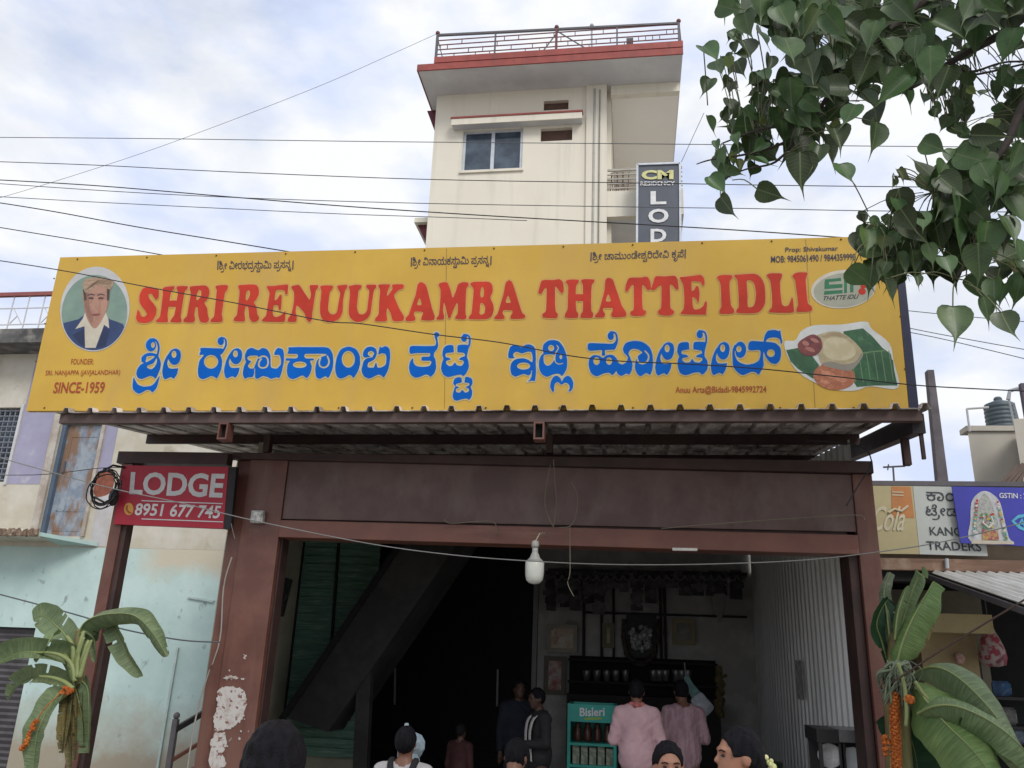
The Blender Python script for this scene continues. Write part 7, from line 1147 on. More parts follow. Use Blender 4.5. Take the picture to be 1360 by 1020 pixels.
MB().poly(pxpoly([(1343, 692), (1352, 684), (1366, 682), (1366, 686), (1353, 688), (1347, 692), (1356, 699), (1366, 704), (1366, 708), (1353, 702)], YI)).build('diamond_emblem', aq, b3_)
link('lettering', text_px('AR', [(1350, 689), (1370, 688), (1371, 701), (1351, 699)], YI-.003, .02, .2), aq, b3_)

# ---------------------------------------------------------------- things beyond the right hand shop
bh = thing('beige_house', 'plain beige house wall beyond the right hand shop with a water tank on its roof', 'house', tuple(Vector((P(1320, 600, 16).x, 16, 0))))
xa, za = P(1289, 600, 16).x, P(1310, 573, 16).z
bw = M('beige_render', (.47, .44, .38), .85, (.43, .40, .345), 1.0, c3=(.38, .35, .3), s3=.9)
xb = xa*22/16+.4
MB().hexa([(xa, 16, 0), (14, 16, 0), (14, 22, 0), (xb, 22, 0), (xa, 16, za), (14, 16, za), (14, 22, za), (xb, 22, za)]).build('wall', bw, bh)
MB().box(xa-.03, 14, 15.95, 16.3, za+.002, za+.10).build('parapet_cap', bw, bh)
xq = P(1346, 560, 15).x
MB().hexa([(xq, 15, 0), (14, 15, 0), (14, 15.9, 0), (xq*15.9/15+.05, 15.9, 0), (xq, 15, P(1352, 556, 15).z), (14, 15, P(1352, 556, 15).z), (14, 15.9, P(1352, 556, 15).z), (xq*15.9/15+.05, 15.9, P(1352, 556, 15).z)]).build('stair_tower', bw, bh)
st_ = MB()
for k in range(4): st_.bar(P(1326+k*7, 646, 14.9), P(1352+k*7, 618-k*2, 14.9), .05)
st_.build('stair_handrail', M('brown_iron', (.14, .10, .08), .7), bh)
tk = thing('water_tank', 'ribbed dark water tank on the beige roof', 'water tank', tuple(P(1331, 573, 16.8)))
c = P(1331.5, 571, 16.8); rr_ = (P(1352, 560, 16.8).x-P(1312, 560, 16.8).x)/2; hh = P(1330, 538, 16.8).z-c.z
prof = [(rr_*.97, 0)]
for k in range(6): prof += [(rr_, hh*(k+.1)/6), (rr_, hh*(k+.6)/6), (rr_*.95, hh*(k+.75)/6), (rr_*.95, hh*(k+.95)/6)]
prof += [(rr_*.93, hh*1.02), (rr_*.5, hh*1.12), (rr_*.25, hh*1.14)]
tb = M('tank_black_plastic', (.075, .10, .115), .5)
MB().lathe(c, prof, 28).build('tank', tb, tk, True); MB().lathe(c+Vector((0, 0, hh*1.14)), [(rr_*.28, 0), (rr_*.28, .06), (rr_*.2, .09)], 16).build('lid', tb, tk)
tf = MB().tube([P(1284, 543, 15.9), P(1313, 541, 15.9)], .02, 6).tube([P(1284, 543, 15.9), P(1288, 573, 15.9)], .02, 6)
solo('pipe_frame', tf.mesh(), M('pale_pipe', (.5, .5, .5), .6), 'thin pale pipe frame on the beige roof left of the tank', 'pipe frame')
tf = MB().tube([P(1339, 531, 15.2), P(1341, 519, 15.2), P(1356, 515, 15.2)], .035, 6).tube([P(1340, 530, 15.2), P(1349, 572, 15.2)], .02, 6).tube([P(1346, 535, 15.2), P(1356, 572, 15.2)], .02, 6)
solo('water_pipe', tf.mesh(), M('pipe_grey2', (.4, .42, .45), .6), 'grey pipe bending over the water tank', 'pipe')
x_ = P(1357, 515, 15.1)
solo('steel_post', MB().box(x_.x-.05, x_.x+.14, 15.0, 15.1, P(1357, 560, 15).z-.3, P(1357, 511, 15.1).z).mesh(), M('post_violet_grey', (.10, .08, .11), .7), 'dark steel post at the right edge above the beige stair', 'post')
# concrete electricity pole
ep = MB(); a, b = P(1236, 492, 20), P(1248, 660, 20)
pw = .13
zt_, = (a.z,)
ep.hexa([(b.x-.19, 19.9, 0), (b.x+.19, 19.9, 0), (b.x+.19, 20.2, 0), (b.x-.19, 20.2, 0), (a.x-.09, 19.95, zt_), (a.x+.06, 19.95, zt_), (a.x+.06, 20.15, zt_), (a.x-.09, 20.15, zt_)])
solo('electricity_pole', ep.mesh(), M('pole_concrete', (.13, .115, .125), .9, (.09, .08, .088), 3), 'bare grey concrete pole standing between the canopy and the beige house', 'pole', base=(b.x, 20, 0))
an = MB().tube([P(1186, 619, 11), P(1188, 648, 11)], .012, 6).tube([P(1173, 620.5, 11), P(1202, 619, 11)], .012, 6).tube([P(1180, 617, 10.8), P(1179, 624, 11.2)], .008, 6)
solo('tv_antenna', an.mesh(), steel, 'small T shaped antenna above the ochre board', 'antenna')
# ---------------------------------------------------------------- inside the shop
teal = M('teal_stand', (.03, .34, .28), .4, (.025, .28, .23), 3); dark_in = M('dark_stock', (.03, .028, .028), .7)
FY = 8.8
p, q = P(754, 934, FY), P(818.5, 934, FY)
fz = p.z
fr_ = thing('drinks_stand', 'teal drinks stand headed with white brand lettering beside the man in pink', 'display stand', ((p.x+q.x)/2, FY, FL))
m_ = MB()
for x in (p.x, q.x-.03): m_.box(x, x+.03, FY, FY+.45, FL, fz)
m_.box(p.x+.03, q.x-.03, FY+.42, FY+.45, FL, fz)
fb = m_.build('frame', teal, fr_)
hp = MB().box(p.x+.03, q.x-.03, FY-.004, FY+.03, P(780, 959, FY).z, fz-.002).build('header_panel', teal, fr_)
link('lettering', text_px('Bisleri', [(770, 940), (803, 939.5), (803, 951), (770, 951.5)], FY-.008, .02), M('sign_white', (.7, .7, .72), .5), hp)
MB().poly(pxpoly([(776, 953.5), (799, 952.5), (799, 955.5), (776, 956)], FY-.008)).build('green_stripe', M('lime_stripe', (.30, .45, .06), .5), hp)
for y in (987, 1016): MB().box(p.x+.03, q.x-.03, FY, FY+.42, P(780, y, FY).z-.025, P(780, y, FY).z).build('shelf', teal, fr_)
pk = M('carton_prints', (.16, .20, .15), .5, (.34, .33, .26), 20, lo=.45, hi=.55)
rg = random.Random(9)
for k in range(5):
    x = p.x+.05+k*.082; z = P(780, 1016, FY).z
    solo('drink_packet', MB().box(x, x+.066, FY+.06, FY+.18, z, z+rg.uniform(.15, .18)).mesh(), pk, 'small printed drink packet in the row on the teal stand shelf', 'packet', group='packets on the teal stand')
for k in range(4):
    x = p.x+.05+k*.10; z = P(780, 987, FY).z
    solo('snack_jar', MB().lathe((x+.04, FY+.2, z), [(.038, 0), (.04, .02), (.04, .12), (.028, .14), (.03, .15), (.03, .17)], 12).mesh(), M('dark_jar', (.10, .035, .025), .3), 'dark snack jar in the row under the teal stand header', 'jar', group='jars on the teal stand', smooth=True)
# counter and shelf behind the men
cn = thing('service_counter', 'dark service counter and shelf along the rear tiled partition', 'counter', (.3, 13.0, FL))
WY = 13.9
sA, sB = P(756, 905, WY), P(950, 880, WY)
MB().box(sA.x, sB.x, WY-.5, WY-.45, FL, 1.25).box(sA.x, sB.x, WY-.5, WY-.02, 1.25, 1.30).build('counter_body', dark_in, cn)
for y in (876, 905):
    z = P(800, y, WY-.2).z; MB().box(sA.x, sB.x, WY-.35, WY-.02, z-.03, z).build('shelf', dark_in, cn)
MB().box(sA.x, sB.x, WY-.03, WY-.01, 1.3, P(800, 872, WY).z).build('dark_backing', gloom_black, cn)
steelcup = M('steel_cup', (.32, .32, .32), .35, metal=.6)
for k, px_ in enumerate((779, 793, 806, 818, 831, 868, 876, 884, 898, 906, 914)):
    c = P(px_, 905, WY-.2); solo('steel_tumbler', MB().lathe(c+Vector((0, 0, .001)), [(.05, 0), (.065, .16), (.06, .17)], 10).mesh(), steelcup, 'small steel tumbler in the row on the dark shelf behind the men', 'tumbler', group='tumblers on the rear shelf', smooth=True)
MB().box(P(776, 815, WY).x, P(992, 815, WY).x, WY-.012, WY-.002+.09, P(850, 816.5, WY).z, P(850, 814, WY).z).build('tile_ledge', dark_in, shop)
for px_ in (775, 799, 815, 878, 884): MB().box(P(px_, 840, WY).x-.02, P(px_, 840, WY).x+.02, WY-.02, WY+.09, P(850, 874, WY).z, P(850, 770, WY).z).build('tile_joint', dark_in, shop)
# framed pictures on the tiles
def frame(px0, py0, px1, py1, label, inner, name='framed_picture', rim=(.30, .22, .10)):
    a, b = P(px0, py1, WY-.02), P(px1, py0, WY-.02)
    t = thing(name, label, 'picture', ((a.x+b.x)/2, WY, a.z)); w = .07
    m_ = MB().box(a.x, a.x+w, WY-.06, WY-.01, a.z, b.z).box(b.x-w, b.x, WY-.06, WY-.01, a.z, b.z).box(a.x+w, b.x-w, WY-.06, WY-.01, a.z, a.z+w).box(a.x+w, b.x-w, WY-.06, WY-.01, b.z-w, b.z)
    m_.build('frame', M('frame_%d' % int(rim[0]*100), rim, .5), t)
    MB().box(a.x+w, b.x-w, WY-.035, WY-.02, a.z+w, b.z-w).build('print', inner, t)
    return t
frame(726, 830, 767, 866, 'colourful framed picture low on the left of the tiled partition', M('print_warm', (.62, .40, .25), .4, (.75, .68, .54), 7, c3=(.25, .10, .06), s3=9), rim=(.48, .42, .33))
frame(800, 828, 816, 860, 'narrow yellowish framed picture left of the silver garlanded shrine', M('print_olive', (.34, .32, .16), .4, (.5, .47, .33), 8), rim=(.25, .22, .12))
frame(893, 822, 922, 856, 'gold framed dark picture right of the silver garlanded shrine', M('print_dark', (.08, .08, .07), .3, (.2, .18, .12), 7), rim=(.34, .29, .15))
frame(722, 872, 752, 922, 'small red and white calendar print under the colourful picture', M('print_calendar', (.65, .60, .54), .5, (.45, .16, .12), 8), rim=(.18, .15, .12))
ss = thing('silver_shrine', 'silver garlanded shrine piece at the middle of the tiled partition', 'shrine', tuple(P(850, 876, WY)))
MB().box(P(832, 850, WY).x, P(872, 850, WY).x, WY-.05, WY-.01, P(850, 874, WY).z, P(850, 816, WY).z).build('backboard', M('black_board', (.015, .015, .015), .5), ss)
sm = MB(); rg = random.Random(8)
for k in range(90):
    t = rg.uniform(0, 2*math.pi); r = math.sqrt(rg.random()); x, y = 851+15*r*math.cos(t), 852+17*r*math.sin(t)-(5 if r > .8 else 0)
    sm.ball(P(x, y, WY-.10-rg.random()*.05), rg.uniform(.022, .05), 7, 5)
sm.build('silver_leaves', M('tarnished_silver', (.75, .75, .72), .35, (.35, .35, .35), 12, metal=.2), ss, True)
gm = MB()
for sgn in (-1, 1):
    gm.tube([P(851+sgn*x, y, WY-.14) for x, y in ((22, 822), (23, 846), (19, 868), (8, 880), (0, 884))], .04, 6)
gm.build('dark_garland', M('dried_garland', (.05, .04, .03), .9, (.12, .1, .07), 20), ss)
# valance of dark snack strips under the ceiling
strip = M('snack_strip_foil', (.04, .038, .045), .35, (.10, .09, .09), 8, c3=(.09, .03, .03), s3=3, lo3=.6)
rg = random.Random(21)
for k in range(16):
    px_ = 733+k*16.2+rg.uniform(-3, 3); L_ = rg.uniform(30, 62)*(1 if k not in (5, 6, 9, 10, 11) else .55)
    m_ = MB(); n = int(L_/5)
    for j in range(n):
        c = P(px_+rg.uniform(-1.2, 1.2), 762+j*5, 13.2); w = rg.uniform(.07, .11)
        a_ = rg.uniform(-.5, .5); m_.hexa([c+Vector((sx*w*math.cos(a_), sx*w*math.sin(a_)+dy*.02, sz)) for sz in (-.045, .045) for sx, dy in ((-1, -1), (1, -1), (1, 1), (-1, 1))])
    solo('snack_strip', m_.mesh(), strip, 'dark strip of foil snack packets hanging below the ceiling at the rear of the shop', 'snack strip', group='hanging snack strips')
rodm = MB().bar(P(728, 757, 13.2), P(992, 763, 13.2), .05)
vm = MB()
for k in range(22): vm.tube([P(735+k*11.6+x, 764+y, 13.1) for x, y in ((0, 0), (3, 5), (6, 6.5), (9, 5), (11.6, 0))], .025, 5)
rodt = thing('strip_rail', 'dark rail with scalloped trim carrying the snack strips', 'rail', tuple(P(860, 760, 13.2))); rodm.build('rod', dark_in, rodt); vm.build('trim', M('grey_trim', (.14, .14, .13), .8), rodt)
wf_ = MB(); c0 = P(955, 806, 12.9)
for k in range(26):
    a = P(955+rg.uniform(-9, 9), 790+rg.uniform(-2, 6), 12.9); wf_.tube([a, (a+P(956+rg.uniform(-4, 4), 824, 12.9))/2+Vector((rg.uniform(-.04, .04), 0, 0)), P(956+rg.uniform(-3, 3), 826, 12.9)], [.03, .02, .006], 5)
solo('feather_duster', wf_.mesh(), M('pale_plastic_bunch', (.30, .30, .29), .6), 'pale plastic bunch hanging tip down near the corrugated wall', 'hanging bunch')
# marigold string and polythene bag hung at the right of the counter
gm = MB(); rg = random.Random(31)
for k in range(34):
    gm.ball(P(955+rg.uniform(-4, 4)+(4 if k % 5 == 0 else 0), 888+k*1.9, 12.6)+Vector((0, rg.uniform(-.05, .05), 0)), rg.uniform(.03, .055), 6, 4)
solo('dry_flower_string', gm.mesh(), M('dim_flowers', (.20, .11, .05), .8, (.12, .13, .05), 15), 'string of dim dried flowers hanging beside the pale bag at the rear', 'garland')
pb_ = thing('polythene_bag', 'pale blue and white polythene bag hanging right of the second man in pink', 'bag', tuple(P(934, 955, 9.6)))
MB().prism(pxpoly(smooth_px([(918, 931), (925, 923), (932, 920), (940, 929), (948, 939), (944, 946), (935, 953), (926, 945)], 3), 9.6), .08).build('bag', M('white_polythene', (.46, .48, .52), .4, (.34, .37, .42), 16, bump=.5, bscale=14), pb_, True)
MB().prism(pxpoly([(908, 899), (914, 898), (922, 910), (932, 921), (920, 929), (913, 916)], 9.62), .03).build('wrapper', M('teal_polythene', (.07, .17, .16), .4, (.04, .11, .11), 16), pb_)
MB().tube([P(911, 899, 9.62), P(909, 880, 9.7)], .006, 5).build('string', M('string_pale', (.25, .25, .25), .7), pb_)
# left of the entrance
sp = P(375, 800, 7.6)
spk = thing('wall_speaker', 'black speaker box tilted on the wall inside the left column', 'speaker', tuple(sp))
bx = MB().hexa([P(361, 818, 7.62), P(373, 819, 7.62), P(377, 819, 7.9), P(364, 818, 7.9), P(368, 764, 7.62), P(387, 769, 7.62), P(389, 770, 7.9), P(370, 765, 7.9)])
bx.build('cabinet', M('speaker_black', (.01, .01, .01), .6), spk)
MB().lathe(P(374, 792, 7.60), [(.055, 0), (.05, -.008), (.02, .0)], 16, 'y').build('cone', M('speaker_cone', (.02, .02, .02), .8), spk)
# pale bars painted in for slits of light at doors left ajar
for x, y0, y1 in ((525, 856, 936), (661, 889, 938)):
    solo('light_slit_bar', MB().bar(P(x, y0, 15.8), P(x-1, y1, 15.8), .03).mesh(), M('pale_strip', (.42, .42, .40), .6), 'pale bar as a slit of light in the rear, %s' % ('near the staircase post' if x < 600 else 'left of the dark haired pair'), 'strip')
# glass counter at the right
gc = thing('glass_counter', 'small glass counter with steel top against the corrugated wall', 'counter', tuple(P(1125, 1030, 7.7)))
gy = 7.5
a, b = P(1084, 968, gy), P(1165, 972, gy); zt2 = a.z
stl = M('counter_steel', (.26, .26, .26), .3, metal=.5)
MB().box(a.x, P(1113, 970, gy).x, gy, gy+.5, zt2-.10, zt2).build('top', M('counter_top_dark', (.03, .03, .03), .4), gc)
MB().box(P(1113.5, 970, gy).x, b.x, gy-.01, gy+.5, zt2-.09, zt2+.002).build('top', stl, gc)
m_ = MB()
for px_ in (1087, 1114, 1117, 1163): x = P(px_, 985, gy).x; m_.box(x, x+.03, gy+.005, gy+.035, FL, zt2-.102)
m_.box(a.x+.02, b.x-.02, gy+.46, gy+.48, FL, zt2-.102)
m_.build('frame', M('counter_frame', (.035, .035, .035), .4), gc)
MB().box(a.x+.02, b.x-.02, gy+.03, gy+.45, .72, .75).build('shelf', stl, gc)
gls = M('counter_glass', (.08, .09, .09), .05, spec=.6)
pl = MB().lathe(P(1101, 1003, gy+.1), [(.02, 0), (.075, -.01), (.095, -.03), (.09, -.035), (.06, -.018)], 24, 'y')
solo('white_plate', pl.mesh(), M('plate_ceramic', (.78, .77, .75), .3, (.5, .49, .49), 10), 'white plate standing inside the glass counter', 'plate', smooth=True)
solo('white_card', MB().prism(pxpoly([(1124, 993), (1134, 992), (1137, 994), (1139, 992.5), (1144, 996), (1145, 1030), (1122, 1030)], gy+.1), .004).mesh(), M('white_card', (.84, .88, .88), .6), 'torn white card behind the glass counter front', 'card')
# scuffed poster remains on the corrugated wall
py0, pz0 = PX(1066, 885, 1.885).y, PX(1050, 926, 1.885).z
MB().box(1.878, 1.886, py0, py0+.42, pz0, pz0+.42).build('poster_remains', M('scuffed_print', (.72, .71, .69), .7, (.40, .40, .40), 14), shop)
bk = MB().lathe(P(1017, 1012, 10), [(.14, -.3), (.17, -.02), (.18, 0), (.17, .005)], 20)
solo('green_drum', bk.mesh(), M('dark_green_drum', (.02, .08, .03), .4), 'dark green rimmed drum standing by the corrugated wall behind the woman', 'drum', smooth=True)
# bulb hanging from the beam
bl_ = thing('hanging_bulb', 'big white unlit bulb hanging under the beam over the entrance', 'bulb', tuple(P(709, 775, 6.7)))
c = P(709.5, 775, 6.7); rb = 12.8/F_PX*6.7*.97; u = rb/12.8
MB().lathe(c, [(rb*.25, -.004), (rb*.6, .005), (rb*.86, .025), (rb*.97, .06), (rb, .10), (rb, .165), (rb*.93, .172)], 24).build('globe', M('milky_plastic', (.66, .67, .60), .25, (.60, .61, .54), 2), bl_, True)
MB().lathe(c+Vector((0, 0, .172)), [(rb*.95, 0), (rb*.55, .03), (rb*.40, .06), (rb*.30, .075), (rb*.32, .08), (rb*.32, .11)], 20).build('collar', M('lamp_collar', (.45, .45, .42), .4), bl_, True)
MB().lathe(c+Vector((0, 0, .282)), [(rb*.38, 0), (rb*.42, .02), (rb*.36, .05), (rb*.1, .06)], 16).build('holder', M('holder_white', (.40, .39, .36), .5), bl_, True)
MB().tube([c+Vector((0, 0, .33)), c+Vector((.03, .03, .40)), c+Vector((.05, .2, .43)), c+Vector((.06, .29, .42))], .005, 6).build('flex', M('cream_flex', (.42, .38, .28), .6), bl_)
solo('fluorescent_batten', MB().box(P(893, 728, 6.97).x, P(926, 731, 6.97).x, 6.955, 6.983, P(909, 731.5, 6.97).z, P(909, 728, 6.97).z).mesh(), M('batten_white', (.65, .63, .58), .5), 'short white batten fixed under the right half of the beam', 'batten')

# ---------------------------------------------------------------- wires
wk = M('wire_dark', (.02, .02, .022), .6); wg = M('wire_grey', (.10, .11, .12), .6); wl = M('wire_pale', (.21, .21, .20), .6); wy = M('wire_tan', (.20, .17, .12), .6); rope = M('brown_rope', (.06, .035, .025), .8)
def wire(pts, Y, r, mat, label, name='overhead_wire', cat='wire', group=None, Y2=None):
    r *= .70
    if pts[0][0] <= -20: (xa, ya), (xb, yb) = pts[0], pts[1]; pts = [(xa-q, ya-q*(yb-ya)/(xb-xa)*.7) for q in (700, 500, 340, 220, 110)]+pts
    if pts[-1][0] >= 1400: (xa, ya), (xb, yb) = pts[-2], pts[-1]; pts = pts+[(xb+q, yb+q*(yb-ya)/(xb-xa)*.7) for q in (110, 220, 340, 500, 700)]
    n = len(pts); P3 = [P(x, y, Y+(Y2-Y)*i/(n-1) if Y2 else Y) for i, (x, y) in enumerate(pts)]
    return solo(name, MB().tube(spline(P3, 5), r, 5).mesh(), mat, label, cat, base=P3[0], group=group, smooth=True)
wire([(-60, 182), (200, 184), (500, 188), (850, 191), (1160, 194), (1420, 196)], 9, .0075, wg, 'topmost level wire crossing the sky and the tower window')
wire([(-60, 213), (120, 219), (300, 228), (560, 238), (850, 243), (1100, 247), (1420, 250)], 9, .008, wk, 'second sky wire, crossing the tower below its window')
wire([(-60, 236), (120, 246), (300, 261), (460, 274), (640, 286), (850, 298), (1000, 307), (1180, 320)], 9, .0105, wk, 'thick sky wire sloping from far left down to the sign top right')
wire([(-60, 240), (150, 254), (330, 263), (560, 270), (850, 275), (1000, 277), (1160, 280), (1420, 282)], 9.4, .008, wg, 'sky wire running almost level just above the lodge letter O')
wire([(-60, 261), (60, 279), (180, 301), (290, 319), (400, 337)], 8.5, .010, wk, 'wire dropping from the left sky to behind the sign top')
wire([(-60, 293), (60, 312), (150, 327), (240, 343)], 8.5, .009, wk, 'lowest left sky wire ending behind the sign top corner')
wire([(-60, 258), (120, 268), (300, 277), (450, 284), (600, 289), (700, 293)], 9.2, .0075, wg, 'sky wire ending on the tower just under the thick sloping one')
wire([(-20, 268), (120, 226), (240, 185), (415, 118), (520, 72), (580, 45)], 16, .008, wg, 'thin diagonal wire rising to the tower roof railing', Y2=17)
wire([(-60, 338), (75, 358), (200, 382), (310, 402), (430, 426), (480, 430), (575, 444), (665, 455), (760, 473), (830, 480), (905, 483), (1000, 489), (1100, 499), (1210, 511), (1290, 516), (1420, 522)], 5.3, .0058, wk, 'wire sagging across the face of the yellow signboard')
wire([(-60, 592), (60, 625), (150, 649), (240, 668), (340, 692), (490, 722), (600, 737), (700, 745), (800, 749.5), (900, 750), (1000, 747.5), (1080, 743), (1160, 734), (1260, 718), (1420, 680)], 6.0, .0058, wl, 'pale cable swagging across the whole entrance in front of the bulb')
wire([(878, 702), (960, 695), (1060, 688), (1138, 684), (1148, 692)], 6.9, .006, wy, 'short tan wire tacked along the right end of the brown beam')
wire([(-60, 775), (40, 800), (110, 819), (165, 836), (240, 850), (292, 853)], 6.7, .009, wg, 'grey cable sagging across the mint wall to the left column')
wire([(0, 631), (60, 630), (130, 622), (160, 621)], 6.9, .006, wg, 'thin cable from the barred window to the cable coil')
wire([(1186, 906), (1240, 870), (1300, 833), (1360, 797), (1420, 760)], 5.6, .0085, rope, 'taut brown rope from the right banana stem up to the right', 'taut_rope', 'rope')
wire([(1190, 432), (1260, 446), (1420, 474)], 8, .006, wg, 'upper thin wire leaving the sign edge towards the right')
wire([(1190, 438), (1260, 452), (1420, 490)], 8, .006, wg, 'lower of two thin wires leaving the sign edge towards the right')
wire([(1190, 411), (1280, 420), (1420, 432)], 8.2, .006, wg, 'thin wire from the sign edge passing behind the leaves')
wire([(905, 215), (921, 180), (935, 150)], 17.55, .011, wg, 'short slanting stay rising right of the vertical grey sign', 'stay_wire')
for nm, pts in (('long tan wire hanging straight from the middle rafter', [(735, 610), (737, 640), (739, 670), (735, 700)]),
                ('tan wire loop left of the long hanging wire', [(731, 618), (725, 650), (724, 672), (729, 688), (735, 700)]),
                ('tan wire loop right of the long hanging wire', [(758, 640), (766, 655), (766, 680), (758, 698), (742, 701)]),
                ('thin tan wire dangling below the beam beside the bulb', [(757, 700), (757, 725), (757, 760), (754, 775), (762, 792)])):
    wire(pts, 6.88, .006, wy, nm, 'hanging_wire')
wire([(590, 690), (600, 695), (645, 692), (658, 696), (659, 712)], 6.95, .006, wy, 'crumpled wire end on the beam flange left of the bulb', 'hanging_wire')
wire([(1072, 585), (1120, 588), (1148, 596), (1157, 610), (1155, 622), (1140, 645), (1124, 672)], 6.6, .008, wk, 'black cable looping round the right end of the canopy', 'looped_cable', 'cable')
wire([(316, 612), (310, 640), (305, 680), (308, 700), (312, 716)], 6.85, .005, wl, 'pale cable hanging between the LODGE board and the column', 'loose_cable', 'cable')
wire([(308, 740), (297, 780), (292, 850), (275, 900), (262, 945), (252, 1000), (244, 1060)], 6.99, .010, M('pale_conduit', (.33, .30, .27), .7), 'pale conduit running down the left face of the left column', 'conduit', 'conduit')

# ---------------------------------------------------------------- banana plants tied up as festival decoration
ban = M('banana_leaf', (.205, .27, .14), .6, (.145, .205, .10), 3.5, c3=(.26, .30, .15), s3=2.2, trans=.25, lo3=.5)
ban_pale = M('banana_leaf_underside', (.19, .27, .12), .45, (.15, .22, .10), 3.5, c3=(.24, .32, .16), s3=3, trans=.25)
ban_rib = M('banana_midrib', (.24, .28, .11), .5, (.19, .23, .085), 5); ban_dry = M('banana_leaf_dry', (.24, .19, .06), .7, (.13, .11, .045), 4, c3=(.07, .09, .03), s3=3); ban_stem = M('banana_stem', (.20, .20, .07), .6, (.14, .10, .045), 6, stretch=(3, 3, .5), c3=(.09, .05, .03), s3=4)
ban_grey = M('banana_leaf_wilted', (.19, .22, .15), .75, (.10, .13, .08), 9)
def banana_leaf(pts, w, side, parent, mat=ban, fold=.5, seed=0, tears=3, nseg=46, base_w=.25, tip=.0, rib=True, name='leaf'):
    "leaf blade along a midrib; side = direction of one half of the blade; fold bends the two halves"
    rg = random.Random(seed); C = spline(pts, max(2, nseg//(len(pts)-1))); UVS = []; m = len(C); side = Vector(side).normalized(); mb = MB(); half = 7
    for sgn in (-1, 1):
        cuts = sorted(rg.sample(range(3, m-2), min(tears, m-6))) if tears else []; cutk = {i: rg.choice((2, 3, 4, 5)) for i in cuts}
        V = []; F = []; 
        for i, c in enumerate(C):
            t = i/(m-1); d = (C[min(i+1, m-1)]-C[max(i-1, 0)]).normalized()
            s = (side-d*side.dot(d)).normalized(); nrm = s.cross(d).normalized()
            prof = (base_w+(1-base_w)*min(1, t/.22)) if t < .22 else 1.0
            if t > .62: prof *= max(tip, math.sqrt(max(0, 1-((t-.62)/.38)**2)))
            ww = w*prof*(1+.035*math.sin(i*.41+seed)+.02*math.sin(i*.93))
            for k in range(half+1):
                u = k/half; a = fold*(.55+.35*u)
                off = s*(sgn*ww*u*math.cos(a))+nrm*(-ww*u*math.sin(a)+.03*w*math.sin(i*.7+k*.8)*u)
                V.append(c+off+d*(-.06*u*ww)); UVS.append((u, t))
        for i in range(m-1):
            cut = i in cuts
            for k in range(half):
                if cut and k >= cutk[i]: continue
                F.append((i*(half+1)+k, i*(half+1)+k+1, (i+1)*(half+1)+k+1, (i+1)*(half+1)+k))
        mb.add(V, F)
    lf = mb.build(name, mat, parent, True)
    ul = lf.data.uv_layers.new(name='blade')
    if len(UVS) == len(lf.data.vertices):
        for lp in lf.data.loops: ul.data[lp.index].uv = UVS[lp.vertex_index]
    if rib: MB().tube([c+Vector((0, -.004, .0)) for c in C], [max(.002, .009*(1-i/m)) for i in range(m)], 6).build('midrib', ban_rib, lf, True)
    return lf
def veins(m):
    t = m.node_tree; L = t.links.new; bs = t.nodes['Principled BSDF']
    uv = t.nodes.new('ShaderNodeUVMap'); uv.uv_map = 'blade'
    mpn = t.nodes.new('ShaderNodeMapping'); mpn.inputs['Scale'].default_value = (.35, 26, 1); L(uv.outputs[0], mpn.inputs['Vector'])
    nz = t.nodes.new('ShaderNodeTexNoise'); nz.inputs['Scale'].default_value = 3.2; nz.inputs['Detail'].default_value = 4; L(mpn.outputs[0], nz.inputs['Vector'])
    bp_ = t.nodes.new('ShaderNodeBump'); bp_.inputs['Strength'].default_value = .55; bp_.inputs['Distance'].default_value = .012; L(nz.outputs[0], bp_.inputs['Height']); L(bp_.outputs[0], bs.inputs['Normal'])
    old = bs.inputs['Base Color'].links[0].from_socket
    mr = t.nodes.new('ShaderNodeMapRange'); mr.inputs['From Min'].default_value = .35; mr.inputs['From Max'].default_value = .68; mr.inputs['To Min'].default_value = .70; mr.inputs['To Max'].default_value = 1.22; L(nz.outputs[0], mr.inputs['Value'])
    hs = t.nodes.new('ShaderNodeHueSaturation'); L(old, hs.inputs['Color']); L(mr.outputs[0], hs.inputs['Value']); L(hs.outputs[0], bs.inputs['Base Color'])
for m_ in (ban, ban_pale, ban_dry, ban_grey, M('banana_leaf_fresh', (.18, .27, .095), .5, (.13, .22, .07), 3, trans=.25), M('banana_leaf_dark', (.025, .085, .035), .5, (.018, .06, .026), 4, trans=.15)): veins(m_)
def V3(px, py, Y): return P(px, py, Y)
BY = 6.2
bp = thing('banana_plant', 'small banana plant with drooping leaves tied to the LODGE post', 'banana plant', tuple(V3(96, 1060, BY)))
st_ = MB().tube(spline([V3(99, 985, BY), V3(100, 955, BY), V3(102, 900, BY), V3(104, 850, BY), V3(106, 835, BY)], 6), [.03]*6+[.036]*6+[.036]*6+[.028]*6+[.018], 10)
st_.build('stem', ban_stem, bp, True)
# right hand arching leaf, two broad panels
banana_leaf([V3(103, 880, BY), V3(106, 840, BY-.02), V3(120, 822, BY-.1), V3(150, 815, BY-.2), V3(180, 818, BY-.28), V3(204, 842, BY-.3), V3(222, 872, BY-.3)], .125, (.25, -.2, -1), bp, ban, 1.15, 1, 2)
banana_leaf([V3(104, 880, BY), V3(118, 842, BY+.05), V3(146, 828, BY+.05), V3(160, 850, BY), V3(172, 874, BY-.03), V3(190, 898, BY-.05)], .095, (1, -.3, .25), bp, ban, .7, 2, 4)
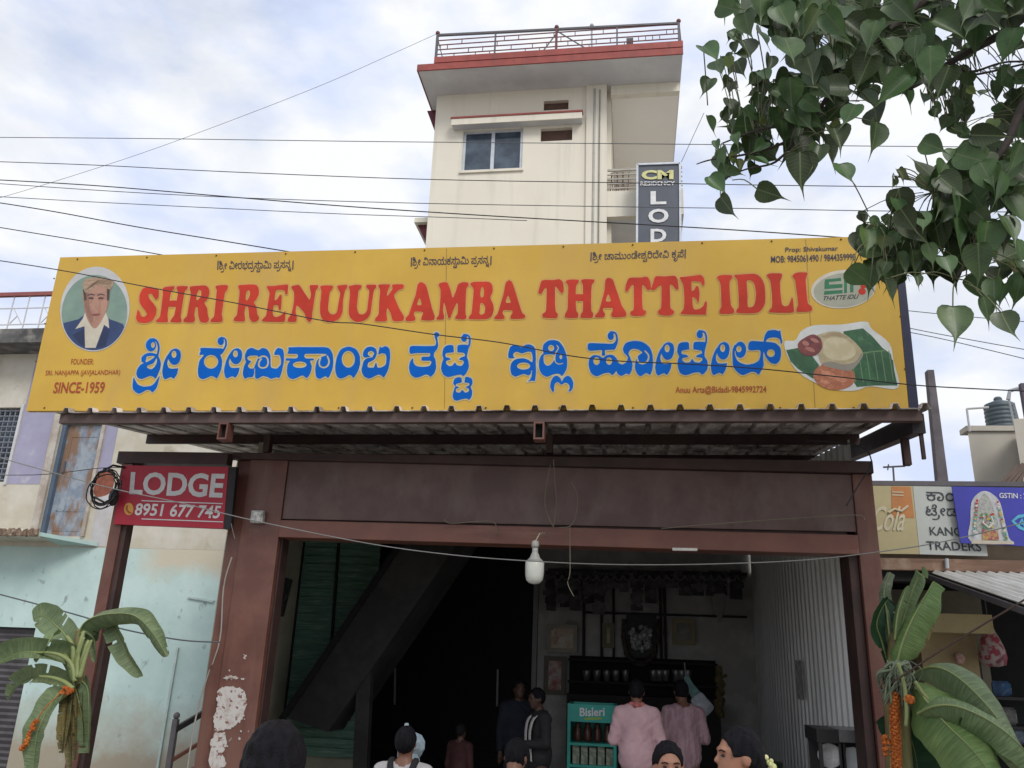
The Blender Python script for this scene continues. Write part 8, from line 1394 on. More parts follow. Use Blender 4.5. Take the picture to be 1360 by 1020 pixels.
# left leaf running out of the picture
banana_leaf([V3(97, 905, BY), V3(88, 876, BY-.05), V3(62, 867, BY-.15), V3(25, 868, BY-.25), V3(-15, 890, BY-.3), V3(-45, 920, BY-.3)], .14, (.1, -.25, -1), bp, ban, 1.1, 3, 3)
banana_leaf([V3(98, 895, BY), V3(90, 850, BY+.05), V3(74, 830, BY+.1), V3(58, 818, BY+.12), V3(44, 822, BY+.1)], .115, (-.5, -.4, -.8), bp, ban, .5, 4, 2)
banana_leaf([V3(97, 915, BY), V3(80, 905, BY-.05), V3(55, 898, BY-.1), V3(30, 905, BY-.12), V3(12, 930, BY-.12)], .10, (.2, -.3, -1), bp, ban, .9, 5, 4)
banana_leaf([V3(80, 840, BY-.05), V3(70, 845, BY-.1), V3(60, 862, BY-.16), V3(48, 880, BY-.2)], .06, (1, -.2, .3), bp, ban_pale, .6, 12, 0)
# hanging leaves below the knot
banana_leaf([V3(110, 905, BY-.1), V3(117, 915, BY-.15), V3(119, 945, BY-.16), V3(118, 975, BY-.15), V3(117, 1000, BY-.14)], .10, (1, -.5, .1), bp, ban, .5, 6, 1, tip=.8)
banana_leaf([V3(100, 905, BY-.1), V3(96, 930, BY-.14), V3(92, 960, BY-.14), V3(86, 992, BY-.12)], .09, (1, -.4, .1), bp, ban_dry, .6, 7, 2, tip=.5)
banana_leaf([V3(98, 905, BY-.12), V3(105, 930, BY-.16), V3(110, 960, BY-.15), V3(110, 992, BY-.13)], .05, (1, -.4, .1), bp, ban_dry, .6, 8, 2, tip=.5)
banana_leaf([V3(93, 908, BY-.1), V3(75, 925, BY-.18), V3(55, 960, BY-.22), V3(48, 985, BY-.22), V3(44, 1030, BY-.2)], .12, (1, -.3, .1), bp, ban, .35, 9, 0, base_w=.05)
banana_leaf([V3(100, 850, BY), V3(112, 838, BY-.02), V3(126, 850, BY), V3(128, 880, BY)], .06, (1, -.5, .1), bp, ban, .8, 13, 1)
for k, (x0, x1, yb, wd) in enumerate(((90, 84, 1000, .06), (104, 101, 1010, .055), (97, 95, 1020, .07), (110, 113, 985, .05))):
    banana_leaf([V3(x0+2, 908, BY-.10), V3(x0, 935, BY-.13), V3((x0+x1)/2, 965, BY-.13), V3(x1, yb, BY-.12)], wd, (1, -.4, .1), bp, ban_dry, .8, 30+k, 3, tip=.5, rib=False)
for k, (x0, y0, x1, y1, x2, y2) in enumerate(((100, 900, 104, 865, 112, 838), (98, 905, 92, 880, 84, 868), (103, 900, 108, 880, 118, 850), (97, 900, 97, 860, 88, 845))):
    MB().tube(spline([V3(x0, y0, BY-.06), V3(x1, y1, BY-.08), V3(x2, y2, BY-.06)], 5), [.022]*5+[.017]*5+[.012], 7).build('leaf_stalk', ban_rib, bp, True)
mari = M('marigold', (.54, .165, .025), .8, (.34, .075, .012), 45, bump=.6, bscale=80)
def marigold(mb, c, r, rg):
    mb.ball(c, r*.8, 7, 5, (1, 1, .85))
    for k in range(12):
        t = rg.uniform(0, 2*math.pi); f_ = rg.uniform(-.8, .9); d = Vector((math.cos(t)*math.sqrt(1-f_*f_), math.sin(t)*math.sqrt(1-f_*f_), f_))
        mb.ball(Vector(c)+d*r*.62, r*.42, 5, 4)
for pts in (((100, 905), (96, 884), (84, 872), (66, 867), (34, 867)), ((97, 915), (86, 906), (70, 900), (52, 898)), ((103, 900), (104, 872), (112, 846)), ((106, 900), (114, 872), (122, 850)), ((92, 918), (78, 930), (62, 948), (52, 962))):
    C = spline([V3(x, y, BY-.20+.0*x) for x, y in pts], 5); MB().tube(C, [.020-.012*i/(len(C)-1) for i in range(len(C))], 7).build('leaf_stalk', ban_rib, bp, True)
rg = random.Random(5); gm = MB()
for k in range(12): marigold(gm, V3(88+rg.uniform(-7, 9), 917+rg.uniform(-5, 5), BY-.22), .019, rg)
for k in range(12): t = k/11; marigold(gm, V3(48-17*t+rg.uniform(-2, 2), 958+36*t, BY-.26), .015 if 3 < k < 8 else .021, rg)
gm.tube(spline([V3(82, 920, BY-.22), V3(60, 940, BY-.26), V3(48, 960, BY-.26), V3(32, 994, BY-.26)], 5), .004, 5)
solo('marigold_garland', gm.mesh(), mari, 'short string of orange marigolds hung on the left banana plant', 'garland', smooth=True)
# right plant, nearer to the street
B2 = 5.9
bp2 = thing('banana_plant', 'large banana plant with broad green leaves tied to the right column', 'banana plant', tuple(V3(1190, 1080, B2)))
MB().tube(spline([V3(1196, 1140, B2), V3(1194, 1000, B2), V3(1190, 930, B2), V3(1188, 880, B2), V3(1190, 840, B2)], 6), [.08]*6+[.075]*6+[.065]*6+[.045]*6+[.02], 10).build('stem', ban_stem, bp2, True)
banana_leaf([V3(1191, 885, B2-.1), V3(1196, 860, B2-.12), V3(1210, 825, B2-.13), V3(1224, 800, B2-.13), V3(1240, 772, B2-.1)], .125, (1, -.55, .55), bp2, M('banana_leaf_fresh', (.13, .23, .06), .4, (.10, .19, .05), 3, trans=.25), .95, 1, 0, tip=.6)
banana_leaf([V3(1186, 885, B2), V3(1192, 850, B2), V3(1206, 800, B2), V3(1222, 764, B2), V3(1232, 768, B2-.05)], .06, (1, -.4, .3), bp2, ban_pale, .9, 2, 0)
banana_leaf([V3(1180, 885, B2+.05), V3(1170, 850, B2+.05), V3(1164, 830, B2+.02), V3(1170, 810, B2), V3(1180, 795, B2)], .14, (-1, -.5, .1), bp2, M('banana_leaf_dark', (.025, .085, .035), .45, (.018, .06, .026), 4, trans=.15), .7, 3, 3)
banana_leaf([V3(1184, 870, B2), V3(1178, 820, B2), V3(1174, 785, B2), V3(1182, 760, B2)], .055, (1, -.5, 0), bp2, ban_grey, .9, 4, 1, tip=.7)
banana_leaf([V3(1188, 850, B2-.05), V3(1192, 815, B2-.06), V3(1200, 790, B2-.05), V3(1206, 778, B2-.05)], .04, (1, -.5, .3), bp2, ban_pale, .9, 5, 1)
banana_leaf([V3(1195, 875, B2+.1), V3(1214, 850, B2+.1), V3(1228, 825, B2+.1), V3(1236, 805, B2+.1)], .10, (1, -.2, .2), bp2, ban_dry, .9, 6, 5)
# broad drooping leaves to the right
banana_leaf([V3(1212, 895, B2), V3(1235, 886, B2-.1), V3(1262, 893, B2-.2), V3(1300, 925, B2-.35), V3(1340, 975, B2-.45), V3(1385, 1040, B2-.5)], .17, (-.45, -.35, -1), bp2, ban, 1.0, 7, 0, base_w=.1)
banana_leaf([V3(1210, 905, B2-.1), V3(1228, 928, B2-.25), V3(1255, 960, B2-.4), V3(1295, 1000, B2-.55), V3(1330, 1050, B2-.65)], .21, (-.5, -.4, -.8), bp2, M('banana_leaf_fresh', (.13, .23, .06), .4), .8, 8, 0, base_w=.12)
banana_leaf([V3(1218, 948, B2-.3), V3(1240, 938, B2-.4), V3(1270, 938, B2-.45), V3(1310, 955, B2-.5), V3(1350, 985, B2-.55), V3(1390, 1030, B2-.55)], .13, (.15, -.45, -1), bp2, ban_pale, 1.0, 9, 1, base_w=.1)
banana_leaf([V3(1196, 940, B2+.05), V3(1204, 965, B2+.05), V3(1215, 1000, B2+.05), V3(1222, 1050, B2+.05)], .17, (1, -.4, .1), bp2, M('banana_leaf_dark', (.025, .085, .035), .45), .4, 10, 2)
m_ = MB(); rg = random.Random(6)
for k in range(70):
    a = V3(1192+rg.uniform(-16, 18), 882+rg.uniform(-6, 10), B2-.12+rg.uniform(-.06, .05)); L_ = rg.uniform(12, 52)
    b = V3(1190+rg.uniform(-24, 26), 890+L_, B2-.14+rg.uniform(-.06, .05)); mid = (a+b)/2+Vector((rg.uniform(-.06, .06), -.04, .02))
    m_.tube(spline([a, mid, b], 4), [rg.uniform(.004, .011)]*4+[rg.uniform(.003, .009)]*4+[.002], 5)
m_.build('frayed_sheath', ban_grey, bp2, True)
for pts in (((1192, 880), (1200, 905), (1204, 940), (1203, 965)), ((1215, 905), (1230, 926), (1262, 958))):
    MB().tube(spline([V3(x, y, B2-.24) for x, y in pts], 5), .012, 6).build('leaf_stalk', ban_rib, bp2, True)
gm = MB(); rg = random.Random(12)
for k in range(190):
    t = k/189; a_ = k*2.4; marigold(gm, V3(1187.5+4*t+4.6*math.cos(a_), 920+125*t, B2-.16+.03*math.sin(a_)), .0155, rg)
for k in range(9): marigold(gm, V3(1174+rg.uniform(-3, 5), 988+rg.uniform(-10, 14), B2-.16), .018, rg)
marigold(gm, V3(1207.5, 930, B2-.24), .036, rg)
solo('marigold_garland', gm.mesh(), mari, 'thick hanging garland of orange marigolds on the right banana stem', 'garland', smooth=True)
solo('bamboo_stick', MB().tube([V3(1184, 930, B2-.1), V3(1186, 1060, B2-.1)], .014, 7).mesh(), M('bamboo_pale', (.42, .34, .16), .6), 'pale bamboo stick beside the thick marigold garland', 'stick')

# ---------------------------------------------------------------- peepal tree reaching in from the upper right
leafm = M('peepal_leaf', (.062, .110, .036), .40, (.040, .074, .025), 12, c3=(.12, .17, .05), s3=1.8, lo3=.6, trans=.14, island=.55, spec=.36)
leafy = M('peepal_young_leaf', (.14, .19, .05), .4, (.10, .15, .04), 9, trans=.35, island=.3)
bark = M('twig_bark', (.055, .042, .034), .8, (.035, .028, .024), 20)
tree = thing('peepal_tree', 'peepal tree whose heart shaped leaves hang into the upper right of the view', 'tree', (4.1, 1.9, 0))
MB().tube(spline([(4.1, 1.9, 0), (4.1, 1.95, 1.5), (4.0, 2.0, 3.0), (3.8, 2.1, 4.2), (3.9, 2.1, 5.2)], 5), [.24]*5+[.2]*5+[.17]*5+[.13]*5+[.08], 10).build('trunk', bark, tree, True)
branches = []
def branch(pts, r0, r1, link_=True):
    C = spline([Vector(p) if len(p) == 3 and not isinstance(p, tuple) else p for p in pts], 6); m = len(C)
    MB().tube(C, [r0+(r1-r0)*i/(m-1) for i in range(m)], 7).build('branch', bark, tree, True); branches.append(C); return C
V_ = lambda x, y, Y: P(x, y, Y)
branch([Vector((4.0, 2.0, 3.3)), V_(1480, 30, 2.9), V_(1400, 0, 2.95), V_(1330, 45, 3.0), V_(1270, 78, 3.0), V_(1218, 112, 3.0), V_(1165, 135, 3.0)], .03, .006)
branch([Vector((4.0, 2.0, 3.5)), V_(1480, -60, 2.8), V_(1340, -70, 2.8), V_(1255, -20, 2.8), V_(1200, 25, 2.8), V_(1150, 68, 2.8), V_(1112, 110, 2.8), V_(1085, 150, 2.85), V_(1058, 185, 2.9)], .03, .005)
branch([Vector((4.0, 2.0, 2.9)), V_(1480, 120, 2.9), V_(1400, 110, 2.9), V_(1360, 140, 2.9), V_(1340, 185, 2.85), V_(1320, 215, 2.85), V_(1290, 245, 2.85), V_(1240, 255, 2.9)], .028, .005)
branch([V_(1320, 215, 2.85), V_(1300, 270, 2.8), V_(1270, 300, 2.8), V_(1225, 310, 2.8), V_(1165, 305, 2.8)], .012, .004)
branch([V_(1300, 270, 2.8), V_(1290, 330, 2.75), V_(1270, 370, 2.7)], .009, .003)
branch([V_(1085, 150, 2.85), V_(1060, 165, 2.85), V_(1010, 172, 2.9), V_(960, 190, 2.95)], .007, .003)
branch([V_(1080, 160, 2.85), V_(1040, 190, 2.85), V_(990, 205, 2.85), V_(945, 212, 2.85), V_(925, 218, 2.85)], .007, .002)
branch([V_(1058, 185, 2.9), V_(1030, 215, 2.85), V_(990, 225, 2.85), V_(955, 240, 2.85)], .006, .002)
branch([V_(1260, 80, 3.0), V_(1290, 95, 3.2), V_(1340, 82, 3.3), V_(1420, 85, 3.3)], .006, .004)
branch([V_(1200, 110, 3.4), V_(1290, 100, 3.4), V_(1360, 85, 3.4), V_(1420, 70, 3.4)], .006, .004)
HEART = [(0, 0), (.16, .055), (.33, .03), (.47, -.10), (.53, -.28), (.50, -.46), (.41, -.63), (.28, -.79), (.15, -.92), (.065, -1.03), (.03, -1.18), (.012, -1.38), (0, -1.5)]
LUV = {}
def leaf(mb, base, size, down, face, rg, stalk=True):
    UVl = LUV.setdefault(id(mb), [])
    d = Vector(down).normalized(); n = Vector(face); n = (n-d*n.dot(d)).normalized(); s = d.cross(n).normalized()
    wid = rg.uniform(.78, 1.06); fold = rg.uniform(.08, .6); curl = rg.uniform(-.15, .35); tipb = rg.uniform(-.25, .25); V = []; mids = []
    for x, y in HEART:
        t = -y
        UVl.append((0.0, t)); mids.append(base+d*(t*size)+n*(-curl*t*t*size*.4)+s*(tipb*max(0, t-.9)*size))
    for sg in (1, -1):
        for i, (x, y) in enumerate(HEART):
            if i in (0, len(HEART)-1): continue
            for f_ in (.5, 1.0):
                UVl.append((x*f_, HEART[i][1]*-1-.45*x*f_)); V.append(mids[i]+s*(sg*x*f_*wid*size*math.cos(fold))+n*(x*f_*wid*size*math.sin(fold)*f_+.012*size*math.sin(7*i)*f_))
    k = len(HEART); m = k-2; F = []
    for h in (0, 1):
        o = k+h*m*2
        for i in range(m):
            a, b = o+2*i, o+2*i+1
            if i == 0: F += [(0, 1, a), (0, a, b)] if False else [(0, 1, a, b)]
            if i < m-1: F += [(1+i, 2+i, a+2, a), (a, a+2, b+2, b)]
            else: F += [(1+i, k-1, a), (a, k-1, b)]
    mb.add(mids+V, F)
def twig(mb, a, b, r=.0022):
    a, b = Vector(a), Vector(b); mb.tube(spline([a, (a+b)/2+Vector((0, 0, .02)), b], 3), r, 4)
rg = random.Random(42); lm = MB(); ly = MB(); tw = MB()
allpts = [p for C in branches for p in C]
def near(p): return min(allpts, key=lambda q: (q-p).length_squared)
def put(px, py, Y, wpx, ang=None, tilt=None, young=False):
    "leaf with its blade centre near photo pixel px, py and about wpx wide"
    w = wpx/F_PX*Y*.98; size = w/1.06
    a = ang if ang is not None else rg.gauss(0, .5); t = tilt if tilt is not None else rg.uniform(-.95, .95); tb = rg.uniform(-.8, .5)
    down = Vector((math.sin(a), tb*.6, -math.cos(a)))
    face = Vector((math.sin(t)*1.0, -math.cos(t), rg.uniform(-.55, .15)))
    c = P(px, py, Y); base = c-down.normalized()*size*.45
    leaf(ly if young else lm, base, size, down, face, rg)
    q = near(base); dist = (q-base).length
    if dist < .5: twig(tw, base, q if dist < .22 else base+(q-base)*(.22/dist)+Vector((0, 0, .01)))
# the leaves that read singly in the photograph
for x, y, Y, w, a in ((942, 68, 2.5, 48, .45), (965, 272, 2.6, 38, .5), (951, 244, 2.6, 36, .6), (1121, 228, 2.6, 36, .25), (1163, 178, 2.6, 46, -.15), (1063, 222, 2.6, 52, 0), (1020, 256, 2.6, 40, 1.0),
                      (952, 192, 2.8, 19, .1), (1108, 30, 2.4, 52, .55), (1228, 225, 2.7, 38, -2.6), (1300, 345, 2.6, 50, 0), (1268, 425, 2.5, 52, -.1), (1336, 428, 2.5, 40, .1), (1310, 408, 2.6, 34, .2), (1180, 383, 2.6, 32, .3),
                      (1218, 372, 2.7, 20, 0), (1258, 350, 2.6, 30, .1), (1205, 290, 2.6, 36, .5), (1140, 365, 2.6, 36, .9), (1012, 48, 2.5, 42, .35), (1040, 20, 2.45, 46, .3), (990, 62, 2.5, 44, .2), (965, 10, 2.4, 40, .9), (1047, 62, 2.5, 56, .1),
                      (1075, 85, 2.6, 50, 0), (1092, 118, 2.6, 38, .3), (1008, 215, 2.7, 34, .9), (1085, 205, 2.6, 42, -.3), (1112, 180, 2.6, 46, .1), (1130, 150, 2.6, 40, -.5), (1190, 115, 2.6, 56, -.9), (1180, 60, 2.6, 48, .2), (1155, 95, 2.7, 40, .4), (1215, 60, 2.6, 40, -.2),
                      (1270, 245, 2.7, 44, -1.1), (1245, 240, 2.7, 40, -.9), (1295, 260, 2.7, 40, .3), (1330, 245, 2.6, 42, -.2), (1350, 205, 2.6, 40, -.4), (1310, 180, 2.6, 46, 1.2), (1340, 300, 2.6, 46, .2), (1320, 385, 2.6, 40, -.2), (1355, 330, 2.6, 32, .1), (1235, 335, 2.7, 30, .2), (1290, 300, 2.7, 44, .4), (1255, 280, 2.7, 40, -.3)):
    put(x, y, Y, w, a)
# clusters: centre, spread, number, depth range, leaf width
for cx_, cy_, sx_, sy_, n, ya, yb, wa, wb in ((1050, 25, 70, 28, 26, 2.5, 3.0, 34, 52), (1150, 35, 80, 35, 34, 2.5, 3.2, 30, 50), (1090, 110, 45, 45, 26, 2.6, 3.0, 28, 46), (1180, 100, 45, 35, 22, 2.6, 3.1, 26, 44), (1250, 20, 60, 28, 30, 2.7, 3.3, 24, 42), (1330, 15, 35, 25, 22, 2.8, 3.4, 20, 36),
                                           (1290, 65, 60, 25, 18, 3.0, 3.6, 16, 26), (1330, 110, 40, 30, 16, 3.0, 3.6, 15, 26), (1272, 130, 35, 25, 26, 3.0, 3.6, 13, 24), (1265, 168, 14, 14, 8, 3.0, 3.5, 13, 24), (1010, 120, 45, 30, 26, 2.9, 3.4, 14, 26), (990, 160, 35, 25, 18, 2.9, 3.4, 14, 24), (1060, 165, 40, 25, 20, 2.7, 3.1, 26, 42),
                                           (1010, 195, 30, 22, 16, 2.8, 3.2, 16, 28), (975, 225, 25, 15, 7, 2.8, 3.2, 14, 26), (1300, 225, 45, 25, 24, 2.6, 3.0, 26, 44), (1345, 245, 18, 40, 18, 2.6, 3.0, 28, 44), (1275, 290, 50, 28, 28, 2.6, 3.0, 26, 44), (1190, 305, 40, 20, 22, 2.7, 3.0, 16, 28), (1166, 335, 20, 26, 15, 2.7, 3.0, 18, 34),
                                           (1205, 340, 35, 22, 20, 2.7, 3.0, 18, 32), (1310, 365, 40, 30, 14, 2.6, 3.0, 24, 40), (1185, 360, 20, 14, 8, 2.7, 3.0, 20, 32), (1345, 165, 16, 25, 8, 2.8, 3.2, 20, 34), (1146, 300, 12, 14, 4, 2.8, 3.0, 14, 22), (1200, 235, 14, 10, 3, 2.9, 3.1, 10, 16), (975, 85, 25, 40, 10, 2.9, 3.3, 14, 26)):
    for k in range(int(n*1.15)):
        put(cx_+max(-1.7, min(1.7, rg.gauss(0, .62)))*sx_, cy_+max(-1.6, min(1.6, rg.gauss(0, .62)))*sy_, rg.uniform(ya, yb), rg.uniform(wa, wb)*1.2)
for x, y in ((973, 210), (980, 218), (1110, 165), (1012, 160), (1185, 240), (1195, 232), (1148, 318), (1318, 165), (1355, 368), (1350, 355), (1040, 145), (968, 82), (1335, 70), (1290, 120)):
    put(x, y, 2.85, rg.uniform(15, 26), young=True)
def leaf_veins(m):
    t = m.node_tree; L = t.links.new; bs = t.nodes['Principled BSDF']; old = bs.inputs['Base Color'].links[0].from_socket
    uv = t.nodes.new('ShaderNodeUVMap'); uv.uv_map = 'blade'; sx = t.nodes.new('ShaderNodeSeparateXYZ'); L(uv.outputs[0], sx.inputs[0])
    a = t.nodes.new('ShaderNodeMapRange'); a.inputs['From Min'].default_value = .035; a.inputs['From Max'].default_value = .012; L(sx.outputs['X'], a.inputs['Value'])
    w = t.nodes.new('ShaderNodeMath'); w.operation = 'SINE'; k = t.nodes.new('ShaderNodeMath'); k.operation = 'MULTIPLY'; k.inputs[1].default_value = 52; L(sx.outputs['Y'], k.inputs[0]); L(k.outputs[0], w.inputs[0])
    b = t.nodes.new('ShaderNodeMapRange'); b.inputs['From Min'].default_value = .9; b.inputs['From Max'].default_value = 1.0; b.inputs['To Max'].default_value = .45; L(w.outputs[0], b.inputs['Value'])
    mxx = t.nodes.new('ShaderNodeMath'); mxx.operation = 'MAXIMUM'; L(a.outputs[0], mxx.inputs[0]); L(b.outputs[0], mxx.inputs[1])
    mix = t.nodes.new('ShaderNodeMix'); mix.data_type = 'RGBA'; L(mxx.outputs[0], mix.inputs['Factor']); L(old, mix.inputs[6]); mix.inputs[7].default_value = (.12, .16, .07, 1); L(mix.outputs[2], bs.inputs['Base Color'])
leaf_veins(leafm)
def put_uv(ob, mb):
    ul = ob.data.uv_layers.new(name='blade'); U = LUV[id(mb)]
    for lp in ob.data.loops: ul.data[lp.index].uv = U[lp.vertex_index] if lp.vertex_index < len(U) else (1, 1)
for k in range(150): put(rg.uniform(1375, 1760), rg.uniform(-60, 400)*(.4+.6*rg.random()), rg.uniform(2.5, 3.3), rg.uniform(30, 52))
# the rest of the crown, overhead and to the right of the view
def in_view(p, mrg=70):
    c = ROT.T @ np.array([p.x, p.y, p.z-ZC])
    if c[2] > -.2: return False
    return -mrg < CX-F_PX*c[0]/c[2] < 1360+mrg and -mrg < CY+F_PX*c[1]/c[2] < 1020+mrg
oc = MB(); rg2 = random.Random(77); cl = []
for k in range(60):
    while True:
        v = Vector((rg2.uniform(-1, 1), rg2.uniform(-1, 1), rg2.uniform(-1, 1)))
        if .35 < v.length < 1: break
    cl.append((Vector((4.6+3.6*v.x, 2.6+2.9*v.y, 6.0+2.2*v.z)), rg2.uniform(.35, .7)))
for c, r in cl:
    for k in range(52):
        p = c+Vector((rg2.gauss(0, r*.6), rg2.gauss(0, r*.6), rg2.gauss(0, r*.5)))
        if p.z < 2.6 or in_view(p): continue
        leaf(oc, p, rg2.uniform(.10, .16), (rg2.uniform(-.5, .5), rg2.uniform(-.5, .5), -1), (rg2.uniform(-1, 1), rg2.uniform(-1, 1), rg2.uniform(-.4, .6)), rg2)
for k in range(9):
    c = cl[k*6][0]; q = Vector((3.9, 2.1, 4.2+.1*k))
    C = spline([q, (q+c)/2+Vector((0, 0, .25)), c], 6)
    if not any(in_view(p, 20) for p in C): MB().tube(C, [.06-.048*i/(len(C)-1) for i in range(len(C))], 7).build('branch', bark, tree, True)
nleaf = len(lm.f); lm.add(tw.v, tw.f); fo = lm.build('foliage', leafm, tree, True)
put_uv(fo, lm)
fo.data.materials.append(M('leaf_stalk_green', (.12, .13, .06), .6))
for p_ in list(fo.data.polygons)[nleaf:]: p_.material_index = 1
ly.build('young_foliage', leafy, tree, True)
put_uv(oc.build('foliage', leafm, tree, True), oc)
# ---------------------------------------------------------------- people: bodies grown as one surface from a distance field
def surface_nets(fn, lo, hi, h):
    lo, hi = np.array(lo, float), np.array(hi, float); n = np.ceil((hi-lo)/h).astype(int)+1
    X, Y, Z = np.meshgrid(*[lo[i]+h*np.arange(n[i]) for i in range(3)], indexing='ij')
    D = fn(X, Y, Z); S = D < 0
    c = [(i, j, k) for i in (0, 1) for j in (0, 1) for k in (0, 1)]
    cell = np.zeros(tuple(n-1), int)
    sl = lambda i, m: slice(i, m-1+i)
    for i, j, k in c: cell += S[sl(i, n[0]), sl(j, n[1]), sl(k, n[2])]
    act = (cell > 0) & (cell < 8); idx = -np.ones(act.shape, int); ids = np.argwhere(act); idx[act] = np.arange(len(ids))
    acc = np.zeros((len(ids), 3)); cnt = np.zeros(len(ids))
    for a in range(8):
        for b in range(a+1, 8):
            d = np.array(c[b])-np.array(c[a])
            if abs(d).sum() != 1: continue
            pa, pb = ids+np.array(c[a]), ids+np.array(c[b]); da, db = D[tuple(pa.T)], D[tuple(pb.T)]
            cr = (da < 0) != (db < 0); t = np.where(cr, da/np.where(da-db == 0, 1, da-db), 0)
            acc += np.where(cr[:, None], np.array(c[a])+d*t[:, None], 0); cnt += cr
    V = lo+h*(ids+acc/np.maximum(cnt, 1)[:, None]); F = []
    for ax in range(3):
        u, v = [(1, 2), (2, 0), (0, 1)][ax]
        s0 = [slice(None)]*3; s1 = [slice(None)]*3; s0[ax] = slice(0, -1); s1[ax] = slice(1, None)
        A, B = S[tuple(s0)], S[tuple(s1)]; E_ = np.argwhere(A != B)
        eu = np.zeros(3, int); eu[u] = 1; ev = np.zeros(3, int); ev[v] = 1
        ok = (E_[:, u] > 0) & (E_[:, v] > 0) & (E_[:, u] < n[u]-1) & (E_[:, v] < n[v]-1); E_ = E_[ok]
        q = np.stack([idx[tuple((E_-eu-ev).T)], idx[tuple((E_-ev).T)], idx[tuple(E_.T)], idx[tuple((E_-eu).T)]], 1)
        fl = ~A[tuple(E_.T)]; q[fl] = q[fl][:, ::-1]; F += q.tolist()
    return V, F
def sd_cap(a, b, ra, rb):
    a, b = np.array(a, float), np.array(b, float); d = b-a; L = max(float(d@d), 1e-9)
    def f(X, Y, Z):
        t = np.clip(((X-a[0])*d[0]+(Y-a[1])*d[1]+(Z-a[2])*d[2])/L, 0, 1)
        return np.sqrt((X-a[0]-d[0]*t)**2+(Y-a[1]-d[1]*t)**2+(Z-a[2]-d[2]*t)**2)-(ra+(rb-ra)*t)
    return f
def sd_ell(c, r):
    def f(X, Y, Z):
        x, y, z = (X-c[0]), (Y-c[1]), (Z-c[2]); k0 = np.sqrt((x/r[0])**2+(y/r[1])**2+(z/r[2])**2); k1 = np.sqrt((x/r[0]**2)**2+(y/r[1]**2)**2+(z/r[2]**2)**2)
        return k0*(k0-1)/np.maximum(k1, 1e-6)
    return f
def union(prims, k=.02, grow=0.0):
    def f(X, Y, Z):
        d = None
        for p in prims:
            q = (p[0](X, Y, Z)-grow, p[1]) if isinstance(p, tuple) else (p(X, Y, Z)-grow, k)
            if d is None: d = q[0]
            else: hh = np.clip(.5+.5*(d-q[0])/q[1], 0, 1); d = d*(1-hh)+q[0]*hh-q[1]*hh*(1-hh)
        return d
    return f
def field_mesh(fn, lo, hi, h, M4):
    V, F = surface_nets(fn, lo, hi, h)
    me = bpy.data.meshes.new('body'); me.from_pydata([tuple(M4 @ Vector(v)) for v in V], [], F); me.update(); return me

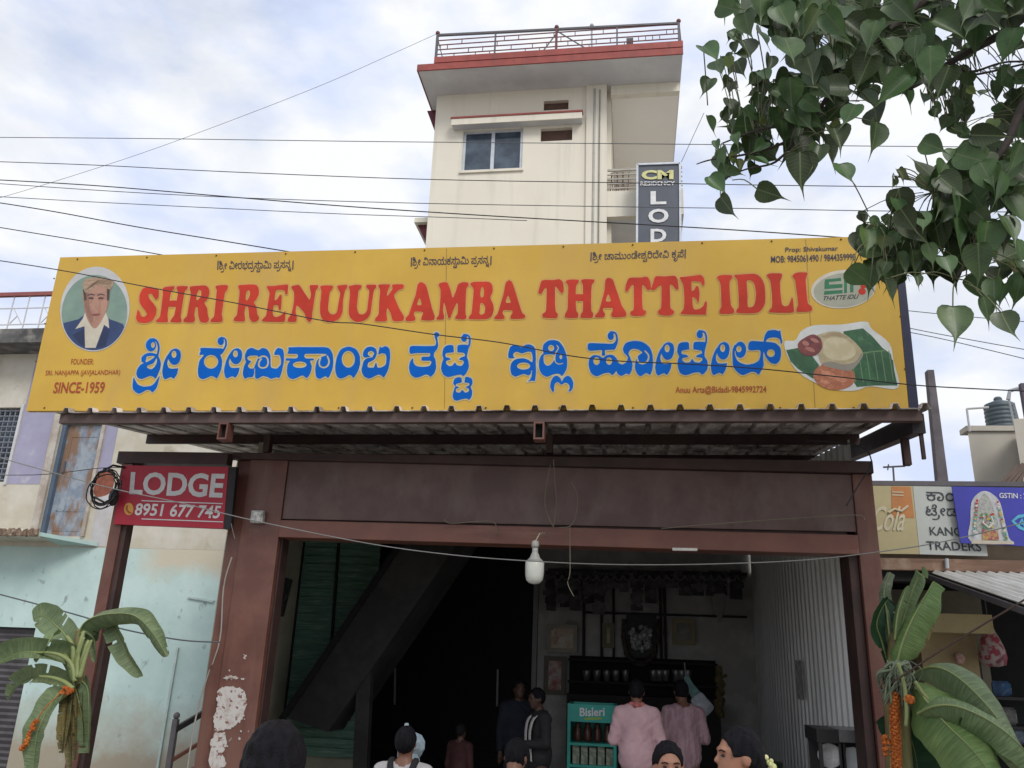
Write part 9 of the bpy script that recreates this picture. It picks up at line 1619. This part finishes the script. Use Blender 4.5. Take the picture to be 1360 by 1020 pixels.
skin = M('brown_skin', (.20, .095, .06), .5, (.17, .078, .05), 8); skin_l = M('light_brown_skin', (.36, .18, .115), .5, (.31, .15, .095), 8)
hair_m = M('black_hair', (.005, .0048, .006), .55, (.010, .009, .012), 60, stretch=(1, 1, .12), spec=.10, bump=.5, bscale=160); eye_m = M('dark_eye', (.015, .012, .012), .2)
def person(label, x, y, top, face=math.pi, shirt=None, trouser=None, skin_=skin, hair='short', arms=None, h=.013, sleeve='long', head_tilt=(0, 0), extra=None):
    "a standing figure whose crown is at height top; face = rotation about Z (0 looks at the camera)"
    s = (top-FL)/1.72 if y > 6.8 else top/1.72; z0 = FL if y > 6.8 else 0.0
    t = thing('person', label, 'person', (x, y, z0))
    M4 = Matrix.Translation((x, y, z0)) @ Matrix.Rotation(face, 4, 'Z') @ Matrix.Scale(s, 4)
    hx, hy = head_tilt                                     # the head's shift when it turns down or aside
    H = lambda px_, py_, pz_: (px_+hx*(pz_-1.45)/.15, py_+hy*(pz_-1.45)/.15, pz_)
    head = [sd_ell(H(0, .008, 1.612), (.074, .094, .106)), (sd_ell(H(0, -.034, 1.548), (.052, .060, .062)), .03), (sd_cap(H(0, -.084, 1.615), H(0, -.103, 1.580), .007, .0125), .012), (sd_ell(H(0, -.080, 1.628), (.048, .016, .011)), .015),
            (sd_ell(H(0, -.091, 1.535), (.023, .012, .011)), .008), (sd_ell(H(.076, .014, 1.592), (.011, .022, .032)), .008), (sd_ell(H(-.076, .014, 1.592), (.011, .022, .032)), .008), (sd_ell(H(0, -.075, 1.505), (.022, .020, .018)), .02)]
    neck = [(sd_cap((0, .016, 1.38), H(0, .004, 1.53), .056, .050), .025)]
    torso = [sd_ell((0, 0, .95), (.165, .115, .13)), (sd_ell((0, 0, 1.09), (.142, .10, .15)), .06), (sd_ell((0, .002, 1.26), (.165, .112, .17)), .06), (sd_cap((-.155, .01, 1.385), (.155, .01, 1.385), .062, .062), .05), (sd_ell((0, .015, 1.43), (.105, .06, .055)), .04)]
    A = arms or {}
    def arm(sgn):
        d = A.get(sgn, ((sgn*.225, .02, 1.10), (sgn*.235, -.06, .86), (0, -.15, -1)))
        return (sgn*.178, .01, 1.375), d[0], d[1], np.array(d[2], float)/np.linalg.norm(d[2])
    upper, fore, hands = [], [], []
    for sgn in (-1, 1):
        sh, el, wr, dr = arm(sgn)
        upper.append((sd_cap(sh, el, .052, .041), .03)); fore.append((sd_cap(el, wr, .040, .027), .02))
        w = np.array(wr); sd_ = np.cross(dr, (0, 1, 0)); sd_ /= np.linalg.norm(sd_); nn = np.cross(sd_, dr)
        palm = w+dr*.05; hands.append((sd_cap(w+dr*.01, palm, .026, .026), .012)); hands.append((sd_cap(palm-sd_*.022, palm+sd_*.022, .017, .017), .015))
        for q, (o, L) in enumerate(((-.030, .062), (-.010, .072), (.010, .068), (.029, .052))):
            b_ = palm+sd_*o+dr*.018; m_ = b_+dr*L*.55+nn*.006; e_ = m_+dr*L*.40+nn*.022
            hands.append((sd_cap(b_, m_, .0095, .009), .004)); hands.append((sd_cap(m_, e_, .009, .0075), .004))
        tb = w+dr*.02-sd_*sgn*.024; hands.append((sd_cap(tb, tb+dr*.04-sd_*sgn*.028+nn*.012, .012, .009), .006))
    legs = []
    for sgn in (-1, 1):
        legs += [(sd_cap((sgn*.088, 0, .92), (sgn*.10, -.015, .50), .085, .056), .03), (sd_cap((sgn*.10, -.015, .50), (sgn*.10, .02, .09), .054, .038), .02), (sd_cap((sgn*.10, .035, .045), (sgn*.11, -.14, .03), .042, .030), .02)]
    body = union(head+neck+torso+upper+fore+hands+legs, .03)
    bb = lambda z0_, z1_: ((-.62, -.52, z0_), (.62, .40, z1_))
    link('body', field_mesh(body, *bb(-.03, 1.76), h/s, M4), skin_, t, True)
    for sgn in (-1, 1):
        c = H(sgn*.031, -.080, 1.604); MB().ball(M4 @ Vector(c), .0125*s, 10, 8, (1, .75, .45)).build('eye', eye_m, t, True)
        bz = 1.622; MB().tube([M4 @ Vector(H(sgn*.014, -.0935, bz)), M4 @ Vector(H(sgn*.032, -.0905, bz+.006)), M4 @ Vector(H(sgn*.050, -.078, bz))], .0032*s, 5).build('eyebrow', hair_m, t)
    rough = lambda X, Y, Z, a, f_: a*np.sin(X*f_+1.3)*np.sin(Y*f_*1.1+.4)*np.sin(Z*f_*.9)
    if shirt is not None:
        sl = upper+(fore if sleeve == 'long' else [])
        g = union(torso+[(sd_ell((0, 0, 1.0), (.168, .125, .22)), .05)]+upper+(fore if sleeve == 'long' else []), .035, .018)
        hem = .70
        def fs(X, Y, Z):
            d = g(X, Y, Z)+.0035*np.sin(Z*46+7*np.sin(X*11)+Y*22)*np.sin(X*17+Z*5)+.002*np.sin(Z*90+X*60)
            d = np.maximum(d, -(np.sqrt(X**2+(Y-.01+.25*(Z-1.5))**2+((Z-1.51)*.8)**2)-.082)); d = np.maximum(d, hem-Z)
            for sgn in (-1, 1):
                sh, el, wr, dr = arm(sgn); a_, b_ = (np.array(sh), np.array(el)) if sleeve != 'long' else (np.array(el), np.array(wr))
                u_ = (b_-a_)/np.linalg.norm(b_-a_); cut = a_+(b_-a_)*(.72 if sleeve != 'long' else .96)
                beyond = (X-cut[0])*u_[0]+(Y-cut[1])*u_[1]+(Z-cut[2])*u_[2]; lim = np.sqrt((X-cut[0])**2+(Y-cut[1])**2+(Z-cut[2])**2)
                d = np.where(lim < .16, np.maximum(d, np.where(sgn*X > .13, beyond, -1)), d)
            return d
        sm_ = link('shirt', field_mesh(fs, *bb(.76, 1.55), h/s, M4), shirt, t, True)
        if extra and 'collar' in extra:
            cl = union([(sd_cap((-.06, .045, 1.475), (.06, .045, 1.475), .022, .022), .02), (sd_cap((-.06, .045, 1.475), (-.075, -.02, 1.455), .022, .018), .02), (sd_cap((.06, .045, 1.475), (.075, -.02, 1.455), .022, .018), .02), (sd_cap((0, .075, 1.465), (0, .075, 1.47), .03, .03), .03)], .02)
            link('collar', field_mesh(cl, (-.2, -.2, 1.38), (.2, .2, 1.56), h/s*.7, M4), extra['collar'], sm_, True)
    if trouser is not None:
        g2 = union([sd_ell((0, 0, .93), (.168, .118, .11))]+legs[:2]+legs[3:5], .03, .014)
        ft = lambda X, Y, Z: np.maximum(np.maximum(g2(X, Y, Z)+rough(X, Y, Z, .003, 30), Z-.82), .06-Z)
        link('trousers', field_mesh(ft, *bb(.03, 1.05), h/s, M4), trouser, t, True)
    hc = H(0, .016, 1.622)
    def fh(X, Y, Z):
        d = sd_ell(hc, (.086, .103, .110))(X, Y, Z)+rough(X, Y, Z, .005, 90)+.002*np.sin(X*240)
        xx, yy = X-hc[0], Y-hc[1]
        d = np.maximum(d, -(np.sqrt((xx*.80)**2+(yy+.118)**2+((Z-1.565)*.72)**2)-.084))   # opens the face
        sd2 = np.clip((.035-yy)/.05, 0, 1); low = 1.525+.082*sd2+.006*np.sin(X*160)
        d = np.maximum(d, low-Z)
        if hair in ('long', 'plait'):
            d = np.minimum(d, np.maximum(sd_cap((hc[0], hc[1]+.055, 1.60), (hc[0], hc[1]+.105, 1.44), .062, .045)(X, Y, Z), -1))
            d = np.minimum(d, sd_cap((hc[0], hc[1]+.105, 1.45), (hc[0], hc[1]+.135, 1.10), .040, .022)(X, Y, Z)+.004*np.sin(Z*110))
        if hair == 'bun': d = np.minimum(d, sd_ell((hc[0], hc[1]+.10, 1.60), (.05, .045, .05))(X, Y, Z))
        return d
    link('hair', field_mesh(fh, (-.2+hc[0], -.2+hc[1], 1.05), (.2+hc[0], .3+hc[1], 1.76), h/s*.75, M4), hair_m, t, True)
    t['_m'] = 0; del t['_m']
    return t, M4
pink = M('dusty_pink_shirt', (.55, .36, .39), .85, (.48, .31, .34), 10, bump=.1); pink2 = M('checked_mauve_shirt', (.42, .28, .31), .85, (.32, .20, .23), 26, lo=.46, hi=.54, stretch=(1, 1, .2))
coral = M('coral_collar', (.46, .15, .14), .8); charcoal = M('charcoal_trousers', (.035, .035, .04), .85); white_s = M('off_white_shirt', (.42, .40, .39), .85, (.35, .33, .33), 10); black_s = M('black_cloth', (.014, .014, .016), .85)
grey_s = M('slate_blue_shirt', (.115, .14, .17), .85, (.09, .11, .14), 8); maroon_s = M('maroon_dress', (.035, .007, .008), .8, (.025, .005, .006), 8); skin_d = M('gloom_brown_skin', (.075, .036, .025), .5, (.06, .03, .02), 8); navy_s = M('navy_cloth', (.010, .012, .022), .85); purple_s = M('purple_top', (.12, .05, .12), .8); teal_s = M('dark_teal_cloth', (.012, .026, .03), .8); yellow_s = M('ochre_top', (.38, .24, .07), .8)  # skin_d, maroon and navy are darkened to carry the shop's gloom
bent = {-1: ((-.245, .0, 1.12), (-.12, -.22, 1.10), (.5, -1, .1)), 1: ((.245, .0, 1.12), (.12, -.22, 1.10), (-.5, -1, .1))}
person('man in dusty pink shirt with coral collar beside the teal stand', .035, 8.2, 1.62, math.pi, pink, charcoal, arms=bent, extra={'collar': coral}, head_tilt=(0, -.03))
person('man in checked mauve shirt right of the man in pink', .475, 8.7, 1.62, math.pi*1.08, pink2, charcoal, arms=bent, head_tilt=(.0, -.05))
# pair at the left of the teal stand
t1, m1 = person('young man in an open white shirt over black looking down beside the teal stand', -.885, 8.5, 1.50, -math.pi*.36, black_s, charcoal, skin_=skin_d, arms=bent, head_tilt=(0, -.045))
g = MB()
for sg in (-1, 1):
    pts = [(sg*.05, .02, 1.47), (sg*.085, -.105, 1.38), (sg*.075, -.145, 1.24), (sg*.08, -.14, 1.08), (sg*.10, -.13, .92)]
    C = spline([m1 @ Vector(p) for p in pts], 4); ax = (m1.to_3x3() @ Vector((1, 0, 0))).normalized()*.04; V = []; F = []
    for i, c in enumerate(C): V += [c-ax, c+ax*.9+Vector((0, 0, .0)), c+ax*.9-Vector((0, .006, 0)), c-ax-Vector((0, .006, 0))]
    for i in range(len(C)-1):
        for k in range(4): F.append((4*i+k, 4*i+(k+1) % 4, 4*i+4+(k+1) % 4, 4*i+4+k))
    g.add(V, F)
g.build('open_shirt_front', white_s, t1, True)
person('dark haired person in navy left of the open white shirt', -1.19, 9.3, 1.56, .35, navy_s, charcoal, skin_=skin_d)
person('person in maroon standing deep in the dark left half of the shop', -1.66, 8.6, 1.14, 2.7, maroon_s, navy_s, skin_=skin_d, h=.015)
# people nearer the camera
t2, m2 = person('person seen from behind in an off white top with black backpack straps left of centre', -1.385, 5.4, 1.335, math.pi, white_s, charcoal, hair='short')
st_ = MB()
for sg in (-1, 1):
    C = spline([m2 @ Vector(p) for p in ((sg*.085, -.085, 1.36), (sg*.095, .02, 1.475), (sg*.085, .10, 1.42), (sg*.045, .145, 1.33), (sg*.03, .15, 1.24))], 4)
    st_.tube(C, .022, 6)
st_.build('strap', black_s, t2, True)
MB().ball(m2 @ Vector((0, .19, 1.16)), .16, 14, 10, (.9, .55, 1.15)).build('backpack', black_s, t2, True)
pb = MB(); c = P(545, 992, 5.6); rg = random.Random(3)
for k in range(9): pb.ball(c+Vector((rg.uniform(-.05, .05), rg.uniform(-.04, .04), rg.uniform(-.09, .05))), rg.uniform(.045, .07), 7, 5, (1, .8, 1.1))
pb.tube([c+Vector((-.03, 0, .05)), c+Vector((-.035, 0, .14))], [.03, .012], 6)
solo('plastic_bag', pb.mesh(), M('pale_blue_plastic', (.30, .36, .40), .35, (.20, .26, .30), 16), 'crumpled pale blue plastic bag beside the backpack straps', 'bag')
person('person in a slate blue shirt bending in the foreground near the centre', -.66, 4.9, 1.33, math.pi*.95, grey_s, charcoal, head_tilt=(0, -.12))
person('near onlooker whose dark hair rises at the bottom beside the left column', -.92, 2.25, 1.57, math.pi, purple_s, charcoal, hair='long', h=.010)
person('child with cropped black hair facing the camera below the man in pink', .158, 4.2, 1.415, .12, yellow_s, charcoal, skin_=skin_l, h=.009)
t3, m3 = person('woman in profile to the left with jasmine flowers in her tied hair', .425, 3.8, 1.515, -math.pi*.43, M('rose_sari_blouse', (.30, .05, .10), .7), M('rose_sari', (.30, .06, .12), .7), skin_=skin_l, hair='plait', h=.008)
person('far left passer-by whose hair just shows below the mint wall', -1.72, 4.0, 1.235, math.pi, purple_s, charcoal, h=.016)
jm = MB(); rg = random.Random(15)
for k in range(60):
    t_ = k/59; c = m3 @ Vector((.02+.045*math.sin(t_*3.1)+rg.uniform(-.014, .014), .13+.05*t_+rg.uniform(-.012, .012), 1.60-.26*t_+rg.uniform(-.008, .008)))
    jm.ball(c, rg.uniform(.009, .014), 6, 4)
solo('jasmine_string', jm.mesh(), M('jasmine_white', (.62, .60, .34), .7, (.50, .52, .22), 30), 'string of pale jasmine pinned in the hair of the woman in profile', 'garland', smooth=True)
